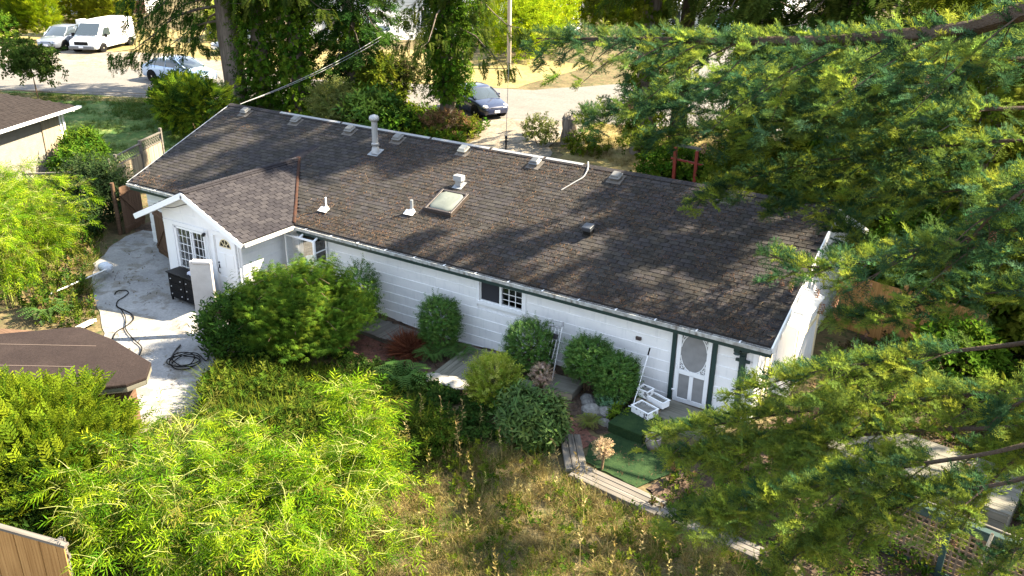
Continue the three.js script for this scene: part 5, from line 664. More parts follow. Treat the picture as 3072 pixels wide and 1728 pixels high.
const P = { // leaf colours (linear)
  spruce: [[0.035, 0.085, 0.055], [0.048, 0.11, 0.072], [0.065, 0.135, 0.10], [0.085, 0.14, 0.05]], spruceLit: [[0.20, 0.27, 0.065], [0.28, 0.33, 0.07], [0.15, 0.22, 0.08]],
  fir: [[0.04, 0.075, 0.018], [0.06, 0.095, 0.022], [0.08, 0.11, 0.025], [0.10, 0.125, 0.028]], cedar: [[0.02, 0.06, 0.016], [0.035, 0.085, 0.02], [0.055, 0.105, 0.024]],
  ivy: [[0.07, 0.15, 0.018], [0.10, 0.18, 0.022], [0.14, 0.21, 0.028], [0.045, 0.11, 0.016]], olive: [[0.10, 0.14, 0.018], [0.135, 0.165, 0.022], [0.075, 0.12, 0.018], [0.16, 0.18, 0.026]],
  bamboo: [[0.15, 0.26, 0.012], [0.22, 0.33, 0.015], [0.09, 0.19, 0.012], [0.32, 0.40, 0.03], [0.06, 0.14, 0.012]], maple: [[0.085, 0.16, 0.024], [0.11, 0.19, 0.026], [0.15, 0.21, 0.03], [0.06, 0.125, 0.02]],
  box: [[0.05, 0.12, 0.03], [0.065, 0.145, 0.034], [0.09, 0.165, 0.04]], gold: [[0.36, 0.40, 0.07], [0.32, 0.37, 0.07], [0.46, 0.48, 0.16], [0.20, 0.28, 0.05]], rhodo: [[0.045, 0.09, 0.028], [0.06, 0.11, 0.034], [0.085, 0.13, 0.042]],
  hedge: [[0.27, 0.35, 0.014], [0.34, 0.40, 0.018], [0.19, 0.28, 0.012]], thuja: [[0.14, 0.20, 0.016], [0.18, 0.24, 0.02], [0.22, 0.27, 0.022], [0.10, 0.17, 0.016]],
  straw: [[0.27, 0.205, 0.075], [0.21, 0.155, 0.055], [0.34, 0.265, 0.11], [0.14, 0.105, 0.04]], weed: [[0.07, 0.12, 0.018], [0.10, 0.14, 0.024], [0.05, 0.10, 0.016], [0.14, 0.155, 0.03]], red: [[0.13, 0.04, 0.02], [0.09, 0.03, 0.018], [0.17, 0.06, 0.03]],
};
const lump = (v, o, f = 2.2) => fbm((v.x * f + 20 + o) / 16, (v.y * f + v.z * f * 0.8 + 20) / 16, 16, 16, 5, 3);

// a shrub: leaf sprays over an uneven rounded crown, with stems below
function bush(label, pos, rad, o = {}) {
  const [x, z] = pos, y0 = o.y ?? H(x, z), [rx, ry, rz] = rad, cy = o.cy ?? ry * 0.95;
  const t = thing(o.name ?? 'shrub', label, o.cat ?? 'shrub', [x, y0, z], o.turn ?? 0, o.group);
  const n = o.n ?? 900, l = [], off = rr(0, 40), flat = o.flat ?? 0;
  for (let i = 0; i < n; i++) {
    const d = rdir(); if (d.y < -0.75) continue;
    const L = 0.72 + (o.lumps ?? 0.55) * lump(d, off, o.lf ?? 2.6); const r = L * Math.pow(rnd(), o.fill ?? 0.22) * (rnd() < (o.stray ?? 0.07) ? rr(1.05, 1.28) : 1);
    const q = Math.pow(Math.abs(d.x), 2 - flat) , e = flat ? Math.pow(Math.pow(Math.abs(d.x), 4) + Math.pow(Math.abs(d.y), 4) + Math.pow(Math.abs(d.z), 4), -0.25) : 1; void q;
    const k = lerp(1, e, flat); const p = V(d.x * rx * r * k, cy + d.y * ry * r * k, d.z * rz * r * k); if (p.y < 0.02) continue;
    const g = V(d.x / rx, d.y / ry, d.z / rz).normalize().add(V(0, o.up ?? 0.3, 0)).add(rdir().multiplyScalar(o.mess ?? 0.6)).normalize();
    l.push({ m: aim(p, g, V(d.x * 0.3, 1, d.z * 0.3), (o.size ?? 0.25) * rr(0.7, 1.3), rr(-0.6, 0.6)), c: tint(o.pal ?? P.ivy, o.var ?? 0.28) });
  }
  const st = []; const ns = o.stems ?? 5; for (let i = 0; i < ns; i++) { const a = rr(0, 6.3), q = V(Math.cos(a) * rx * 0.55, cy + ry * rr(0, 0.4), Math.sin(a) * rz * 0.55); st.push(limb([[q.x * 0.15, -0.02, q.z * 0.15], [q.x * 0.5, cy * 0.5, q.z * 0.5], q], (o.sr ?? 0.03) * rr(0.8, 1.2), 0.008, 5, 5)); }
  if (st.length) mesh('stems', st, o.stemMat ?? M.twig, t);
  inst('foliage', o.geo ?? G.leaf, o.mat ?? M.leaf, l, t); return t;
}
// a conifer: tapered trunk, drooping limbs with sprays on both sides
function conifer(label, pos, o) {
  const [x, z] = pos, y0 = H(x, z), t = thing(o.name ?? 'conifer', label, 'tree', [x, y0, z], 0, o.group), h = o.h, lean = o.lean ?? [0, 0], r0 = o.r ?? h * 0.016;
  const ax = (y) => V(lean[0] * y, y, lean[1] * y);
  mesh('trunk', limb([ax(-0.3), ax(0.15), ax(h * 0.25), ax(h * 0.5), ax(h * 0.75), ax(h)], r0 * 1.25, 0.04, 20, 10), o.bark ?? M.bark, t);
  const bl = [], l = [], n = o.limbs ?? 70, ga = 2.399;
  for (let i = 0; i < n; i++) {
    const f = (i + 0.5) / n, y = lerp(o.low ?? 2, h * 0.985, f), a = (o.az ? o.az(i, f) : i * ga + rr(-0.4, 0.4)), R = (o.rad ?? h * 0.16) * (o.prof ? o.prof(f) : Math.pow(1 - f, 0.7) * 0.95 + 0.05) * rr(0.65, 1.15);
    const d = V(Math.cos(a), 0, Math.sin(a)), dr = o.droop ?? 0.3, b = ax(y), p = [b, b.clone().addScaledVector(d, R * 0.4).add(V(0, R * (0.04 - dr * 0.25), 0)), b.clone().addScaledVector(d, R * 0.75).add(V(0, -R * dr * 0.75, 0)), b.clone().addScaledVector(d, R).add(V(0, -R * dr * 0.95 + R * (o.tip ?? 0.06), 0))], c = curve(p);
    if (i < (o.maxLimb ?? 999)) bl.push(limb(c, Math.max(0.02, R * 0.016), 0.008, 5, 4));
    const side = V(-d.z, 0, d.x), m = Math.ceil(R * (o.dens ?? 9));
    for (let k = 0; k < m; k++) {
      const u = lerp(o.bare ?? 0.18, 1, Math.pow(rnd(), 0.8)), q = c.getPointAt(u), w = (1 - u * 0.72) * R * (o.fan ?? 0.32) * rr(0, 1), s = rnd() < 0.5 ? -1 : 1;
      q.addScaledVector(side, s * w).add(V(0, -w * (o.hang ?? 0.35) + rr(-0.05, 0.08), 0));
      l.push({ m: aim(q, d.clone().multiplyScalar(rr(0.4, 1)).addScaledVector(side, s * rr(0.2, 1)).add(V(0, -(o.hang ?? 0.35) * rr(0.2, 1.6), 0)), V(rr(-0.2, 0.2), 1, rr(-0.2, 0.2)), (o.size ?? 0.6) * rr(0.7, 1.3), rr(-0.35, 0.35)), c: tint(o.pal ?? P.fir, o.var ?? 0.3) });
    }
  }
  if (bl.length) mesh('branches', bl, o.bark ?? M.bark, t);
  inst('crown', o.geo ?? G.fir, o.mat ?? M.needle, l, t);
  if (o.ivy) { const iv = []; for (let i = 0; i < o.ivy.n; i++) { const y = rr(o.ivy.y0, o.ivy.y1), a = rr(0, 6.3), r = lerp(r0, 0.1, y / h) * 1.05 + (o.ivy.r ?? 0.4) * Math.pow(rnd(), 1.3) * (0.5 + lump(V(Math.cos(a), y * 0.5, Math.sin(a)), 3)); const b = ax(y); iv.push({ m: aim(b.add(V(Math.cos(a) * r, 0, Math.sin(a) * r)), V(Math.cos(a), rr(-0.4, 0.7), Math.sin(a)).add(rdir().multiplyScalar(0.5)), yA, (o.ivy.size ?? 0.4) * rr(0.7, 1.3)), c: tint(o.ivy.pal ?? P.ivy) }); } inst('ivy', G.ivy, M.leaf, iv, t); }
  return t;
}
// bamboo: arching canes with hanging leaf twigs
function bamboo(label, spots, o = {}) {
  const b = spots[0], t = thing('bamboo', label, 'bamboo', [b[0], H(...b), b[1]]), cl = [], l = [];
  for (const s of spots) for (let i = 0; i < (o.canes ?? 8); i++) {
    const a = rr(0, 6.3), h = (o.h ?? 3) * rr(0.6, 1.1), sp = (o.spread ?? 1.1) * rr(0.2, 1), x = s[0] - b[0] + rr(-0.35, 0.35), z = s[1] - b[1] + rr(-0.35, 0.35), d = V(Math.cos(a) + (o.wind?.[0] ?? 0), 0, Math.sin(a) + (o.wind?.[1] ?? 0)).normalize();
    const c = curve([V(x, -0.05, z), V(x + d.x * sp * 0.15, h * 0.5, z + d.z * sp * 0.15), V(x + d.x * sp * 0.55, h * 0.9, z + d.z * sp * 0.55), V(x + d.x * sp * 1.15, h * rr(0.85, 1), z + d.z * sp * 1.15)]);
    cl.push(limb(c, 0.014, 0.004, 8, 4, 0)); for (let k = 0; k < 5; k++) { const u = rr(0.35, 0.95), q = c.getPointAt(u), e = rdir(); e.y = Math.abs(e.y) * 0.6; cl.push(limb([q, q.clone().addScaledVector(e, 0.25), q.clone().addScaledVector(e, 0.5).add(V(0, -0.06, 0))], 0.006, 0.002, 3, 3, 0)); }
    const m = Math.round(h * (o.dens ?? 22) / 5); for (let k = 0; k < m; k++) { // side branches, each with its own bunch of leafy twigs
      const u = lerp(0.22, 1, Math.pow(rnd(), 0.7)), q0 = c.getPointAt(u), e = rdir(); e.y = Math.abs(e.y) * 0.5 - 0.1; const L = rr(0.15, 0.55) * (1.15 - u * 0.6) * (o.bw ?? 1), old = rnd() < 0.2; cl.push(limb([q0, q0.clone().addScaledVector(e, L * 0.6).add(V(0, 0.03, 0)), q0.clone().addScaledVector(e, L)], 0.006, 0.002, 3, 3, 0));
      for (let w = 0; w < 6; w++) { const q = q0.clone().addScaledVector(e, L * rr(0.35, 1)); l.push({ m: aim(q, e.clone().multiplyScalar(0.7).addScaledVector(d, 0.3).add(V(rr(-0.6, 0.6), rr(-0.7, 0.25), rr(-0.6, 0.6))), yA, (o.size ?? 0.3) * rr(0.5, 1.3), rr(-0.9, 0.9)), c: tint(old ? [[0.05, 0.11, 0.012], [0.16, 0.15, 0.03]] : (o.pal ?? P.bamboo), 0.35) }); }
    }
  }
  mesh('canes', cl, M.cane, t); inst('foliage', G.bamboo, M.bamboo, l, t); return t;
}
const inPoly = (x, z, p) => { let c = false; for (let i = 0, j = p.length - 1; i < p.length; j = i++) if ((p[i][1] > z) !== (p[j][1] > z) && x < (p[j][0] - p[i][0]) * (z - p[i][1]) / (p[j][1] - p[i][1]) + p[i][0]) c = !c; return c; };
function cover(name, label, cat, geo, mat, poly, n, o = {}) {
  const xs = poly.map((p) => p[0]), zs = poly.map((p) => p[1]), l = []; const x0 = Math.min(...xs), x1 = Math.max(...xs), z0 = Math.min(...zs), z1 = Math.max(...zs);
  for (let i = 0; i < n; i++) { const x = rr(x0, x1), z = rr(z0, z1); if (!inPoly(x, z, poly)) continue; const k = fbm(x / (o.ps ?? 12) + 10, z / (o.ps ?? 12) + 10, 12, 12, o.s ?? 4, 4); if (rnd() > sst(o.t0 ?? 0.3, o.t1 ?? 0.6, k)) continue; if (o.skip && o.skip(x, z)) continue;
    const y = H(x, z) + (o.up ?? 0) + (o.lift ? rr(0, o.lift) * k * 1.6 : 0); l.push({ m: aim(V(x, y, z), V(rr(-1, 1) * (o.lean ?? 0.25), 1, rr(-1, 1) * (o.lean ?? 0.25)), V(rr(-1, 1), 0.1, rr(-1, 1)), (o.size ?? 0.3) * rr(0.5, 1.3) * (0.6 + 0.8 * k), rr(0, 6.3)), c: tint(o.pal ?? P.weed, 0.3) }); }
  const im = inst(name, geo, mat, l); tag(im, label, cat); return im;
}
// ---------- the big spruce at the right ----------
function boughTree(label, T, h, r, B, o) {
  const t = thing('spruce_tree', label, 'tree', [0, 0, 0]);
  mesh('trunk', limb([[T[0], -0.2, T[1]], [T[0], h * 0.35, T[1]], [T[0] + 0.05, h * 0.7, T[1]], [T[0], h, T[1]]], r, 0.1, 20, 12), M.bark, t);
  const l = [], bare = [], cones = [], sz = o.size;
  for (const [pts, W, hang, r0, dn = 1, from = o.bare] of B) { // the inner part of each bough is bare, as on any old spruce
    const p = pts.map((q) => V(...q)); p.unshift(V(T[0], p[0].y + (p[0].y - p[1].y) * 0.5, T[1])); const c = curve(p), Lc = c.getLength();
    bare.push(limb(c, r0, 0.008, 22, 7, 0.12));
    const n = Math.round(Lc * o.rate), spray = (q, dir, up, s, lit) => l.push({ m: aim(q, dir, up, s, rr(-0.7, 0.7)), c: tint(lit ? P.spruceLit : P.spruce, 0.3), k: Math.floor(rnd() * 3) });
    for (let i = 0; i < n; i++) for (const s of [1, -1]) {
      const u = lerp(from, 1, (i + rnd()) / n), q0 = c.getPointAt(u), d = c.getTangentAt(u), side = V(-d.z, 0, d.x).normalize().multiplyScalar(s);
      const L2 = W * (0.3 + 0.9 * Math.sin(Math.PI * Math.min(1, 0.25 + u * 0.72))) * rr(0.4, 1.15) * (u > 0.9 ? 0.7 : 1);
      const dir = side.multiplyScalar(rr(0.5, 1)).addScaledVector(d, rr(0.4, 1)).add(V(0, -hang * rr(0.0, 1.5), 0)).normalize();
      const e = q0.clone().addScaledVector(dir, L2).add(V(0, -hang * 0.25 * L2, 0)), c2 = new THREE.QuadraticBezierCurve3(q0, q0.clone().addScaledVector(dir, L2 * 0.5).add(V(0, 0.04, 0)), e);
      if (i % 2 === 0) bare.push(limb(c2, 0.009, 0.003, 4, 4, 0));
      const k = Math.max(1, Math.round(L2 / o.gap * dn));
      for (let j = 0; j < k; j++) { // tufts of short sprays fanning from points along the twig
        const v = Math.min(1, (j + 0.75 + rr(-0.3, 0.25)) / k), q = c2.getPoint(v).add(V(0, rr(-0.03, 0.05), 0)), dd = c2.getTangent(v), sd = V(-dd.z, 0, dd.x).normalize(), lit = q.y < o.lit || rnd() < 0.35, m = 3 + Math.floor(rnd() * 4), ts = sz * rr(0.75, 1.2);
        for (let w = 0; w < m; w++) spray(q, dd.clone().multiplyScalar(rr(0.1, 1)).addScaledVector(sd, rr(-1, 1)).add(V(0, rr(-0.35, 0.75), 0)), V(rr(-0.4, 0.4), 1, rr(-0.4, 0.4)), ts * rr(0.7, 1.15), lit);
      }
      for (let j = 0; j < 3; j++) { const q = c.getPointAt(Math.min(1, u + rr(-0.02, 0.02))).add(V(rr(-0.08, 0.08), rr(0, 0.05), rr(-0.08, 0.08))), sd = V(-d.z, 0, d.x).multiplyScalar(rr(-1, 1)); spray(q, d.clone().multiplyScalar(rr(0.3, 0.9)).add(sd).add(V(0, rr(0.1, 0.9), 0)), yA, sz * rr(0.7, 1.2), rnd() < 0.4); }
      if (rnd() < o.cones && u > 0.3) cones.push(e.clone().add(V(0, -0.08, 0)));
    }
  }
  mesh('boughs', bare, M.darkBark, t);
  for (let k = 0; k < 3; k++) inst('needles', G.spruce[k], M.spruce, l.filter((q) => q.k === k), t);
  const cg = (() => { const g = []; for (let i = 0; i < 34; i++) { const a = i * 2.4, y = i / 34, q = 0.026 * Math.sin(Math.PI * (0.12 + 0.8 * y)); leafTri(g, V(Math.cos(a) * q * 0.5, -y * 0.1, Math.sin(a) * q * 0.5), V(Math.cos(a), -0.5, Math.sin(a)).normalize(), V(0, 1, 0), 0.022, 0.02, 0.2); } return tris(g); })(), cm = std({ color: RGB(0.13, 0.07, 0.045), roughness: 0.9, side: THREE.DoubleSide });
  for (const [x, y, z] of [...(o.spots ?? []), ...cones.slice(0, 46).map((q) => [q.x, q.y, q.z])]) { const m = mesh('cone', cg, cm, t); m.position.set(x, y, z); m.rotation.set(rr(-0.4, 0.4), rr(0, 6), rr(-0.4, 0.4)); m.scale.setScalar(rr(0.8, 1.15)); }
}
reseed(61); // every bough: points from near the trunk to the tip, foliage width, how far the twigs hang, thickness, density
boughTree('big near spruce whose cone bearing boughs hang into the right side', [5.35, 9.75], 15, 0.34, [
  [[[4.11, 10.64, 10.52], [3.66, 10.44, 10.26], [2.91, 10.28, 10.04], [1.86, 10.15, 9.87], [0.58, 10.05, 9.69], [-0.69, 9.94, 9.52]], 1.05, 0.5, 0.1, 1.2],
  [[[4.47, 9.23, 11.0], [3.95, 9.01, 11.05], [3.56, 8.77, 10.9], [2.87, 8.47, 10.85], [2.48, 8.46, 10.71]], 0.62, 0.3, 0.03, 1.2],
  [[[4.4, 9.64, 11.35], [4.17, 9.39, 11.37], [4.02, 9.08, 11.23], [3.86, 8.7, 11.13]], 0.45, 0.35, 0.025],
  [[[4.69, 8.12, 10.39], [3.9, 7.72, 10.32], [3.03, 7.25, 10.21], [2.16, 6.7, 10.13]], 0.65, 0.25, 0.028, 1.2, 0.42],
  [[[4.78, 7.71, 10.29], [3.82, 7.19, 10.25], [2.74, 6.71, 10.28], [1.39, 5.95, 10.23]], 0.8, 0.2, 0.026, 1.7],
  [[[4.84, 7.51, 10.61], [3.9, 7.1, 10.63], [2.84, 6.56, 10.54], [1.7, 5.95, 10.54]], 0.65, 0.22, 0.026, 1.6, 0.5],
  [[[4.82, 7.72, 11.28], [3.87, 7.14, 11.4], [2.99, 6.5, 11.38], [2.1, 5.85, 11.37]], 0.75, 0.3, 0.026, 1.9, 0.5],
  [[[4.86, 7.62, 11.57], [4.07, 7.03, 11.59], [3.43, 6.38, 11.68], [3.1, 5.92, 11.73]], 0.5, 0.3, 0.024, 1.6, 0.52],
  [[[4.98, 7.56, 11.78], [4.79, 7.09, 11.87], [4.64, 6.74, 11.89]], 0.35, 0.25, 0.025, 1.4],
  [[[4.71, 8.28, 11.58], [4.55, 8.0, 11.52], [4.42, 7.75, 11.46]], 0.35, 0.3, 0.02],
  [[[4.91,7.72,10.97],[4.68,7.30,10.94],[4.51,6.85,10.89],[4.44,6.45,10.88]], 0.5, 0.3, 0.022, 1.5, 0.1],
  [[[4.93,7.84,10.64],[4.73,7.45,10.57],[4.51,7.11,10.50],[4.36,6.90,10.45]], 0.45, 0.25, 0.022, 1.4, 0.1],
], { size: 0.18, rate: 5, gap: 0.24, bare: 0.24, lit: 7.7, cones: 0.06, spots: [[2.72, 8.28, 10.8], [2.95, 8.3, 10.85], [3.1, 8.22, 10.75], [3.35, 8.45, 10.85], [3.98, 9.3, 11.25], [3.9, 9.05, 11.2], [2.5, 8.3, 10.7]] });
boughTree('second spruce farther back, boughs spreading over the right roof end', [8.2, -3], 14, 0.36, [
  [[[4.06, 8.84, -1.55], [1.62, 8.64, -1.38], [-1.05, 8.18, -1.11], [-3.28, 7.46, -1.16], [-5.33, 6.7, -0.59]], 1.7, 0.5, 0.085, 1.1],
  [[[4.25, 7.83, -2.44], [1.71, 7.45, -2.12], [-0.72, 7.04, -2.02], [-2.57, 6.6, -1.55], [-4.01, 6.28, -1.21]], 1.5, 0.35, 0.07, 1.1],
  [[[4.39, 7.12, -2.9], [1.8, 6.62, -2.48], [-0.15, 6.1, -2.08], [-1.64, 5.58, -1.44], [-2.46, 5.02, -1.18]], 1.4, 0.45, 0.065],
  [[[4.84, 5.25, -2.24], [3.05, 4.88, -1.65], [1.73, 4.5, -1.37], [0.74, 4.95, -1.34]], 1.2, 0.4, 0.05, 0.8],
  [[[5.02, 4.67, -0.97], [3.32, 4.1, -0.7], [1.91, 3.42, -0.57], [1.18, 3.09, -0.68]], 0.9, 0.4, 0.045, 0.8],
  [[[4.57, 6.3, -2.96], [2.75, 5.84, -2.5], [0.84, 5.44, -2.01], [-0.77, 5.08, -1.55]], 1.3, 0.45, 0.06],
  [[[3.93, 9.53, -0.91], [2.41, 8.43, -1.22], [0.55, 7.86, -1.59], [-1.13, 7.39, -1.75]], 1.1, 0.4, 0.045, 0.6],
], { size: 0.42, rate: 2.9, gap: 0.5, bare: 0.4, lit: 0, cones: 0.05 });
// ---------- tall trees behind the house ----------
{
  reseed(62);
  const ivyTall = { n: 900, y0: 0.2, y1: 9, r: 0.5, size: 0.45, pal: P.olive };
  conifer('ivy covered conifer trunk with hanging yellow green boughs behind the ridge', [-12.3, -20.1], { h: 26, low: 9, limbs: 60, rad: 4.4, dens: 12, hang: 0.8, droop: 0.5, geo: G.fir2, size: 0.7, ivy: { ...ivyTall, n: 700 }, r: 0.5, maxLimb: 30 });
  conifer('dark trunked conifer standing close right of the ivy covered conifer', [-10.9, -20.9], { h: 25, low: 8.5, limbs: 60, rad: 4.0, dens: 12, hang: 0.8, droop: 0.5, geo: G.fir2, size: 0.7, r: 0.36, bark: M.darkBark, maxLimb: 30 });
  conifer('tall fir behind the red posts with drooping olive boughs', [-6.6, -17.6], { h: 26, low: 7, limbs: 46, rad: 5.2, dens: 17, fan: 0.42, hang: 0.5, droop: 0.45, geo: G.fir2, size: 0.75, r: 0.42, ivy: ivyTall, maxLimb: 40 });
  conifer('tall fir rising behind the right part of the roof', [-2.6, -15.6], { h: 25, low: 6.5, limbs: 46, rad: 5.2, dens: 17, fan: 0.42, hang: 0.5, droop: 0.45, geo: G.fir2, size: 0.75, r: 0.4, ivy: { ...ivyTall, pal: P.ivy }, maxLimb: 40 });
  conifer('ivy clad fir beyond the right roof end behind the spruce boughs', [2.7, -10.0], { pal: P.olive, h: 26, low: 5.5, limbs: 32, rad: 3.7, dens: 18, fan: 0.42, hang: 0.5, geo: G.fir2, size: 0.7, r: 0.33, ivy: ivyTall, maxLimb: 40 });
  conifer('slim fir farthest right beyond the cedar gate', [7.2, -11.5], { pal: P.olive, h: 19, low: 5, limbs: 26, rad: 3.9, dens: 24, fan: 0.42, hang: 0.5, geo: G.fir2, size: 0.7, r: 0.3, ivy: ivyTall, maxLimb: 30 });
  conifer('very tall fir far back in the right hand grove', [0.6, -20.5], { h: 30, low: 6, limbs: 54, rad: 5.6, dens: 17, fan: 0.42, hang: 0.5, geo: G.fir, size: 0.85, r: 0.45, ivy: ivyTall, maxLimb: 30 });
  conifer('broad fir across the street among the right grove', [2, -31], { pal: P.ivy, h: 22, low: 1.5, limbs: 60, rad: 5, dens: 8, hang: 0.5, geo: G.fir, size: 1.0, r: 0.4, maxLimb: 10 });
  conifer('fir beyond the right picture edge that dapples the yard', [11.5, -5.5], { h: 21, low: 4, limbs: 12, rad: 3.8, dens: 20, fan: 0.42, hang: 0.5, geo: G.fir2, size: 0.8, r: 0.35, maxLimb: 10 });
  // left row
  conifer('tall fir with bare grey trunk and boughs reaching left over the street', [-35.78, -16.05], { h: 27, low: 4.4, limbs: 54, rad: 6.2, dens: 13, lean: [-0.055, 0.0], r: 0.56, size: 0.62, hang: 0.85, droop: 0.42, geo: G.fir2, pal: P.cedar, az: (i) => (i < 30 ? 2.75 + Math.sin(i * 2.1) * 0.85 : i * 2.4), bare: 0.25 });
  conifer('ivy wrapped fir left of the dark cedar behind the roof', [-34.0, -16.4], { h: 24, low: 6.5, limbs: 60, rad: 3.4, dens: 12, r: 0.4, size: 0.65, hang: 0.8, geo: G.fir2, ivy: { n: 1700, y0: 0, y1: 8.5, r: 0.95, size: 0.42 }, maxLimb: 40 });
  conifer('second ivy wrapped fir touching the dark cedar', [-31.9, -17.1], { h: 24, low: 6.0, limbs: 60, rad: 3.2, dens: 12, r: 0.36, size: 0.65, hang: 0.8, geo: G.fir2, ivy: { n: 1500, y0: 0, y1: 8, r: 0.8, size: 0.42 }, maxLimb: 40 });
  conifer('dense dark green cedar with sweeping fans behind the roof', [-30.4, -19.8], { name: 'cedar_tree', h: 21, low: 0.9, limbs: 90, rad: 3.1, dens: 15, droop: 0.55, tip: 0.15, hang: 0.7, r: 0.4, size: 0.75, geo: G.cedar, pal: P.cedar, prof: (f) => 0.75 + 0.5 * Math.sin(Math.min(1, f * 3) * 1.57) - f * 0.9, maxLimb: 30, ivy: { n: 500, y0: 0, y1: 5, r: 0.7, size: 0.42 } });
  conifer('lone trunk wrapped in bright ivy beside the navy sedan', [-22.56, -18.38], { h: 25, low: 5.0, limbs: 56, rad: 4.1, dens: 11, droop: 0.5, hang: 0.9, r: 0.36, size: 0.6, geo: G.fir2, bark: M.bark, ivy: { n: 3000, y0: 1.4, y1: 11, r: 0.78, size: 0.36 }, maxLimb: 40 });
  conifer('fir at the street edge behind the ivy wrapped firs', [-37.5, -21.5], { h: 22, low: 6.5, limbs: 48, rad: 3.6, dens: 9, hang: 0.7, r: 0.34, size: 0.7, geo: G.fir2, maxLimb: 30 });
  // young trees
  const sapling = (label, pos, h, r, n, pal, geo, size, lean = 0) => { const [x, z] = pos, t = thing('young_tree', label, 'tree', [x, H(x, z), z]); mesh('trunk', limb([[0, -0.05, 0], [lean * 0.5, h * 0.4, 0], [lean, h * 0.9, 0]], 0.05, 0.015, 8, 6), M.twig, t); const l = [], b = []; for (let i = 0; i < 26; i++) { const a = i * 2.4, y = h * lerp(0.42, 0.95, i / 26), R = r * rr(0.5, 1.1), o = V(lean * y / h, y, 0), e = o.clone().add(V(Math.cos(a) * R, R * rr(-0.25, 0.25), Math.sin(a) * R)), c = curve([o, o.clone().lerp(e, 0.5).add(V(0, 0.15, 0)), e]); b.push(limb(c, 0.015, 0.005, 4, 4, 0)); for (let k = 0; k < n; k++) { const q = c.getPointAt(rr(0.25, 1)).add(rdir().multiplyScalar(0.22)); l.push({ m: aim(q, rdir().add(V(0, -0.3, 0)), yA, size * rr(0.7, 1.3)), c: tint(pal, 0.3) }); } } mesh('branches', b, M.twig, t); inst('crown', geo, M.leaf, l, t); };
  sapling('young broadleaf tree on the side lawn at the left edge', [-46.15, -10.3], 3.2, 2.0, 22, [[0.05, 0.09, 0.025], [0.07, 0.11, 0.03]], G.leaf, 0.42, -0.2);
  sapling('thin dark leaved sapling beside the lone ivy trunk', [-26.9, -20.2], 3.1, 1.1, 7, [[0.05, 0.05, 0.03], [0.06, 0.075, 0.03]], G.leaf, 0.36, 0.3);
}
// ---------- hedges across the street ----------
{
  reseed(63);
  for (let i = 0; i < 9; i++) bush(['first', 'second', 'third', 'fourth', 'fifth', 'sixth', 'seventh', 'eighth', 'ninth'][i] + ' column of the dark lower hedge, counted from the left picture edge', [-76.6 + i * 1.05, -22.2 - i * 0.28], [1.0, 2.3 + 0.25 * Math.sin(i * 2.3), 1.0], { name: 'hedge', cat: 'hedge', geo: G.cedar, size: 0.62, n: 420, pal: i % 3 ? P.hedge : P.thuja, up: 1.0, stems: 0, lumps: 0.3, fill: 0.12, flat: 0.4, group: 'columns of the upper left hedge' });
  for (let i = 0; i < 5; i++) bush(['leftmost', 'second', 'middle', 'fourth', 'rightmost'][i] + ' block of the sunlit yellow hedge between pole and van', [-71.2 + i * 1.2, -28.6 - i * 0.4], [1.0, 2.3, 1.1], { name: 'hedge', cat: 'hedge', geo: G.cedar, size: 0.6, n: 420, pal: [[0.26, 0.27, 0.02], [0.22, 0.24, 0.02]], up: 0.8, stems: 0, lumps: 0.15, fill: 0.12, flat: 0.8, group: 'blocks of the yellow hedge' });
  for (let i = 0; i < 4; i++) bush(['nearest', 'second nearest', 'third', 'farthest'][i] + ' block of the clipped yellow green hedge behind the utility pole', [-31.9 - i * 1.0, -39.6 - i * 3.6], [1.9, 2.5 - 0.05 * i, 2.3], { name: 'hedge', cat: 'hedge', geo: G.small, size: 0.75, n: 900, pal: P.hedge, up: 0.5, stems: 0, lumps: 0.35, fill: 0.12, flat: 0.6, group: 'clipped hedge along the side road' });
  for (let i = 0; i < 7; i++) bush(['first', 'second', 'third', 'fourth', 'fifth', 'sixth', 'seventh'][i] + ' pointed conifer from the left in the cone shaped hedge', [-34.4 + i * 0.95, -53.6 - i * 0.75], [1.05, 3.1 + 0.4 * Math.sin(i * 1.7), 1.05], { name: 'columnar_conifer', cat: 'hedge', geo: G.cedar, size: 0.7, n: 480, pal: i % 3 === 1 ? P.hedge : P.thuja, up: 1.2, stems: 0, lumps: 0.35, fill: 0.15, group: 'cone shaped hedge conifers' });
  bush('round green bush on the verge before the dark hedge', [-69.9, -21.6], [1.3, 1.2, 1.1], { geo: G.leaf, size: 0.5, n: 260, pal: P.ivy, stems: 2 });
  for (const [i, x, z, r] of [[0, -54, -38.5, 2.2], [1, -58, -34.5, 1.6], [2, -39.5, -45.5, 1.6], [3, -52, -52, 3], [4, -78, -33, 2.4]]) bush(['green bush before the left end of the grey house', 'low yellow bush beyond the van', 'bush between the grey house and the clipped hedge', 'tall bush beside the grey house', 'bush behind the yellow hedge'][i], [x, z], [r, r, r], { geo: G.leaf, size: 0.7, n: 360, pal: i === 1 ? P.gold : P.ivy, stems: 2 });
  for (let i = 0; i < 16; i++) { const x = -104 + i * 8.6 + rr(-2, 2), z = -66 - i * 4.2 + rr(-5, 5); conifer(['dark', 'olive', 'slender', 'broad'][i % 4] + ' far conifer, number ' + ['one', 'two', 'three', 'four', 'five', 'six', 'seven', 'eight', 'nine', 'ten', 'eleven', 'twelve', 'thirteen', 'fourteen', 'fifteen', 'sixteen'][i] + ' from the left along the horizon', [x, z], { name: 'far_conifer', h: rr(11, 17), low: 1, limbs: 34, rad: 3.4, dens: 4, size: 1.7, geo: G.fir, pal: P.fir, maxLimb: 0, group: 'far conifers behind the houses' }); }
}
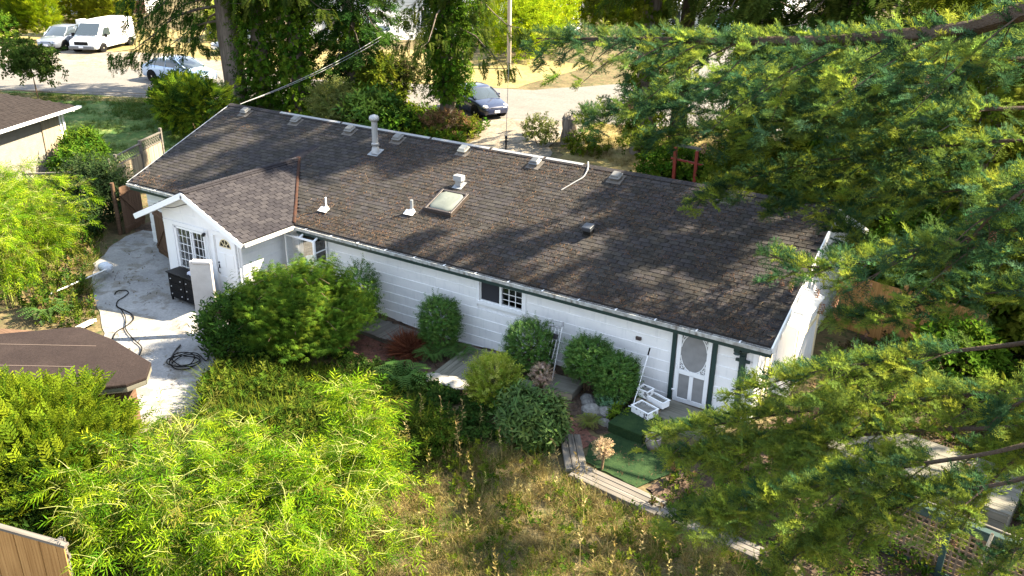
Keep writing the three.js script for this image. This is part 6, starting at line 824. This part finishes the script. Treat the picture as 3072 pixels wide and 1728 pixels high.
// ---------- shrubs behind the house and at the left ----------
{
  reseed(64);
  bush('large conifer bush at the left rear corner of the roof', [-33.0, -10.9], [1.9, 1.4, 1.8], { geo: G.cedar, size: 0.5, n: 1500, pal: P.cedar.concat(P.thuja), mess: 0.9, stems: 4 });
  bush('yellow green shrub left of the large conifer bush', [-36.0, -12.4], [1.5, 1.1, 1.3], { geo: G.leaf, size: 0.42, n: 700, pal: P.olive.concat(P.ivy), stems: 4 });
  bush('green shrub against the neighbouring house corner', [-33.2, -4.6], [0.8, 0.85, 0.8], { geo: G.laurel, size: 0.42, n: 700, pal: P.ivy, stems: 3 });
  bush('leafy vine heaped over the lattice topped fence', [-29.2, -1.9], [1.1, 1.1, 1.0], { geo: G.ivy, size: 0.36, n: 700, pal: P.ivy, stems: 3, cy: 1.0 });
  bush('greyish green shrub behind the left bamboo by the open gate', [-26.2, -0.6], [1.25, 1.25, 1.2], { geo: G.laurel, size: 0.36, n: 1000, pal: [[0.05, 0.085, 0.05], [0.07, 0.10, 0.06], [0.04, 0.07, 0.035]], stems: 4 });
  bush('dark leafy shrub at the foot of the open gate', [-25.3, 0.9], [0.8, 0.7, 0.8], { geo: G.laurel, size: 0.3, n: 500, pal: [[0.05, 0.085, 0.045], [0.04, 0.07, 0.035]], stems: 3 });
  bush('pale round bush just behind the roof below the cedar', [-27.9, -15.6], [1.1, 1.1, 1.0], { geo: G.small, size: 0.5, n: 650, pal: [[0.16, 0.19, 0.08], [0.20, 0.22, 0.10]], stems: 2 });
  bush('glossy laurel bush behind the flue pipe', [-25.4, -15.8], [1.2, 1.0, 1.0], { geo: G.laurel, size: 0.6, n: 380, pal: P.ivy, mat: M.waxy, stems: 3 });
  bush('feathery green shrub at the right skirt of the dark cedar', [-27.6, -19.2], [1.2, 1.5, 1.2], { geo: G.leaf, size: 0.45, n: 520, pal: P.olive, stems: 3 });
  bush('low dark bush between ridge and lone ivy trunk', [-24.4, -15.9], [1.4, 0.7, 1.0], { geo: G.ivy, size: 0.4, n: 420, pal: P.cedar.concat(P.ivy), stems: 2 });
  bush('reddish bush at the foot of the lone ivy trunk', [-22.0, -17.4], [1.1, 0.55, 0.9], { geo: G.leaf, size: 0.32, n: 420, pal: [[0.20, 0.11, 0.05], [0.26, 0.14, 0.07], [0.12, 0.12, 0.04]], stems: 2 });
  bush('bramble bush right of the broken stump', [-14.6, -18.7], [1.0, 0.4, 0.7], { geo: G.ivy, size: 0.3, n: 240, pal: P.olive, stems: 3 });
  bush('tall pale weeds left of the broken stump', [-17.2, -18.6], [0.9, 0.7, 0.8], { geo: G.leaf, size: 0.26, n: 260, fill: 0.5, pal: [[0.16, 0.18, 0.07], [0.12, 0.15, 0.05]], stems: 3, mess: 1 });
  for (const [lab, x, z, a, b, c, pal] of [['bright ivy mound below the red posts', -9.3, -17.2, 1.6, 0.8, 1.2, P.ivy], ['broad leafy shrub behind the roof right of the red posts', -5.4, -15.2, 1.9, 1.5, 1.5, P.olive], ['tall leafy shrub behind the right roof end', -0.8, -13.2, 2.2, 2.2, 1.8, P.olive], ['sunlit yellow green shrub behind the cedar gate', 2.6, -9.8, 2.0, 1.7, 1.7, P.ivy], ['wide green shrub right of the cedar gate', 5.6, -8.6, 2.2, 2.0, 1.8, P.olive], ['leafy shrub far right behind the spruce boughs', 8.6, -6.4, 2.4, 2.3, 2.2, P.ivy], ['tall yellow shrub between the right hand firs', 5.2, -15.5, 2.6, 2.8, 2.2, P.olive], ['low green shrub at the end of the raised deck', 6.5, -1.8, 1.6, 1.2, 1.5, P.olive], ['round shrub against the cedar gate', 3.4, -5.2, 1.0, 0.8, 1.0, P.ivy], ['tall shrub behind the grove near the street', -3.5, -20.5, 2.4, 2.6, 2, P.olive], ['yellow shrub at the far right street edge', 6, -24, 3, 3, 2.5, P.ivy]]) bush(lab, [x, z], [a, b, c], { geo: G.leaf, size: 0.42, n: Math.round(420 * a * b), pal, stems: 4 });
}
// ---------- garden plants ----------
{
  reseed(65);
  bamboo('fine leaved bamboo thicket at the left edge, farthest back', [[-26.4, 2.4], [-25.4, 3.2], [-27.4, 3.2]], { canes: 20, h: 2.8, spread: 1.9, size: 0.36, dens: 34, bw: 1.5 });
  bamboo('fine leaved bamboo thicket at the left edge above the weeds', [[-23.4, 3.2], [-22.6, 4.2], [-24.2, 4.6]], { canes: 22, h: 2.9, spread: 1.6, size: 0.34, dens: 38, bw: 1.3 });
  bamboo('lower bamboo clump nearest the shed roof', [[-21.6, 5.6], [-23, 6.4]], { canes: 18, h: 2.6, spread: 1.4, size: 0.34, dens: 38, bw: 1.3 });
  bamboo('bamboo stand nearest the plank fence in the foreground', [[-9.1, 9.7], [-8.4, 9.2], [-8.4, 10.1]], { canes: 15, h: 1.9, spread: 1.3, size: 0.37, dens: 27, pal: P.bamboo.concat([[0.05, 0.11, 0.03], [0.06, 0.12, 0.03]]) });
  bamboo('tallest sunlit bamboo stand in the middle foreground', [[-6.7, 6.4], [-6.2, 6.7], [-5.9, 7.3]], { canes: 13, h: 2.4, spread: 0.8, size: 0.37, dens: 27, wind: [0, -0.3] });
  bamboo('bamboo stand at the bottom edge beside the dry grass', [[-6.2, 8.8], [-5.6, 8.5], [-7.2, 9.0]], { canes: 15, h: 2.2, spread: 1.15, size: 0.36, dens: 25 });
  bamboo('bamboo stand filling the bottom edge of the foreground', [[-8.6, 11.2], [-7.6, 10.9], [-6.6, 10.8], [-5.4, 10.2]], { canes: 14, h: 2.1, spread: 1.2, size: 0.36, dens: 25 });
  bamboo('long arching bamboo canes leaning over the dry grass', [[-4.7, 8.7], [-5.4, 7.8], [-4.6, 9.4]], { canes: 7, h: 1.9, spread: 1.3, size: 0.3, dens: 22, wind: [0.6, 0.1] });
  bamboo('thin bamboo shoots in front of the concrete paving', [[-9.9, 8.3], [-9.2, 7.6]], { canes: 5, h: 1.4, spread: 0.8, size: 0.32, dens: 20 });
  bush('golden tipped conifer bush above the plank fence', [-11.5, 10.7], [1.9, 1.05, 1.5], { geo: G.cedar, size: 0.34, n: 4600, pal: P.thuja, mess: 0.5, stems: 3, lumps: 0.85, lf: 3.4, fill: 0.1 });
  bush('dark leafy bush under the conifer bush by the plank fence', [-10.7, 11.6], [1.1, 0.8, 0.9], { geo: G.laurel, size: 0.3, n: 700, pal: P.cedar, stems: 3 });
  { // weeping maple
    const x = -12.05, z = 2.85, t = thing('maple_tree', 'rounded green lace leaf maple before the white wall', 'tree', [x, 0, z]); const l = [], b = [];
    for (let i = 0; i < 46; i++) { const a = i * 2.4, R = 2.0 * Math.sqrt((i + 0.5) / 46), top = 2.5 - 0.3 * R * R; const e = V(Math.cos(a) * R * 1.02, Math.max(0.5, top * rr(0.8, 1.02)), Math.sin(a) * R * 0.95), c = curve([V(Math.cos(a) * 0.1, 0.3, Math.sin(a) * 0.1), V(e.x * 0.35, e.y * 0.72 + 0.25, e.z * 0.35), V(e.x * 0.75, e.y + 0.12, e.z * 0.75), e]); b.push(limb(c, 0.035, 0.006, 8, 5)); }
    mesh('trunk', limb([[0, -0.05, 0], [0.04, 0.35, 0], [0.0, 0.7, 0.03]], 0.13, 0.08, 6, 9), M.bark, t); mesh('branches', b, M.twig, t);
    for (let i = 0; i < 6200; i++) { const d = rdir(); d.y = Math.abs(d.y) * 1.15 - 0.25; d.normalize(); const k = 0.52 + 0.88 * lump(d, 7, 3.4), gap = fbm(d.x * 0.35 + 3, d.z * 0.35 + d.y * 0.25 + 3, 12, 12, 6, 3), r = k * Math.pow(rnd(), 0.2) * (rnd() < 0.1 ? rr(1.05, 1.25) : 1) * (gap < 0.45 ? 0.8 : 1), p = V(d.x * 1.8 * r, 1.0 + d.y * 1.45 * r, d.z * 1.7 * r); if (p.y < 0.25) continue; l.push({ m: aim(p, V(d.x, 0.15 + 0.3 * rnd(), d.z).add(rdir().multiplyScalar(0.5)), V(d.x * 0.4, 1, d.z * 0.4), 0.28 * rr(0.7, 1.3)), c: tint(P.maple, 0.35) }); }
    inst('crown', G.maple, M.leaf, l, t);
  }
  bush('feathery dark green shrub below the left side of the maple', [-13.0, 4.0], [1.05, 0.85, 0.85], { geo: G.laurel, size: 0.3, n: 1100, pal: [[0.035, 0.085, 0.022], [0.05, 0.10, 0.025]], stems: 4 });
  bush('dark evergreen shrub between the maple and the plank platform', [-12.05, 0.35], [0.5, 0.95, 0.5], { geo: G.small, size: 0.22, n: 800, pal: P.box, stems: 3, mat: M.waxy });
  for (const [lab, x, z, r, cy] of [['upright clipped bush beside the red grass', -9.1, 0.35, [0.5, 0.74, 0.46], 0.85], ['tall clipped bush left of the crutches', -6.05, 0.5, [0.6, 0.7, 0.54], 0.82], ['clipped bush with bare stems between the crutches and another bush', -4.35, 0.45, [0.53, 0.48, 0.46], 0.93], ['clipped bush nearest the white squeegee', -3.5, 0.55, [0.47, 0.56, 0.46], 0.68]]) bush(lab, [x, z], r, { name: 'boxwood', geo: G.small, size: 0.17, n: 2300, pal: P.box, cy, flat: 0.55, lumps: 0.45, lf: 3.6, fill: 0.16, up: 0.4, stray: 0.09, stems: 8, sr: 0.016, stemMat: M.twig, mat: M.waxy, group: 'clipped bushes along the wall' });
  bush('golden variegated bush before the tall clipped bush', [-5.95, 2.35], [0.58, 0.68, 0.5], { geo: G.small, size: 0.22, n: 1300, pal: P.gold, stems: 4, up: 0.8 });
  bush('dark low bush under the golden bush', [-5.4, 2.5], [0.5, 0.4, 0.45], { geo: G.small, size: 0.2, n: 500, pal: P.box, stems: 2 });
  bush('large leaved rhododendron beside the timber beams', [-4.35, 3.1], [0.68, 0.5, 0.56], { name: 'rhododendron', geo: G.laurel, size: 0.34, n: 620, pal: P.rhodo, up: 0.7, stems: 6, mat: M.waxy });
  bush('fading pink flower head beside the timber step', [-5.35, 1.05], [0.22, 0.28, 0.2], { name: 'hydrangea', cat: 'flower', geo: G.small, size: 0.14, n: 220, pal: [[0.45, 0.30, 0.22], [0.52, 0.38, 0.28]], stems: 4, cy: 0.45, mat: M.dry });
  bush('tan dried flower plume standing on the turf carpet edge', [-2.45, 3.35], [0.16, 0.2, 0.16], { name: 'flower', cat: 'flower', geo: G.small, size: 0.12, n: 160, pal: [[0.35, 0.24, 0.14], [0.42, 0.30, 0.18]], stems: 3, cy: 0.55, mat: M.dry });
  { const t = thing('ornamental_grass', 'rust red mounded grass beside the plank platform', 'grass', [-9.75, H(-9.75, 0.95), 0.95]), l = []; for (let i = 0; i < 420; i++) { const a = rr(0, 6.3), d = V(Math.cos(a) * rr(0.3, 1.2), 1, Math.sin(a) * rr(0.3, 1.2)); l.push({ m: aim(V(Math.cos(a) * 0.12, 0, Math.sin(a) * 0.12), d, V(Math.cos(a), 0.4, Math.sin(a)), rr(0.3, 0.62), rr(-1, 1)), c: tint(P.red, 0.3) }); } inst('blades', G.wild, M.dry, l, t); }
  const fern = (label, x, z, r, pal) => { const t = thing('fern', label, 'fern', [x, H(x, z), z]), l = []; for (let f = 0; f < 13; f++) { const a = f * 0.483 * 2 + rr(-0.2, 0.2), c = curve([V(0, 0, 0), V(Math.cos(a) * r * 0.4, r * 0.6, Math.sin(a) * r * 0.4), V(Math.cos(a) * r, r * 0.45, Math.sin(a) * r)]), col = pal[f % pal.length], T = []; for (let k = 1; k < 18; k++) { const u = k / 18, p = c.getPointAt(u), d = c.getTangentAt(u), s = V(-d.z, 0, d.x).normalize(); for (const q of [1, -1]) leafTri(T, p, s.clone().multiplyScalar(q).addScaledVector(d, 0.35).normalize(), V(0, 1, 0), r * 0.26 * Math.sin(Math.PI * (0.15 + 0.8 * u)), r * 0.055, 0.1); } mesh('frond', tris(T), leafMat({ color: RGB(...col) }), t); void l; } };
  const fp = [[0.06, 0.13, 0.03], [0.08, 0.15, 0.035]];
  fern('large fern in front of the ground ivy', -8.55, 2.75, 0.85, fp); fern('fern at the foot of the upright clipped bush', -8.85, 1.0, 0.6, fp); fern('fern at the left edge of the plank walkway', -8.25, 0.55, 0.55, fp); fern('small yellow green fern beside the small rocks', -3.5, 1.95, 0.4, [[0.13, 0.17, 0.03], [0.16, 0.17, 0.04]]); fern('fern growing beside the shed roof corner', -19.6, 5.6, 0.8, fp);
  bush('blue green succulent rosettes between the rocks', [-3.45, 0.95], [0.28, 0.14, 0.2], { name: 'succulent', cat: 'plant', geo: G.small, size: 0.16, n: 160, pal: [[0.12, 0.22, 0.18], [0.10, 0.19, 0.15]], stems: 0, y: 0.1, mat: M.waxy });
  bush('bright green seedling beside the small rocks', [-3.05, 1.3], [0.16, 0.16, 0.14], { name: 'seedling', cat: 'plant', geo: G.leaf, size: 0.16, n: 70, pal: [[0.14, 0.22, 0.03]], stems: 2 });
  // ground cover
  const bed = [[-13.6, 2.6], [-9.2, 2.1], [-6.3, 2.6], [-5.0, 3.6], [-5.4, 4.6], [-8.6, 4.9], [-10.2, 6.2], [-12.4, 6.0]];
  const yard = [[-11.6, 6.4], [-9.6, 5.2], [-6, 4.4], [-4.2, 3.5], [-3.2, 3.95], [-0.6, 4.35], [2.4, 4.6], [4.4, 6], [4.5, 13], [-12, 13], [-12.5, 9.3]];
  cover('side_weeds', 'patchy weeds on the bare ground under the spruce boughs', 'weeds', G.leaf, M.leaf, [[-1, 4], [-1, 1.4], [0.6, -0.4], [0.6, -6], [2, -7], [6, -5], [6, 4.5]], 9000, { size: 0.2, pal: P.weed.concat([[0.12, 0.08, 0.04]]), t0: 0.3, t1: 0.6, lift: 0.25, lean: 0.9, ps: 5, s: 9 });
  cover('ground_ivy', 'dark green ivy ground cover with low leaves before the plank decks', 'ground cover', G.ivy, M.leaf, bed, 9000, { size: 0.22, pal: [[0.03, 0.075, 0.022], [0.045, 0.09, 0.026], [0.06, 0.10, 0.03]], t0: 0.2, t1: 0.5, lift: 0.22, lean: 0.9 });
  cover('tall_weeds', 'tall tangled green weeds between the maple and the bamboo', 'weeds', G.wild, M.leaf, [[-12.8, 4.8], [-10.5, 3.6], [-7.4, 3.6], [-6.2, 4.6], [-6.6, 7.2], [-9.2, 7.6], [-11.4, 6.8]], 3400, { size: 0.55, pal: P.weed.concat(P.olive), t0: 0.25, t1: 0.55, lean: 0.4 });
  cover('weed_leaves', 'leafy green weeds in the shade below the maple', 'weeds', G.leaf, M.leaf, [[-13, 4.9], [-10.5, 3.4], [-7, 3.4], [-5.4, 4.6], [-6, 6.6], [-9.2, 7.4], [-11.6, 6.6]], 6500, { size: 0.2, pal: P.weed, t0: 0.3, t1: 0.6, lift: 0.55, lean: 0.9 });
  cover('dry_grass', 'straw coloured dry grass across the back yard', 'grass', G.wild, M.dry, yard, 60000, { size: 0.2, pal: P.straw, t0: 0.36, t1: 0.6, lean: 1.1, ps: 3 });
  cover('green_grass', 'green weeds growing through the dry grass', 'grass', G.wild, M.leaf, yard, 9000, { size: 0.28, pal: P.weed, t0: 0.42, t1: 0.6, lean: 0.6, ps: 4, s: 44 });
  cover('low_weeds', 'low leafy weeds scattered in the dry back yard', 'weeds', G.leaf, M.leaf, yard, 9000, { size: 0.16, pal: P.weed.concat(P.olive), t0: 0.42, t1: 0.62, lift: 0.25, ps: 4, s: 21, lean: 0.8 });
  cover('seed_stalks', 'thin dry seed stalks standing above the yard grass', 'weeds', G.stalk, M.dry, [[-9, 3.6], [-4.6, 3.7], [-2.6, 3.95], [0.6, 4.5], [2, 8], [-5, 10], [-9, 6]], 380, { size: 0.85, pal: P.straw, t0: 0.35, t1: 0.6, lean: 0.2 });
  cover('patio_weeds', 'mixed weeds beside the left bamboo and patio', 'weeds', G.leaf, M.leaf, [[-25, 0.2], [-23.7, 1], [-22, 2.8], [-19.7, 4.2], [-18.0, 5.0], [-18.6, 6.2], [-22, 5.4], [-25, 3.2]], 5200, { size: 0.24, pal: P.weed.concat([[0.22, 0.15, 0.07], [0.06, 0.11, 0.05]]), t0: 0.25, t1: 0.6, lift: 0.5, lean: 0.9 });
  cover('patio_grass', 'dry grass along the left patio edge', 'grass', G.wild, M.dry, [[-25, 0.2], [-23.6, 0.9], [-21.9, 2.7], [-19.6, 4.1], [-20.6, 4.7], [-23, 3.2]], 2600, { size: 0.36, pal: P.straw.concat(P.weed), t0: 0.3, t1: 0.6, lean: 0.5 });
  cover('lawn_grass', 'short green lawn grass beside the neighbouring house', 'grass', G.wild, M.leaf, [[-50, -9.8], [-43, -13.2], [-36, -16], [-33, -16.5], [-31, -9], [-33, -6.5], [-40, -3]], 16000, { size: 0.24, pal: [[0.06, 0.12, 0.03], [0.08, 0.13, 0.035], [0.14, 0.16, 0.05]], t0: 0.3, t1: 0.6, lean: 0.5 });
  cover('front_weeds', 'low weeds and grass around the street side trees', 'weeds', G.leaf, M.leaf, [[-30.5, -17.6], [-25, -20.6], [-20.6, -19.4], [-19.8, -15], [-20, -11], [-30, -11]], 5200, { size: 0.42, pal: P.olive.concat(P.ivy, [[0.24, 0.17, 0.07]]), t0: 0.3, t1: 0.6, lift: 0.3, lean: 0.8 });
  cover('bank_ivy', 'ivy and weeds on the bank behind the roof', 'ground cover', G.ivy, M.leaf, [[-11.5, -15.5], [-10, -18.5], [-8, -18.5], [-6, -17.5], [4, -14], [8, -9], [8, -3], [4, -4], [2.5, -8.5], [-2, -11], [-11, -11]], 7000, { size: 0.4, pal: P.ivy.concat(P.cedar), t0: 0.25, t1: 0.55, lift: 0.3, lean: 0.9 });
  cover('dry_lawn_grass', 'short dry grass on the front lawn by the stump', 'grass', G.wild, M.dry, [[-16.8, -23.3], [-15, -18.5], [-9, -17], [-6, -20], [-6, -27]], 6000, { size: 0.26, pal: P.straw, t0: 0.3, t1: 0.6, lean: 0.5 });
  cover('carpet_litter', 'brown needles scattered over the turf carpet and step', 'litter', G.small, M.dry, [[-3.1, 2.0], [-2.9, 0.9], [-2, 0.9], [-1, 2.2], [-1.5, 3.5], [-2.9, 3.3]], 260, { size: 0.07, pal: [[0.14, 0.08, 0.05], [0.2, 0.13, 0.08]], t0: 0.2, t1: 0.7, lean: 2, up: 0.05 });
  cover('patio_litter', 'dry leaves and twigs blown about the concrete patio', 'litter', G.small, M.dry, [[-24, -0.6], [-21, 0], [-17, 1.8], [-13, 2.8], [-11, 6.5], [-14, 7.2], [-17, 5.4], [-22, 2.5]], 1500, { size: 0.09, pal: [[0.12, 0.08, 0.05], [0.07, 0.05, 0.03], [0.16, 0.13, 0.06]], t0: 0.35, t1: 0.75, ps: 5, lean: 2, up: 0.025 });
  cover('bed_litter', 'dry leaves and twigs lying on the bare flower bed', 'litter', G.small, M.dry, [[-13.5, -0.2], [-0.5, -0.3], [-2.6, 1.8], [-3.4, 2.4], [-6, 2.3], [-13, 2.2]], 1800, { size: 0.12, pal: [[0.14, 0.08, 0.05], [0.2, 0.13, 0.08], [0.08, 0.06, 0.03]], t0: 0.2, t1: 0.7, lean: 2 });
}
renderer.render(scene, camera);
